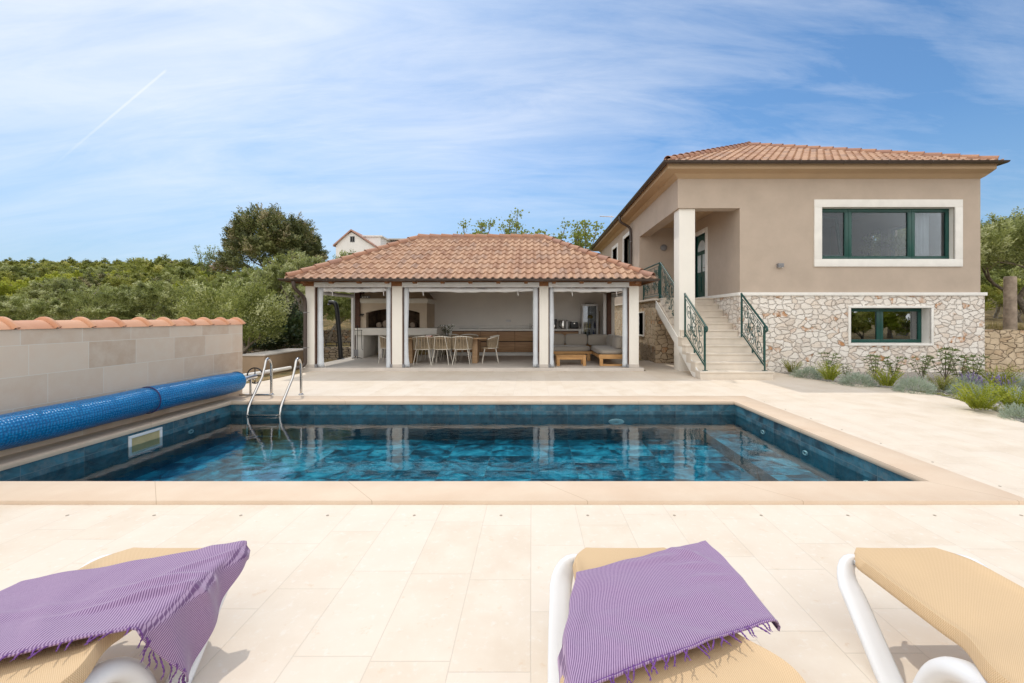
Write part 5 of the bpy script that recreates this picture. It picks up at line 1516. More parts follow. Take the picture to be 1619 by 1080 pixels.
# landing block
m = MB(); m.wall(lambda u, d_, z: (3.87 + d_, u, z), [(14.75, 15.4, .82, 1.58)], 13.42, 24, -.1, 1.95, .3); m.build('landing_stone_wall', MT['rubble_warm'], hs, smooth=0, fix=False)
m = MB(); m.box(3.871, 13.40, -.1, 5.439, 13.419, 1.80); m.build('landing_stone_front', MT['rubble_warm'], hs, smooth=0)
fr_ = MB(); fr_.box(3.83, 14.70, .77, 3.98, 14.75, 1.63); fr_.box(3.83, 15.40, .77, 3.98, 15.45, 1.63); fr_.box(3.83, 14.751, 1.58, 3.98, 15.399, 1.63); fr_.box(3.83, 14.751, .77, 3.98, 15.399, .82)
w0 = fr_.build('basement_window_frame', MT['trim'], hs)
m = MB(); m.box(3.98, 14.751, .82, 4.0, 15.399, 1.58); m.build('basement_glass', MT['dark'], hs)
# band course
m = MB(); m.box(5.40, HYF - .085, 1.987, 11.90, HYF - .003, 2.072); m.box(11.803, HYF - .002, 1.987, 11.90, 24, 2.072)
m.build('band_course', MT['trim'], hs, bevel=.006)
m = MB(); m.box(5.40, HYF - .002, 1.987, 5.477, 15.2, 2.072); m.build('band_course', MT['trim'], hs, bevel=.004)
m = MB(); m.box(3.80, 13.36, 1.952, 5.438, 15.28, 2.015); m.build('landing_slab', MT['stair'], hs, bevel=.006)
m = MB(); m.box(3.80, 15.281, 1.952, 3.868, 24, 2.0); m.build('landing_cap', MT['stair'], hs, bevel=.004)
# pillar
m = MB(); m.box(3.905, 11.36, 0.0, 4.325, 11.775, 4.287); m.build('porch_pillar', MT['cream'], hs, bevel=.006)
# soffit cove, gutter, roof
EXL, EXR, EYF, EYB = 3.42, 11.88, 10.88, 24.5
m = MB()
def ring(m, a, za, b_, zb_):
    """sloped skirt between two rectangles"""
    (x0, y0, x1, y1), (X0, Y0, X1, Y1) = a, b_
    A = [(x0, y0, za), (x1, y0, za), (x1, y1, za), (x0, y1, za)]; B = [(X0, Y0, zb_), (X1, Y0, zb_), (X1, Y1, zb_), (X0, Y1, zb_)]
    m.add(A + B, [(k, (k + 1) % 4, 4 + (k + 1) % 4, 4 + k) for k in range(4)])
wallr = (HX - .002, HYF - .002, HXR + .002, HYB)
ring(m, wallr, 5.06, (HX - .06, HYF - .06, HXR + .06, HYB), 5.10)
ring(m, (HX - .06, HYF - .06, HXR + .06, HYB), 5.10, (HX - .12, HYF - .12, HXR + .12, HYB), 5.16)
ring(m, (HX - .12, HYF - .12, HXR + .12, HYB), 5.16, (EXL + .05, EYF + .05, EXR - .05, EYB), 5.20)
ring(m, (EXL + .05, EYF + .05, EXR - .05, EYB), 5.20, (EXL + .05, EYF + .05, EXR - .05, EYB), 5.335)
m.build('soffit', MT['beige_soffit'], hs, smooth=20, fix=False)
hpitch = R(26.3)
hip_roof(hs, EXL, EXR, EYF, EYB, 5.345, hpitch, seed=40, cw=.205, ch=.345, sides='fblr')
m = MB(); under(m, EXL + .03, EXR - .03, EYF + .03, EYB - .03, 5.345, hpitch, .02); m.build('roof_boarding', MT['darkwood'], hs, smooth=0, fix=False)
gutter(hs, EXL + .02, EXR - .02, EYF, EYB, 5.345, .062)
downpipe(hs, bend([(3.36, 16.35, 5.26), (3.37, 16.35, 5.06), (3.76, 16.35, 4.84), (3.78, 16.35, 4.6), (3.78, 16.35, 2.0)], .1), .05, [(3.78, 16.35, 4.3)])
# upper window: proud stone surround with joints, recessed green frame
def surround(parent, x0, x1, z0, z1, b_, yf, depth, name='window_surround', splits=()):
    m = MB(); y0, y1 = yf - .035, yf + depth
    m.box(x0 - b_, y0, z1, x1 + b_, y1, z1 + b_); m.box(x0 - b_, y0, z0 - b_, x1 + b_, y1, z0); m.box(x0 - b_, y0, z0 + .001, x0, y1, z1 - .001); m.box(x1, y0, z0 + .001, x1 + b_, y1, z1 - .001)
    return m.build(name, MT['trim'], parent, bevel=.006)
def winframe(parent, x0, x1, z0, z1, y, fr_, label=None, mat='green', glass='glass', d_=.07):
    m = MB(); m.box(x0, y, z1 - fr_, x1, y + d_, z1); m.box(x0, y, z0, x1, y + d_, z0 + fr_); m.box(x0, y, z0 + fr_ + .0005, x0 + fr_, y + d_, z1 - fr_ - .0005); m.box(x1 - fr_, y, z0 + fr_ + .0005, x1, y + d_, z1 - fr_ - .0005)
    f = m.build('window_frame', MT[mat], parent, bevel=.006)
    return f
def child(parent_part, mbuild, name, mat, **kw):
    root = parent_part.parent
    o = mbuild.build(name, mat, None, **kw)
    off = wloc(root)
    for v in o.data.vertices: v.co -= off
    o.parent = parent_part; KIDS.setdefault(parent_part.name, []).append(o); return o
surround(hs, *UW, .20, HYF, .02)
# reveals
m = MB(); x0, x1, z0, z1 = UW; yy0, yy1 = HYF + .021, HYF + .15
for bx in ((x0 - .02, yy0, z0, x0 + .003, yy1, z1), (x1 - .003, yy0, z0, x1 + .02, yy1, z1)): m.box(*bx)
m.box(x0 + .004, yy0, z1 - .003, x1 - .004, yy1, z1 + .02); m.box(x0 + .004, yy0, z0 - .02, x1 - .004, yy1, z0 + .003); m.build('window_reveal', MT['trim'], hs)
yw = HYF + .13
div = [7.625, 8.42, 10.10, 11.105]
for i in range(3):
    a, b_ = div[i], div[i + 1]
    f = winframe(hs, a + (.006 if i else 0), b_, z0 + .005, z1 - .005, yw, .075)
    gx0, gx1 = a + .082, b_ - .075
    g = MB(); g.box(gx0, yw + .03, z0 + .082, gx1, yw + .036, z1 - .082); child(f, g, 'pane', MT['glass'])
    s2 = MB()
    # inner sash rim
    for bx in ((gx0, yw + .004, z1 - .10, gx1, yw + .028, z1 - .083), (gx0, yw + .004, z0 + .083, gx1, yw + .028, z0 + .10), (gx0, yw + .004, z0 + .101, gx0 + .018, yw + .028, z1 - .101), (gx1 - .018, yw + .004, z0 + .101, gx1, yw + .028, z1 - .101)): s2.box(*bx)
    child(f, s2, 'glazing_bead', MT['rail'])
# tilted left sash (tilt open inwards)
m = MB(); a, b_ = 7.72, 8.33; zb0, zt0 = z0 + .09, z1 - .14
for (xa, xb, za, zb_) in ((a, b_, zt0 - .07, zt0), (a, a + .06, zb0, zt0 - .071), (b_ - .06, b_, zb0, zt0 - .071), (a + .061, b_ - .061, zb0, zb0 + .06)):
    v = []
    for yo in (0, .05):
        for (x, z) in ((xa, za), (xb, za), (xb, zb_), (xa, zb_)): v.append((x, yw + .08 + yo + (z - zb0) * .16, z))
    m.add(v, [(0, 1, 2, 3), (7, 6, 5, 4), (0, 4, 5, 1), (1, 5, 6, 2), (2, 6, 7, 3), (3, 7, 4, 0)])
m.build('tilted_sash', MT['rail'], hs)
# curtain behind the right pane, far windows of the room in the opposite wall
def curtain(parent, x0, x1, z0, z1, y, n=9, amp=.035):
    m = MB(); m.grid(lambda u, v: (x0 + (x1 - x0) * u, y + amp * math.sin(u * n * 2 * PI + .4 * math.sin(v * 3)) * (.6 + .4 * v), z1 + (z0 - z1) * v), n * 10, 6)
    return m.build('curtain', MT['curtain'], parent, smooth=80)
curtain(hs, 10.25, 10.86, 2.6, 4.6, HYF + .45, 6)
# lower window
surround(hs, *LW, .06, HYF - .05, .02)
x0, x1, z0, z1 = LW; m = MB(); ya, yb = HYF - .029, HYF + .27
m.box(x0 - .01, ya, z0, x0 + .003, yb, z1); m.box(x1 - .003, ya, z0, x1 + .01, yb, z1); m.box(x0 + .004, ya, z1 - .003, x1 - .004, yb, z1 + .01); m.box(x0 + .004, ya, z0 - .01, x1 - .004, yb, z0 + .003); m.build('window_reveal', MT['trim'], hs)
yw2 = HYF + .20
div = [x0 + .004, 9.32, 10.436]
for i in range(2):
    a, b_ = div[i], div[i + 1]
    f = winframe(hs, a + (.006 if i else 0), b_, z0 + .005, z1 - .005, yw2, .085)
    g = MB(); g.box(a + .092, yw2 + .03, z0 + .092, b_ - .085, yw2 + .036, z1 - .092); child(f, g, 'pane', MT['glass2'])
curtain(hs, 10.0, 10.4, .7, 1.7, yw2 + .2, 5, .02)
# side windows
for (a, b_, c, d_) in sw:
    m = MB(); X0, X1 = HX - .03, HX + .16
    m.box(X0, a - .14, d_, X1, b_ + .14, d_ + .14); m.box(X0, a - .14, c - .14, X1, b_ + .14, c); m.box(X0, a - .14, c + .001, X1, a, d_ - .001); m.box(X0, b_, c + .001, X1, b_ + .14, d_ - .001)
    m.build('window_surround', MT['trim'], hs)
    m = MB(); m.box(HX + .18, a, c, HX + .22, a + .07, d_); m.box(HX + .18, b_ - .07, c, HX + .22, b_, d_); m.box(HX + .18, a + .071, d_ - .07, HX + .22, b_ - .071, d_); m.box(HX + .18, a + .071, c, HX + .22, b_ - .071, c + .07)
    f = m.build('window_frame', MT['rail'], hs)
    m = MB(); m.box(HX + .20, a + .07, c + .07, HX + .205, b_ - .07, d_ - .07); child(f, m, 'pane', MT['glass2'])
    m = MB(); m.box(HX + .28, a, c, HX + .30, b_, d_); m.build('window_lining', MT['greybox'], hs)
# front door in the porch, facing left
m = MB(); X = DX - .03
m.box(X, 13.36, 2.02, X + .18, 13.50, 4.24); m.box(X, 14.42, 2.02, X + .18, 14.56, 4.24); m.box(X, 13.501, 4.10, X + .18, 14.419, 4.24); m.build('door_surround', MT['trim'], hs, bevel=.004)
dr_ = MB(); dr_.box(DX + .06, 13.502, 2.02, DX + .12, 14.418, 4.098); door = dr_.build('front_door', MT['green'], hs)
m = MB()
for (a, b_) in ((13.60, 13.90), (14.0, 14.30)):
    m.box(DX + .045, a, 2.25, DX + .059, b_, 2.75); 
child(door, m, 'door_panel', MT['rail'], bevel=.006)
m = MB()
for (a, b_) in ((13.62, 13.88), (14.02, 14.28)):
    m.box(DX + .045, a, 2.90, DX + .058, b_, 3.45)
v = [(DX + .045, 13.62, 3.58)] + [(DX + .045, 13.95 - .33 * math.cos(k * PI / 10), 3.58 + .34 * math.sin(k * PI / 10)) for k in range(1, 10)] + [(DX + .045, 14.28, 3.58)]
m.add(v, [tuple(range(len(v)))])
child(door, m, 'door_glazing', simple('frosted_glass', (.55, .60, .60), .25))
m = MB(); m.tube([(DX + .05, 13.58, 3.0), (DX + .0, 13.58, 3.0), (DX + .0, 13.70, 3.0)], .012, 6); child(door, m, 'handle', MT['steel'])
# wall lamps
t = thing('wall_lamp', 'small grey cube wall lamp on the beige front facade left of the big window', 'wall lamp', (6.51, HYF, 2.78))
m = MB(); m.box(6.44, HYF - .10, 2.73, 6.585, HYF - .002, 2.83); m.build('housing', MT['greybox'], t, bevel=.006)
m = MB(); m.box(6.46, HYF - .09, 2.722, 6.565, HYF - .02, 2.7295); m.build('diffuser', MT['whitepaint'], t)
t = thing('wall_lamp', 'round grey wall lamp on the porch back wall left of the pillar', 'wall lamp', (4.68, 15.3, 3.9))
m = MB(); m.lathe([(.10, 15.299), (.115, 15.27), (.11, 15.22), (.06, 15.20)], (4.70, 0, 3.90), 18, 'y'); m.build('housing', MT['greybox'], t)
# stairs: eleven steps
st = thing('entrance_stairs', 'pale stone staircase rising to the porch with eleven steps', 'stairs', (4.7, 11, 0))
rz = .182; SX0, SX1 = 3.86, 5.53
for i in range(11):
    y0 = 9.82 + .298 * i; ztop = rz * (i + 1)
    xr = 5.53 if i < 5 else 5.436
    xl = 3.86 if i < 5 else 3.93
    m = MB(); yb = min(y0 + .36, 13.35)
    zlow = 0.0 if i == 0 else ztop - rz - .06
    # tread with nosing, riser below
    m.box(xl - .012, y0 - .025, ztop - .035, xr + (.012 if i < 5 else 0), y0 + .30, ztop)
    tr_ = m
    if i >= 4: pass
    m.box(xl, y0, zlow, xr, y0 + .298, ztop - .0355)
    m.build('step', MT['stair'], st, bevel=.004)
# soffit slab under the flight on the left + solid body to the right/rear
m = MB(); m.prism([(10.12, .0), (10.4, .0), (13.39, 1.55), (13.39, 1.90), (12.9, 1.75), (10.15, .11)], 'x', 3.92, 5.43); m.build('flight_slab', MT['stair'], st)
m = MB(); m.prism([(10.35, 0), (11.3, .57), (11.3, 0)], 'x', 4.34, 5.42); m.build('flight_infill', MT['stair'], st)
m = MB(); m.prism([(9.84, .001), (10.28, .001), (13.38, 1.72), (13.38, 1.95), (9.84, .10)], 'x', 3.862, 3.885); m.build('stringer', MT['trim'], st)

# ------------------------------------------------------------------ wrought iron railings
def railing(name, label, A, B, hA, hB, parent=None, group=None, mid=True, posts='AB', scroll=True, lowgap=.10):
    """A upper foot, B lower foot (x,y,z). vertical posts, sloped rails between"""
    A = Vector(A); B = Vector(B)
    t = thing(name, label, 'railing', tuple((A + B) / 2), group)
    U = Vector((0, 0, 1))
    for k, (P, h) in (('A', (A, hA)), ('B', (B, hB))):
        if k not in posts: continue
        m = MB(); m.tube([P, P + U * h], .021, 4 if False else 8); m.build('post', MT['rail'], t, smooth=60)
        m = MB(); m.box(P.x - .05, P.y - .04, P.z, P.x + .05, P.y + .04, P.z + .012); m.build('foot_plate', MT['rail'], t)
    TA, TB = A + U * hA, B + U * hB
    d_ = (TB - TA).normalized()
    pts = [TA, TB]
    if scroll:
        hor = Vector((B.x - A.x, B.y - A.y, 0)).normalized()
        P0 = TB + d_ * .06
        pts = [TA, TB, P0] + [P0 + hor * (.055 * math.sin(a)) + U * (-.06 + .06 * math.cos(a)) for a in [k * PI / 6 for k in range(1, 8)]]
    m = MB(); m.tube(pts, .024, 8); m.lathe([(.001, -.03), (.034, -.01), (.034, .01), (.001, .03)], tuple(TA), 8, 'x') if scroll else None
    m.build('handrail', MT['rail'], t, smooth=60)
    LA = A + U * lowgap; LB = B + U * (lowgap + (hB - hA) * 0)
    m = MB(); m.tube([LA, LB], .018, 6); m.build('bottom_rail', MT['rail'], t)
    if mid:
        M_ = (A + B) / 2
        m = MB(); m.tube([M_ + U * .0, M_ + U * lowgap], .020, 6); m.build('post', MT['rail'], t)
    # panel of scrolls in the sheared plane
    inset = .10
    def Q(s_, h):        # s along 0..1, h 0..1 between bottom and top rail
        return A.lerp(B, s_) + U * (lowgap + .03 + h * ((hA * (1 - s_) + hB * s_) - lowgap - .09))
    L = (B - A).length
    m = MB(); r_ = .0085
    m.tube([Q(.05, .02), Q(.05, .96)], r_, 5); m.tube([Q(.95, .02), Q(.95, .96)], r_, 5); m.tube([Q(.05, .96), Q(.95, .96)], r_, 5); m.tube([Q(.05, .04), Q(.95, .04)], r_, 5)
    asp = max(.35, (hA - .2) / L)
    def sc_(cs, ch, r0, turns, start):
        pts = []
        for i in range(27):
            k = i / 26; rr = r0 * (1 - .86 * k); a = start + turns * 2 * PI * k
            pts.append(Q(min(.97, max(.03, cs + rr * math.cos(a))), min(.97, max(.03, ch + rr * math.sin(a) / asp))))
        m.tube(pts, r_ * .95, 5); return pts[0]
    ps = []
    n = max(1, round(L / 1.25))
    for j in range(n):
        o = j / n; k = 1 / n
        for (cs, ch, r0, tn, s0) in ((.22, .70, .14, 1.6, 0.2), (.24, .30, .13, -1.6, 1.0), (.48, .52, .16, 1.7, 3.6), (.50, .82, .10, -1.5, 5.2), (.50, .20, .11, 1.5, .4), (.76, .72, .13, -1.7, 2.0), (.77, .30, .15, 1.6, 2.6)):
            ps.append(sc_(o + cs * k, ch, r0 * k, tn, s0))
        for (a, b_) in ((0, 2), (1, 2), (2, 5), (2, 6), (3, 5), (4, 6), (0, 3), (1, 4)):
            p, q = ps[j * 7 + a], ps[j * 7 + b_]; c = (p + q) / 2 + U * (.06 if a % 2 else -.06)
            m.tube([p.lerp(c, s_ * 2) if s_ < .5 else c.lerp(q, s_ * 2 - 1) for s_ in (0, .25, .5, .75, 1)], r_ * .9, 5)
    for s_ in [i / (n * 7) for i in range(1, n * 7)]:
        if int(s_ * 97) % 3 == 0: m.tube([Q(s_, .04), Q(min(.97, s_ + .03), .5), Q(s_, .96)], r_ * .8, 4)
    m.build('scrollwork', MT['rail'], t, smooth=60)
    return t
zs = lambda i: rz * i
railing('stair_railing', 'dark green scrolled stair railing left of the lower steps, in front of the pillar', (3.965, 11.10, zs(5)), (4.02, 9.95, zs(1)), 1.11, 1.06, group='railings of the entrance stairs')
railing('stair_railing', 'dark green scrolled stair railing right of the lower steps, against the stone base', (5.40, 11.05, zs(5)), (5.40, 9.95, zs(1)), 1.11, 1.06, group='railings of the entrance stairs')
railing('landing_railing', 'dark green iron railing sloping down the upper flight behind the pillar', (4.00, 13.30, 2.015), (4.00, 11.85, 1.25), 1.10, 1.0, scroll=False, group='railings of the entrance landing')
railing('landing_railing', 'dark green iron railing along the left edge of the landing', (3.98, 15.25, 2.015), (3.98, 13.36, 2.015), 1.10, 1.10, mid=False, scroll=False, group='railings of the entrance landing')

# tv aerial on the far side
t = thing('television_aerial', 'thin grey aerial standing beyond the left eave of the house', 'aerial', (3.3, 19.5, 5.4))
m = MB(); m.tube([(3.62, 19.5, 5.4), (3.62, 19.5, 6.05)], .012, 6); m.tube([(3.1, 19.5, 6.02), (3.75, 19.5, 5.99)], .02, 6)
for k in range(5): m.tube([(3.15 + k * .12, 19.42, 6.02), (3.15 + k * .12, 19.58, 6.02)], .006, 4)
m.build('boom', MT['alu'], t)

# ------------------------------------------------------------------ garden bed and retaining wall at the right
gb = MB()
outer = bedpts[::-1]
L_ = [(p[0], p[1]) for p in bedpts]
for a, b_ in zip(L_[:-1], L_[1:]):
    gb.add([(a[0] + .02, a[1], -.012), (b_[0] + .02, b_[1], -.012), (16, b_[1], -.012), (16, a[1], -.012)], [(0, 1, 2, 3)])
gb.build('garden_bed', MT['gravel'], smooth=0, kind='structure')
pt = MB(); P = [(9.4, 7.6), (8.6, 7.95), (7.42, 7.6), (7.4, 7.95), (8.5, 8.35), (9.6, 8.0)]
pt.add([(x, y, .0) for x, y in [(7.36, 7.45), (7.9, 7.25), (9.2, 6.9), (9.3, 7.2), (8.2, 7.62), (7.38, 7.9)]], [(0, 1, 2, 3, 4, 5)])
pt.build('stepping_path', MT['paving'], smooth=0, kind='structure')
rw = thing('retaining_wall', 'warm toned rubble retaining wall at the right end of the house', 'retaining wall', (14, 11.7, 0))
def rwf(u, v):
    x = 11.865 + u * 6; z = -.1 + v * 1.17
    return (x, 11.66 + .02 * math.sin(x * 7 + z * 9) + .015 * math.sin(x * 19 - z * 13) + .03 * v, z)
m = MB(); m.grid(rwf, 90, 24); m.grid(lambda u, v: (11.865 + u * 6, 11.69 + v * .3, 1.071 + .02 * math.sin(u * 60)), 90, 3); m.build('stonework', MT['rubble_warm'], rw, smooth=80, fix=False)
cl = thing('stone_post', 'rough round stone post standing behind the retaining wall', 'post', (14.1, 12.7, 1.0))
m = MB(); m.lathe([(.15, 1.0), (.145, 1.4), (.14, 2.0), (.14, 2.62), (.10, 2.64)], (14.25, 12.8, 0), 16); m.build('shaft', MT['log'], cl)
# ------------------------------------------------------------------ vegetation
def leaves(m, rg, c, r, n, L, Wd, up=.3, shade=None, dens=1.0, out=None, flat=.7):
    """leaf quads in a clump of radius r (Vector) round c"""
    c = Vector(c)
    for _ in range(n):
        v = Vector((rg.gauss(0, 1), rg.gauss(0, 1), rg.gauss(0, 1)))
        if v.length < 1e-6: continue
        v.normalize(); rr = rg.random() ** .45
        p = c + Vector((v.x * r[0], v.y * r[1], v.z * r[2])) * rr
        d = (v * .6 + Vector((rg.uniform(-.6, .6), rg.uniform(-.6, .6), rg.uniform(-.3, .8) + up)))
        if out is not None: d += out * .5
        d.normalize()
        s = d.cross(Vector((rg.gauss(0, 1), rg.gauss(0, 1), rg.gauss(0, 1))))
        if s.length < 1e-6: continue
        s.normalize()
        l = L * rg.uniform(.6, 1.3); w = Wd * rg.uniform(.7, 1.2)
        k = shade + rg.uniform(-.22, .22) if shade is not None else rg.random()
        m.add([p, p + d * l * .45 + s * w, p + d * l, p + d * l * .5 - s * w], [(0, 1, 2, 3)], (max(0, min(1, k)),) * 3)
def sprig(m, rg, p, d, L, n, ll, lw, shade):
    """a twig with opposite narrow leaves"""
    p = Vector(p); d = Vector(d).normalized()
    for i in range(n):
        q = p + d * (L * (i + .5) / n)
        a = rg.uniform(0, 6.28); s = d.orthogonal().normalized(); s = Matrix.Rotation(a, 3, d) @ s
        o = (d * .7 + s).normalized(); w = o.cross(d).normalized() * lw
        l = ll * rg.uniform(.7, 1.2)
        m.add([q, q + o * l * .5 + w, q + o * l, q + o * l * .5 - w], [(0, 1, 2, 3)], (max(0, min(1, shade + rg.uniform(-.2, .2))),) * 3)
def limb(m, rg, p, d, L, r, depth, tips, spread=.7, gn=5):
    pts = [Vector(p)]; rs = [r]; q = Vector(p); d = Vector(d).normalized()
    for i in range(gn):
        d = (d + Vector((rg.uniform(-.22, .22), rg.uniform(-.22, .22), rg.uniform(-.06, .16)))).normalized()
        q = q + d * (L / gn); pts.append(q.copy()); rs.append(r * (1 - .5 * (i + 1) / gn))
    m.tube(pts, rs, 7 if depth > 1 else 5, cap=False)
    if depth <= 0: tips.append((q, d)); return
    for k in range(rg.choice((2, 3, 3))):
        dd = (d + Vector((rg.uniform(-spread, spread), rg.uniform(-spread, spread), rg.uniform(-.25, .45)))).normalized()
        limb(m, rg, q - d * (L * .1 * k), dd, L * rg.uniform(.6, .8), r * .52, depth - 1, tips, spread, gn)
    if depth == 1: tips.append((q, d))
def make_tree(name, label, cat, kind, seed, H, RX, RZ, trunk_h, mat, bark='bark', nclump=60, nleaf=170, L=.085, Wd=.014, clump=.42, group=None, lean=(0, 0), stems=1, up=.35, fill=.5, sprigs=True, gap=.0):
    rg = random.Random(seed)
    t = thing(name, label, cat, (0, 0, 0), group)
    m = MB(); tips = []
    for k in range(stems):
        a = rg.uniform(0, 6.28)
        d = Vector((lean[0] + (.45 * math.cos(a) if stems > 1 else 0), lean[1] + (.45 * math.sin(a) if stems > 1 else 0), 1))
        limb(m, rg, (0, 0, -.3), d, trunk_h + .3, .05 + H * .028, 3, tips, .85)
    m.build('trunk', MT[bark], t, smooth=60, fix=False, world=False)
    cz = H - RZ
    m = MB()
    cs = []
    for i in range(nclump):
        # spread over a lumpy ellipsoid, mostly the shell
        v = Vector((rg.gauss(0, 1), rg.gauss(0, 1), rg.gauss(0, 1))).normalized()
        if v.z < -.35: v.z *= -.6; v.normalize()
        rr = (fill + (1 - fill) * rg.random() ** .5)
        lump = 1 + .16 * math.sin(3.1 * v.x + seed) * math.cos(2.7 * v.y + seed * 2) + .12 * math.sin(5 * v.z + seed)
        p = Vector((v.x * RX * rr * lump, v.y * RX * rr * lump, cz + v.z * RZ * rr * lump))
        p += Vector((lean[0], lean[1], 0)) * trunk_h * .5
        cs.append((p, v, rr))
    for (p, v, rr) in cs:
        cr = clump * rg.uniform(.65, 1.3)
        sh = rg.choice((rg.uniform(.0, .3), rg.uniform(.25, .6), rg.uniform(.65, 1.0))) 
        leaves(m, rg, p, (cr, cr, cr * flat_), nleaf if True else 0, L, Wd, up, sh, out=v)
        if sprigs and rr > .6:
            for _ in range(7):
                d = (v + Vector((rg.uniform(-.5, .5), rg.uniform(-.5, .5), rg.uniform(.1, 1.0)))).normalized()
                sprig(m, rg, p + d * cr * .5, d, cr * rg.uniform(.6, 1.1), 12, L, Wd, sh + .15)
    for (p, d) in tips:
        leaves(m, rg, p, (clump * .6,) * 3, nleaf // 3, L, Wd, up, rg.uniform(.2, .7))
    m.build('crown', MT[mat], t, smooth=0, fix=False, world=False)
    return t
flat_ = .75
def place(src, x, y, s=1.0, rz=0.0, label=None, z=None, cat=None, group=None, sz=None):
    c = copy_tree(src); c.location = (x, y, terr(x, y) - .08 if z is None else z); c.rotation_euler.z = rz; c.scale = (s, s, sz or s)
    if label: c['label'] = label
    if group: c['group'] = group
    return c
def at(px, Y): return (px - 840) * Y / 680
# ---- olive trees (three prototypes)
G_O = 'olive trees on the slope beyond the boundary wall'
olA = make_tree('olive_tree', 'olive tree with a pale twisted trunk just left of the pavilion downpipe', 'olive tree', 'olive', 21, 3.9, 1.75, 1.15, 1.6, 'olive', 'barkgrey', 125, 105, .12, .022, .26, G_O, (-.25, 0), 3)
olB = make_tree('olive_tree', '', 'olive tree', 'olive', 22, 3.3, 1.9, 1.35, .9, 'olive', 'barkgrey', 120, 105, .12, .022, .27, G_O, (0, 0), 2)
olC = make_tree('olive_tree', '', 'olive tree', 'olive', 23, 3.7, 1.7, 1.55, 1.0, 'olive', 'barkgrey', 120, 105, .12, .022, .27, G_O, (.1, 0), 2)
olA.location = (at(478, 16.6), 16.6, terr(at(478, 16.6), 16.6) - .05); olA.scale = (.84,) * 3
def setp(t, px, Y, s, rz, label):
    x = at(px, Y); t.location = (x, Y, terr(x, Y) - .08); t.scale = (s,) * 3; t.rotation_euler.z = rz; t['label'] = label
setp(olB, 365, 15.2, .74, .4, 'broad olive tree rising above the end of the boundary wall')
setp(olC, 270, 14.2, .62, 1.1, 'olive tree behind the middle of the boundary wall with upright silvery shoots')
ols = [(olA, 430, 18.5, .76, 2.0, 'tall pale olive tree directly in front of the big dark tree'),
       (olB, 150, 13.0, .56, 2.1, 'dense olive tree over the wall, third in from the left picture edge'),
       (olC, 40, 12.2, .46, 3.0, 'olive tree nearest the left edge of the picture over the wall'),
       (olA, 85, 15.5, .55, 4.0, 'olive tree behind the two leftmost ones'),
       (olB, 215, 16.5, .60, 5.0, 'olive tree half hidden between the dense ones over the wall'),
       (olC, 322, 19.0, .62, .7, 'grey green olive tree behind the row over the wall'),
       (olB, 515, 19.5, .76, 1.4, 'olive tree just behind the left corner of the pavilion roof'),
       (olA, 560, 24.0, .9, 2.9, 'olive tree seen through the left bay beyond the grass'),
       (olC, 480, 24, .75, 5.5, 'olive tree behind the one with the pale trunk'),
       (olB, 590, 29.0, 1.0, 3.2, 'small olive tree just below the distant gabled house'),
       (olC, 130, 22, .55, 1.9, 'olive tree higher up the slope at the left'),
       (olA, 370, 25, .62, 1.2, 'olive tree below the crown of the big dark tree, on its left'),
       (olB, 10, 15.5, .50, .2, 'olive tree cut by the left edge of the picture')]
for (src, px, Y, s, rz, lab) in ols: place(src, at(px, Y), Y, s, rz, lab)
# right side olive over the retaining wall
rt = make_tree('olive_tree', 'bright olive tree with bare leaning trunks behind the retaining wall at the right', 'olive tree', 'olive', 31, 3.3, 1.75, 1.05, 1.1, 'olive', 'bark', 100, 130, .10, .018, .28, 'olive trees behind the retaining wall', (.35, 0), 2)
rt.location = (13.0, 14.2, 1.1); rt.scale = (1.0,) * 3
place(rt, 16.2, 13.6, 1.05, 2.2, 'olive tree cut by the right edge of the picture', 1.1)
place(rt, 14.9, 17.5, 1.1, 4.0, 'olive tree further back behind the stone post', 1.6)
# ---- big holm oak
hk = make_tree('holm_oak', 'big round dark green tree standing against the sky left of the far house', 'oak tree', 'holm', 41, 8.6, 4.0, 4.0, 2.2, 'holm', 'bark', 330, 200, .15, .05, .62, None, (0, 0), 1, .1, .6)
x = at(437, 40); hk.location = (x, 40, terr(x, 40) - .3); hk.scale = (1.0, 1.0, .93)
# distant dark trees on the right and left sky line
hk2 = make_tree('evergreen_tree', 'dark evergreen tree on the rise behind the house at the right edge', 'tree', 'holm', 42, 5.4, 3.4, 2.3, 1.5, 'holm', 'bark', 110, 220, .14, .045, .72, None)
x = at(1605, 23); hk2.location = (x, 23, 1.6); hk2.scale = (.85,) * 3
shr = make_tree('hillside_shrub', 'rounded olive green bush on the hill', 'shrub', 'scrub', 51, 2.6, 1.9, 1.25, .4, 'scrub', 'bark', 80, 150, .115, .030, .30, 'bushes on the hillside')
shr2 = make_tree('hillside_shrub', 'dark rounded bush on the hill', 'shrub', 'scrub', 52, 2.6, 1.8, 1.3, .4, 'holm', 'bark', 80, 150, .115, .030, .30, 'bushes on the hillside')
shr3 = make_tree('hillside_shrub', 'bright yellow green bush on the hill', 'shrub', 'scrub', 53, 2.0, 1.8, 1.0, .3, 'lime', 'bark', 80, 150, .115, .030, .30, 'bushes on the hillside')
shr4 = make_tree('hillside_shrub', 'grey green loose bush on the hill', 'shrub', 'scrub', 54, 2.7, 1.7, 1.3, .5, 'olive', 'barkgrey', 80, 150, .115, .030, .30, 'bushes on the hillside')
protos = {'s': shr, 'd': shr2, 'l': shr3, 'o': shr4}
used = set()
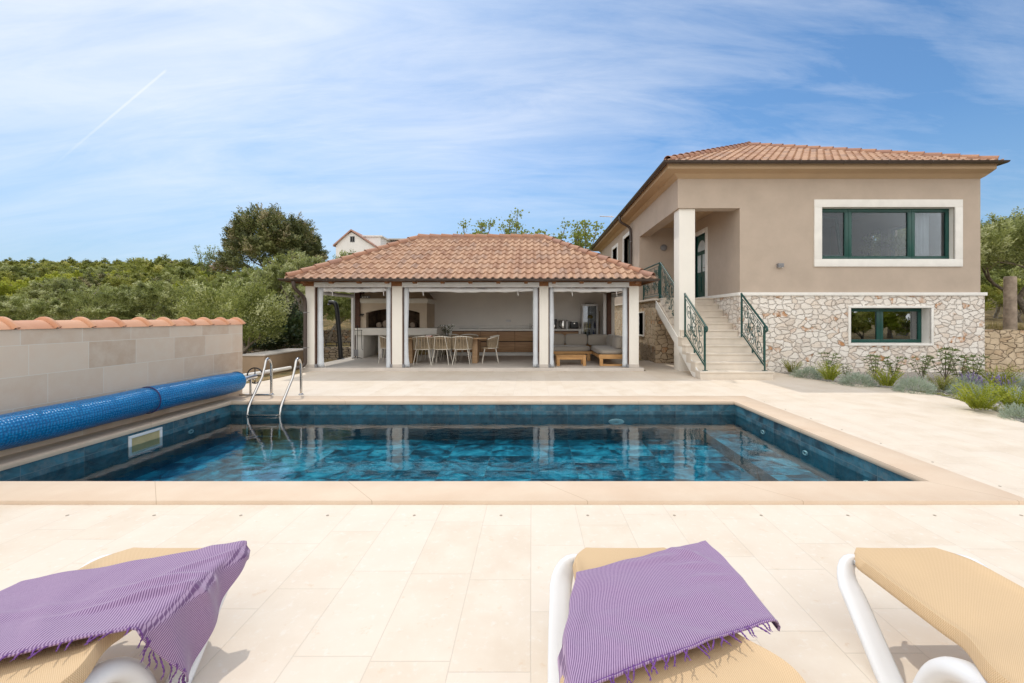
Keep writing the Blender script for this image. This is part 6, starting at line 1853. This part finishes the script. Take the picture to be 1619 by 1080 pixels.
hill = [  # px, Y, scale, kind, label
 ('l', 28, 34, 1.05, 'bright lime green bush above the dry grass patch at the far left'),
 ('o', 100, 36, .8, 'grey green bush right of the lime green one at the far left'),
 ('d', 112, 24.5, .62, 'small dark bush in the middle of the slope at the left'),
 ('o', 20, 48, 1.3, 'grey green bush on the upper slope at the left edge'),
 ('s', 55, 52, 1.4, 'olive green bush with bare stems near the sky line at the left'),
 ('l', 107, 62, 1.55, 'pale green bush poking over the sky line at the left'),
 ('s', 85, 60, 1.4, 'long low bush on the sky line left of the pale green one'),
 ('s', 150, 58, 1.5, 'bush on the sky line right of the pale green one'),
 ('s', 195, 60, 1.5, 'bush on the sky line in the middle of the left slope'),
 ('o', 172, 48, 1.2, 'grey green bush below the sky line'),
 ('l', 135, 44, 1.35, 'yellow flowering bush mid slope'),
 ('l', 100, 46, 1.3, 'yellow tinted bush mid slope, left of the flowering one'),
 ('d', 175, 38, 1.0, 'dark bush mid slope under the yellow ones'),
 ('s', 225, 42, 1.15, 'wide olive green bush mid slope'),
 ('d', 245, 36, .9, 'very dark bush in the centre of the slope'),
 ('s', 270, 46, 1.65, 'rounded bush with brownish top near the sky line'),
 ('s', 250, 50, 1.85, 'tall bush rising over the sky line, left of the loose twigs'),
 ('d', 295, 50, 1.75, 'dark green bush on the sky line beside the tall one'),
 ('o', 285, 40, 1.1, 'grey green bush below the tall one'),
 ('l', 318, 44, 1.3, 'yellow green bush near the loose stone heap'),
 ('l', 292, 32, .95, 'bright yellow bush in a gap between olive trees'),
 ('l', 310, 31, .6, 'second bright yellow bush in the gap between olive trees'),
 ('s', 335, 55, 1.0, 'small bush on the sky line between the twigs and the big dark tree'),
 ('d', 348, 60, 1.1, 'dark small bush on the sky line left of the big dark tree'),
 ('s', 205, 34, 1.0, 'mid green bush behind the olive row'),
 ('s', 330, 36, 1.0, 'mid green bush left of the big dark tree foot'),
 ('s', 372, 44, 1.2, 'bush at the left foot of the big dark tree'),
 ('s', 505, 44, 1.2, 'bush at the right foot of the big dark tree'),
 ('o', 528, 52, 1.3, 'bush beside the far gabled house wall'),
 ('d', 560, 40, 1.0, 'dark bush below the far gabled house'),
 ('s', 620, 38, 1.2, 'bush hidden mostly by the pavilion roof, left end'),
 ('s', 500, 30, 1.0, 'low bush behind the olive at the roof corner'),
 ('o', 545, 27, .75, 'grey green bush in the grass seen through the left bay'),
 ('s', -30, 42, 1.3, 'bush at the very left beyond the picture edge'),
 ('s', 222, 66, 1.5, 'far bush on the crest, middle'), ('s', 125, 70, 1.6, 'far bush on the crest, left of the middle'), ('s', 20, 68, 1.6, 'far bush on the crest at the left edge'), ('s', 65, 74, 1.6, 'far bush on the crest near the left edge'), ('s', 180, 74, 1.6, 'far bush on the crest behind the skyline row'),
]
hill += [('o', 1575, 21, .9, 'grey green bush behind the stone post at the right edge'), ('s', 1612, 19, .8, 'low bush right of the stone post'),
 ('o', 1590, 30, 1.5, 'tall bush behind the house at the right edge'), ('s', 1560, 27, 1.2, 'bush just past the right corner of the house'), ('d', 1640, 26, 1.4, 'dark bush cut by the right picture edge'),
 ('l', 70, 40, .95, 'yellow green bush right of the dry grass patch'), ('l', 205, 44, 1.4, 'yellowish bush in the middle of the slope'), ('d', 140, 33, .9, 'dark bush behind the olive row, left of the middle'),
 ('d', 60, 60, 1.2, 'dark bush on the upper slope at the left'), ('l', 235, 56, 1.1, 'yellow green bush close to the crest'), ('o', 130, 52, 1.2, 'pale bush close to the crest'), ('d', 210, 52, 1.1, 'dark bush close to the crest'),
 ('l', 350, 40, .8, 'yellow green bush under the big dark tree'), ('s', 15, 58, 1.4, 'bush at the crest near the left edge'), ('s', 300, 62, 1.3, 'bush on the crest beside the loose sapling'), ('s', 400, 56, 1.3, 'bush behind the big dark tree'), ('o', 160, 28, .75, 'pale grey bush right behind the olive row'), ('o', 240, 29, .8, 'pale grey bush behind the olive row, centre'), ('s', 100, 29, .7, 'green bush right behind the olive row at the left')]
rg = random.Random(77)
for (k, px, Y, s, lab) in hill:
    src = protos[k]; x = at(px, Y)
    sz = s * .78 if Y > 40 else s * .9
    if k in used: place(src, x, Y, s, rg.uniform(0, 6), lab, sz=sz)
    else:
        used.add(k); src.location = (x, Y, terr(x, Y) - .1); src.scale = (s, s, sz); src['label'] = lab
# dark laurel by the terrace and dense bush at the wall end
lb = make_tree('laurel_bush', 'glossy dark green laurel bush in the shade beneath the olive tree', 'bush', 'laurel', 61, 1.75, 1.15, .95, .3, 'darkleaf', 'bark', 52, 200, .085, .026, .34, None, fill=.4)
lb.location = (at(432, 15.0), 15.0, .0)
place(lb, at(404, 14.2), 14.2, .8, 1.9, 'second dark laurel bush, closer to the end of the boundary wall', 0.0)
lb2 = make_tree('privet_bush', 'mid green dense bush spilling past the end of the boundary wall', 'bush', 'laurel', 62, 2.3, 1.0, 1.15, .3, 'olive', 'bark', 60, 220, .06, .016, .34, None, fill=.4)
lb2.location = (at(375, 12.0), 12.0, 0)
# dry grass tufts stuff
m = MB(); rg = random.Random(5)
def tuft(m, x, y, z, h, n, sh):
    for _ in range(n):
        a = rg.uniform(0, 6.28); r = rg.uniform(0, .12); lean = rg.uniform(.1, .5)
        p = Vector((x + r * math.cos(a), y + r * math.sin(a), z)); d = Vector((math.cos(a) * lean, math.sin(a) * lean, 1)).normalized(); s = Vector((-math.sin(a), math.cos(a), 0)) * .006
        hh = h * rg.uniform(.5, 1.2); m.add([p - s, p + s, p + d * hh], [(0, 1, 2)], (max(0, min(1, sh + rg.uniform(-.3, .3))),) * 3)
for _ in range(1500):
    x = rg.uniform(-16, 3.5); y = rg.choice((rg.uniform(15.6, 19.4), rg.uniform(20, 34)))
    if x > -5.9 and y < 16.8: continue
    tuft(m, x, y, terr(x, y) - .06, .16, 9, rg.random())
for _ in range(200):
    x = rg.uniform(12.0, 18); y = rg.uniform(12.2, 17); tuft(m, x, y, terr(x, y) - .06, .25, 14, rg.random())
for _ in range(160):
    x = rg.uniform(-11, -6.9); y = rg.uniform(9.5, 15); tuft(m, x, y, -.06, .12, 8, rg.random())
tag(m.build('dry_grass', MT['dry'], smooth=0, fix=False), 'straw coloured dry grass on the terraces behind the pavilion', 'grass', kind='stuff')
# low hillside cover far off
m = MB(); rg = random.Random(6)
for _ in range(420):
    y = rg.uniform(50, 100); x = rg.uniform(-1.35, .1) * y * 1.0
    if rg.random() < .25: x = rg.uniform(.2, 1.3) * y
    if x > -1 and y < 30: continue
    r = rg.uniform(.35, .9) * (.6 + y / 90)
    leaves(m, rg, (x, y, terr(x, y) + r * .25), (r, r, r * .6), 46, .22 + y * .0012, .07, .3, rg.uniform(.1, .9))
tag(m.build('hillside_scrub', MT['scrub'], smooth=0, fix=False), 'mixed low scrub covering the far hillside', 'scrub', kind='stuff')

# ---- fig-like saplings rising behind the pavilion roof
def sapling(label, px, Y, H, seed, group='leafy young trees behind the pavilion roof', dense=1.0, wd=1.0):
    rg = random.Random(seed); x0 = at(px, Y); z0 = terr(x0, Y) - .1
    t = thing('young_tree', label, 'tree', (x0, Y, z0), group)
    m = MB(); lf = MB()
    H = H - z0
    for k in range(7):
        a = rg.uniform(0, 6.28); sp = rg.uniform(.02, .20) * wd
        top = Vector((x0 + math.cos(a) * sp * H, Y + math.sin(a) * sp * H, z0 + H * rg.uniform(.80, 1.0)))
        p0 = Vector((x0, Y, z0)); pts = []
        for i in range(10):
            s_ = i / 9; q = p0.lerp(top, s_); q += Vector((math.sin(s_ * 5 + k) * .12, math.cos(s_ * 4 + k) * .12, 0)) * s_; pts.append(q)
        m.tube(pts, [.05 * (1 - .85 * i / 9) + .008 for i in range(10)], 5)
        for i in range(4, 10):
            n = int(rg.uniform(12, 42) * dense)
            for _ in range(n):
                q = pts[i] + Vector((rg.gauss(0, .15), rg.gauss(0, .15), rg.gauss(0, .13)))
                d = Vector((rg.uniform(-1, 1), rg.uniform(-1, 1), rg.uniform(-.3, .9))).normalized(); s = d.cross(Vector((rg.random(), rg.random(), rg.random()))).normalized()
                l = rg.uniform(.09, .17); w_ = l * .33
                lf.add([q, q + d * l * .3 + s * w_, q + d * l * .75 + s * w_ * .8, q + d * l, q + d * l * .75 - s * w_ * .8, q + d * l * .3 - s * w_], [(0, 1, 2, 3, 4, 5)], (rg.random(),) * 3)
        # bare twigs
        for _ in range(3):
            q = pts[8]; m.tube([q, q + Vector((rg.uniform(-.25, .25), rg.uniform(-.2, .2), rg.uniform(.25, .6)))], [.010, .004], 4)
    m.build('trunk', MT['bark'], t, smooth=60, fix=False); lf.build('crown', MT['fig'], t, smooth=0, fix=False)
sapling('short leafy sapling top just visible above the roof ridge, first from the left', 750, 24, 6.9, 1, dense=1.3, wd=.8)
sapling('tallest leafy young tree with bare twigs above the roof ridge', 798, 24, 7.2, 2, dense=1.5, wd=1.0)
sapling('leafy young tree with a bare twiggy left side above the right end of the ridge', 862, 24, 6.9, 3, dense=1.2, wd=1.2)
sapling('bright young tree between the pavilion roof hip and the house eave', 918, 24, 6.8, 4, dense=1.8, wd=1.0)
sapling('small dark leafed young tree on the sky line at the left', 325, 46, 9.1, 5, 'loose trees on the sky line', dense=1.4, wd=.8)

# ------------------------------------------------------------------ garden plants
def rosemary(label, h=.42, w=.24, seed=1, mat='lime', n=95):
    rg = random.Random(seed); t = thing('feathery_shrub', label, 'shrub', (0, 0, 0), 'feathery bright shrubs in the gravel bed')
    m = MB()
    for _ in range(n):
        a = rg.uniform(0, 6.28); ln = rg.uniform(.05, .55); r0 = rg.uniform(0, .07)
        p = Vector((r0 * math.cos(a), r0 * math.sin(a), 0)); d = Vector((math.cos(a) * ln, math.sin(a) * ln, 1)).normalized(); L = h * rg.uniform(.5, 1.1)
        q = p.copy(); sh = rg.uniform(.1, .9)
        k = 12
        for i in range(k):
            d = (d + Vector((0, 0, -.02)) + Vector((math.cos(a), math.sin(a), 0)) * .03).normalized(); q2 = q + d * (L / k)
            if i > 1:
                for _ in range(5):
                    b = rg.uniform(0, 6.28); s = Matrix.Rotation(b, 3, d) @ d.orthogonal().normalized(); o = (d * .9 + s * .7).normalized(); ll = rg.uniform(.022, .042); ww = s.cross(d).normalized() * .0035
                    m.add([q - ww, q + ww, q + o * ll], [(0, 1, 2)], (max(0, min(1, sh + rg.uniform(-.2, .3))),) * 3)
            q = q2
    m.build('foliage', MT[mat], t, smooth=0, fix=False, world=False)
    return t
def mound(label, r=.26, h=.24, seed=1, flower=False):
    rg = random.Random(seed); t = thing('lavender_plant', label, 'lavender', (0, 0, 0), 'grey green mounds in the gravel bed')
    m = MB()
    for _ in range(1500):
        a = rg.uniform(0, 6.28); e = math.asin(rg.uniform(.02, 1)); 
        v = Vector((math.cos(a) * math.cos(e), math.sin(a) * math.cos(e), math.sin(e)))
        rr = rg.uniform(.55, 1.05); lump = 1 + .10 * math.sin(4 * a + seed) + .08 * math.sin(7 * e + a * 3)
        p = Vector((v.x * r, v.y * r, v.z * h)) * rr * lump; d = (v + Vector((rg.uniform(-.5, .5), rg.uniform(-.5, .5), rg.uniform(0, .7)))).normalized(); s = d.orthogonal().normalized() * .0035
        s = Matrix.Rotation(rg.uniform(0, 6.28), 3, d) @ s; l = rg.uniform(.03, .065)
        m.add([p - s, p + s, p + d * l + s * .6, p + d * l - s * .6], [(0, 1, 2, 3)], (max(0, min(1, .25 + .5 * rr * .8 + rg.uniform(-.3, .3))),) * 3)
    m.build('foliage', MT['lavender'], t, smooth=0, fix=False, world=False)
    if flower:
        m = MB()
        for _ in range(20):
            a = rg.uniform(0, 6.28); ln = rg.uniform(.1, .7); d = Vector((math.cos(a) * ln, math.sin(a) * ln, 1)).normalized(); p = Vector((d.x * r * .6, d.y * r * .6, h * .7)); q = p + d * rg.uniform(.12, .26)
            m.tube([p, q], .002, 3, cap=False, col=(0, 0, 0)); m.lathe([(.002, 0), (.009, .012), (.007, .035), (.001, .045)], tuple(q), 5, col=(rg.random(),) * 3)
        m.build('flower_spikes', MT['purpleflower'], t, smooth=0, fix=False, world=False)
    return t
def oleander(label, h=.75, seed=1, stems=7):
    rg = random.Random(seed); t = thing('oleander_bush', label, 'oleander', (0, 0, 0), 'young oleanders along the stone base')
    m = MB(); lf = MB()
    for k in range(stems):
        a = rg.uniform(0, 6.28); ln = rg.uniform(.15, .75); d = Vector((math.cos(a) * ln, math.sin(a) * ln, 1)).normalized(); H = h * rg.uniform(.6, 1.05)
        pts = [Vector((0, 0, 0)) + d * (H * i / 6) + Vector((0, 0, .03 * i / 6)) for i in range(7)]
        m.tube(pts, [.009 - .0008 * i for i in range(7)], 5, cap=False)
        for i in range(2, 7):
            for _ in range(7 if i < 6 else 15):
                b = rg.uniform(0, 6.28); s = Matrix.Rotation(b, 3, d) @ d.orthogonal().normalized(); o = (d * rg.uniform(.2, 1.0) + s).normalized(); l = rg.uniform(.09, .16); w_ = o.cross(d).normalized() * .011; q = pts[i]; dr = Vector((0, 0, -l * .18))
                lf.add([q, q + o * l * .4 + w_, q + o * l + dr, q + o * l * .4 - w_], [(0, 1, 2, 3)], (rg.random(),) * 3)
    m.build('stems', MT['bark'], t, smooth=0, fix=False, world=False); lf.build('foliage', MT['oleander'], t, smooth=0, fix=False, world=False); return t
def gp(px, py):
    Y = 952 / (py - 503); return at(px, Y), Y
fs = rosemary('bright feathery shrub left in the bed, in front of the first oleander', seed=3)
fsd = rosemary('dark feathery shrub at the left end of the bed by the stairs', seed=4, mat='scrub', h=.40)
mo = mound('round grey green mound at the left end of the bed', seed=5)
mof = mound('purple flowering lavender behind the big lime shrub', seed=6, r=.30, h=.24, flower=True)
ol1 = oleander('first oleander from the left against the stone base', seed=7)
def gset(t, px, py, s, rz=0, label=None, copy=True, sx=1.0):
    o = copy_tree(t) if copy else t
    x, y = gp(px, py); o.location = (x, y, -.01); o.scale = (s * sx, s * sx, s); o.rotation_euler.z = rz
    if label: o['label'] = label
gset(fsd, 1253, 591, 1.0, copy=False); gset(mo, 1278, 597, 1.0, 0, copy=False, sx=1.25)
gset(fs, 1311, 603, 1.2, copy=False)
gset(ol1, 1312, 593, 0.78, copy=False)
gset(ol1, 1338, 597, 0.45, 1.0, 'small low oleander between the first mound pair and the window')
gset(mo, 1357, 609, 1.0, 2, 'round grey green mound below the left end of the lower window', sx=1.35)
gset(ol1, 1384, 598, 0.78, 2.0, 'oleander below the left half of the lower window')
gset(ol1, 1412, 599, 0.74, 3.4, 'oleander below the middle of the lower window')
gset(fs, 1402, 613, 1.15, 1, 'bright feathery shrub below the middle of the lower window')
gset(mo, 1446, 620, 1.15, 4, 'largest grey green mound below the right end of the lower window')
gset(ol1, 1458, 600, 0.78, 4.4, 'oleander under the right jamb of the lower window')
gset(ol1, 1495, 600, 1.02, 5.0, 'tallest oleander right of the lower window')
gset(fsd, 1490, 619, .95, 2, 'dark feathery shrub in front of the tallest oleander')
gset(ol1, 1518, 606, 0.82, .6, 'leaning oleander just right of the tallest one')
gset(ol1, 1540, 604, 0.86, 2.6, 'oleander at the right corner of the stone base')
gset(mo, 1535, 612, .95, 5, 'grey green mound near the right corner of the stone base')
gset(fsd, 1580, 617, 1.35, 4, 'dark upright shrub in front of the retaining wall')
gset(mof, 1527, 624, .95, copy=False); gset(mof, 1562, 632, 1.0, 2, 'purple flowering lavender right of the big lime shrub'); gset(mof, 1592, 630, .9, 4, 'purple flowering lavender near the right picture edge')
gset(fs, 1550, 650, 1.25, 3, 'big lime green feathery shrub at the edge of the terrace', sx=1.25)
gset(fs, 1608, 652, 1.3, 5, 'big lime green feathery shrub cut by the right picture edge', sx=1.2)
gset(mo, 1614, 663, .8, 1, 'small grey mound at the right picture edge by the terrace', sx=1.0)
gset(mo, 1604, 614, 1.0, 3, 'blue grey mound against the retaining wall at the right edge')
# creeping weeds along the terrace edge and scattered stones
m = MB(); rg = random.Random(9)
for _ in range(420):
    k = rg.random(); y = 8.2 - k * 2.1; 
    e = 7.36 - max(0, 7.6 - y) * .33; x = e + abs(rg.gauss(0, .13)) + .02
    p = Vector((x, y, 0)); 
    for _ in range(3):
        a = rg.uniform(0, 6.28); d = Vector((math.cos(a), math.sin(a), rg.uniform(.1, .6))).normalized(); s = Vector((-math.sin(a), math.cos(a), 0)) * .006; l = rg.uniform(.03, .08)
        m.add([p - s, p + s, p + d * l], [(0, 1, 2)], (rg.random(),) * 3)
tag(m.build('creeping_weeds', MT['scrub'], smooth=0, fix=False), 'thin creeping weeds along the curved terrace edge', 'weeds', kind='stuff')
m = MB()
for _ in range(1500):
    y = rg.uniform(5, 11.2); e = 6.45 + (.9 if y < 9 else 0) * sm(9.6 - y, 0, .9) - max(0, 7.6 - y) * .33; x = e + .05 + rg.random() ** 1.5 * 3.8; r = rg.uniform(.010, .028)
    if x > 12: continue
    vs = [(x + r * rg.uniform(.7, 1.3), y, r * .3), (x - r * rg.uniform(.7, 1.3), y, r * .3), (x, y + r, r * .3), (x, y - r, r * .3), (x + rg.uniform(-.3, .3) * r, y, r * rg.uniform(.8, 1.2)), (x, y, -.012)]
    m.add(vs, [(0, 2, 4), (2, 1, 4), (1, 3, 4), (3, 0, 4)])
tag(m.build('gravel_stones', MT['gravel'], smooth=0, fix=False), 'loose pale stones in the planting bed', 'gravel', kind='stuff')

# ------------------------------------------------------------------ distant houses
def gx(px, Y): return at(px, Y)
def gz(py, Y): return 1.4 + (503 - py) * Y / 680
Y = 62
t = thing('far_house', 'distant pale gabled house with a red tiled roof on the sky line', 'house', (gx(570, Y), Y, 8))
x0, x1, xm = gx(531, Y), gx(598, Y), gx(556, Y)
m = MB(); m.prism([(x0, 6.5), (x0, gz(389, Y)), (gx(539, Y), gz(377, Y)), (xm, gz(367, Y)), (x1, gz(394, Y)), (x1, 6.5)], 'y', Y, Y + 8); m.build('gable_wall', MT['farwall'], t, smooth=0)
m = MB()
for (a, b_) in (((x0 - .3, gz(390, Y)), (xm, gz(365.2, Y))), ((xm, gz(365.2, Y)), (x1 + .3, gz(396, Y)))):
    m.add([(a[0], Y - .3, a[1]), (b_[0], Y - .3, b_[1]), (b_[0], Y + 8.3, b_[1]), (a[0], Y + 8.3, a[1]), (a[0], Y - .3, a[1] + .22), (b_[0], Y - .3, b_[1] + .22), (b_[0], Y + 8.3, b_[1] + .22), (a[0], Y + 8.3, a[1] + .22)],
          [(0, 1, 2, 3), (4, 5, 6, 7), (0, 1, 5, 4), (1, 2, 6, 5), (2, 3, 7, 6), (3, 0, 4, 7)])
m.build('roof', simple('far_red_roof', (.40, .23, .18), .8, .2, 2), t, smooth=0)
m = MB(); m.box(gx(570, Y), Y + 1.2, gz(392, Y), gx(597, Y), Y + 5, gz(372, Y)); m.build('dormer', MT['farwall'], t)
m = MB(); m.box(gx(568, Y), Y + 1.0, gz(372, Y), gx(600, Y), Y + 5.2, gz(370, Y)); m.build('dormer_roof', MT['farwall'], t)
for (a, b_, c, d_) in ((553.5, 561, 383, 373.5), (551, 564, 409, 400)):
    m = MB(); m.box(gx(a, Y), Y - .03, gz(c, Y), gx(b_, Y), Y - .01, gz(d_, Y)); w_ = m.build('window', MT['greybox'], t)
    m = MB(); m.box(gx(a, Y) + .08, Y - .045, gz(c, Y) + .08, gx((a + b_) / 2, Y) - .04, Y - .032, gz(d_, Y) - .08); m.box(gx((a + b_) / 2, Y) + .04, Y - .045, gz(c, Y) + .08, gx(b_, Y) - .08, Y - .032, gz(d_, Y) - .08); child(w_, m, 'pane', MT['dark'])
t = thing('far_building', 'distant unfinished flat roofed building with brick piers above the pavilion roof', 'building', (gx(630, Y), Y + 6, 9)); Y = 66
m = MB(); m.box(gx(602, Y), Y, gz(378.8, Y), gx(665, Y), Y + 8, gz(377, Y)); m.build('roof_slab', MT['concrete'], t)
for a, b_ in ((604, 610), (628, 634), (658, 663)):
    m = MB(); m.box(gx(a, Y), Y + .2, 7, gx(b_, Y), Y + .7, gz(378.8, Y) - .002); m.build('brick_pier', MT['brick'], t)
m = MB(); m.box(gx(604, Y), Y + .1, 7, gx(663, Y), Y + 7.8, gz(387, Y)); m.build('parapet', MT['farwall'], t)
m = MB(); m.box(gx(604, Y), Y + 5, gz(387, Y) + .002, gx(663, Y), Y + 5.3, gz(378.8, Y) - .003); m.build('rear_wall', MT['dark'], t)
# loose stone heap on the hillside
def heap(label, px, py, Y, w_, h):
    t = thing('stone_heap', label, 'stone heap', (gx(px, Y), Y, terr(gx(px, Y), Y))); rg = random.Random(int(px)); m = MB(); c = Vector((gx(px, Y), Y, gz(py, Y)))
    for _ in range(60):
        p = c + Vector((rg.uniform(-w_ / 3, w_ / 3), rg.uniform(-.3, .3), rg.uniform(-h * 1.2, h) * .6)); s = rg.uniform(.12, .3)
        bm = bmesh.new(); bmesh.ops.create_icosphere(bm, subdivisions=1, radius=s)
        b0 = len(m.v)
        for v in bm.verts: m.v.append((p.x + v.co.x * rg.uniform(.7, 1.5), p.y + v.co.y, p.z + v.co.z * rg.uniform(.4, .8)))
        bm.verts.index_update()
        for f in bm.faces: m.f.append(tuple(b0 + v.index for v in f.verts)); m.c.append(None); m.uv.append(None)
        bm.free()
    m.build('stones', MT['log'], t, smooth=0)
heap('grey loose stone heap on the slope left of the big dark tree', 355, 419, 38, 2.6, .5)
heap('small pale stone pile in the grass at the far left', 50, 471, 26, 1.0, .3)

# olive grove on the camera side of the pool, seen mirrored in the window panes
for i, (x, y, s_) in enumerate([(17, -7, 1.1), (21, -10, 1.2), (26, -8, 1.2), (30, -12, 1.4), (23.5, -15, 1.4)]):
    place((olA, olB, olC)[i % 3], x, y, s_, i * 1.3, 'olive tree on the viewer side of the pool, only mirrored in the lower window', -.1, group='olive trees mirrored in the window panes')

for i, (x, y, s_) in enumerate([(18.5, -3.5, .9), (21.5, -5, 1.0), (25, -4, 1.1), (16, -5, .8)]):
    place(shr3 if i % 2 else shr, x, y, s_, i * 1.3, 'bush on the viewer side of the pool, only mirrored in the lower window', -.1, group='bushes mirrored in the window panes')
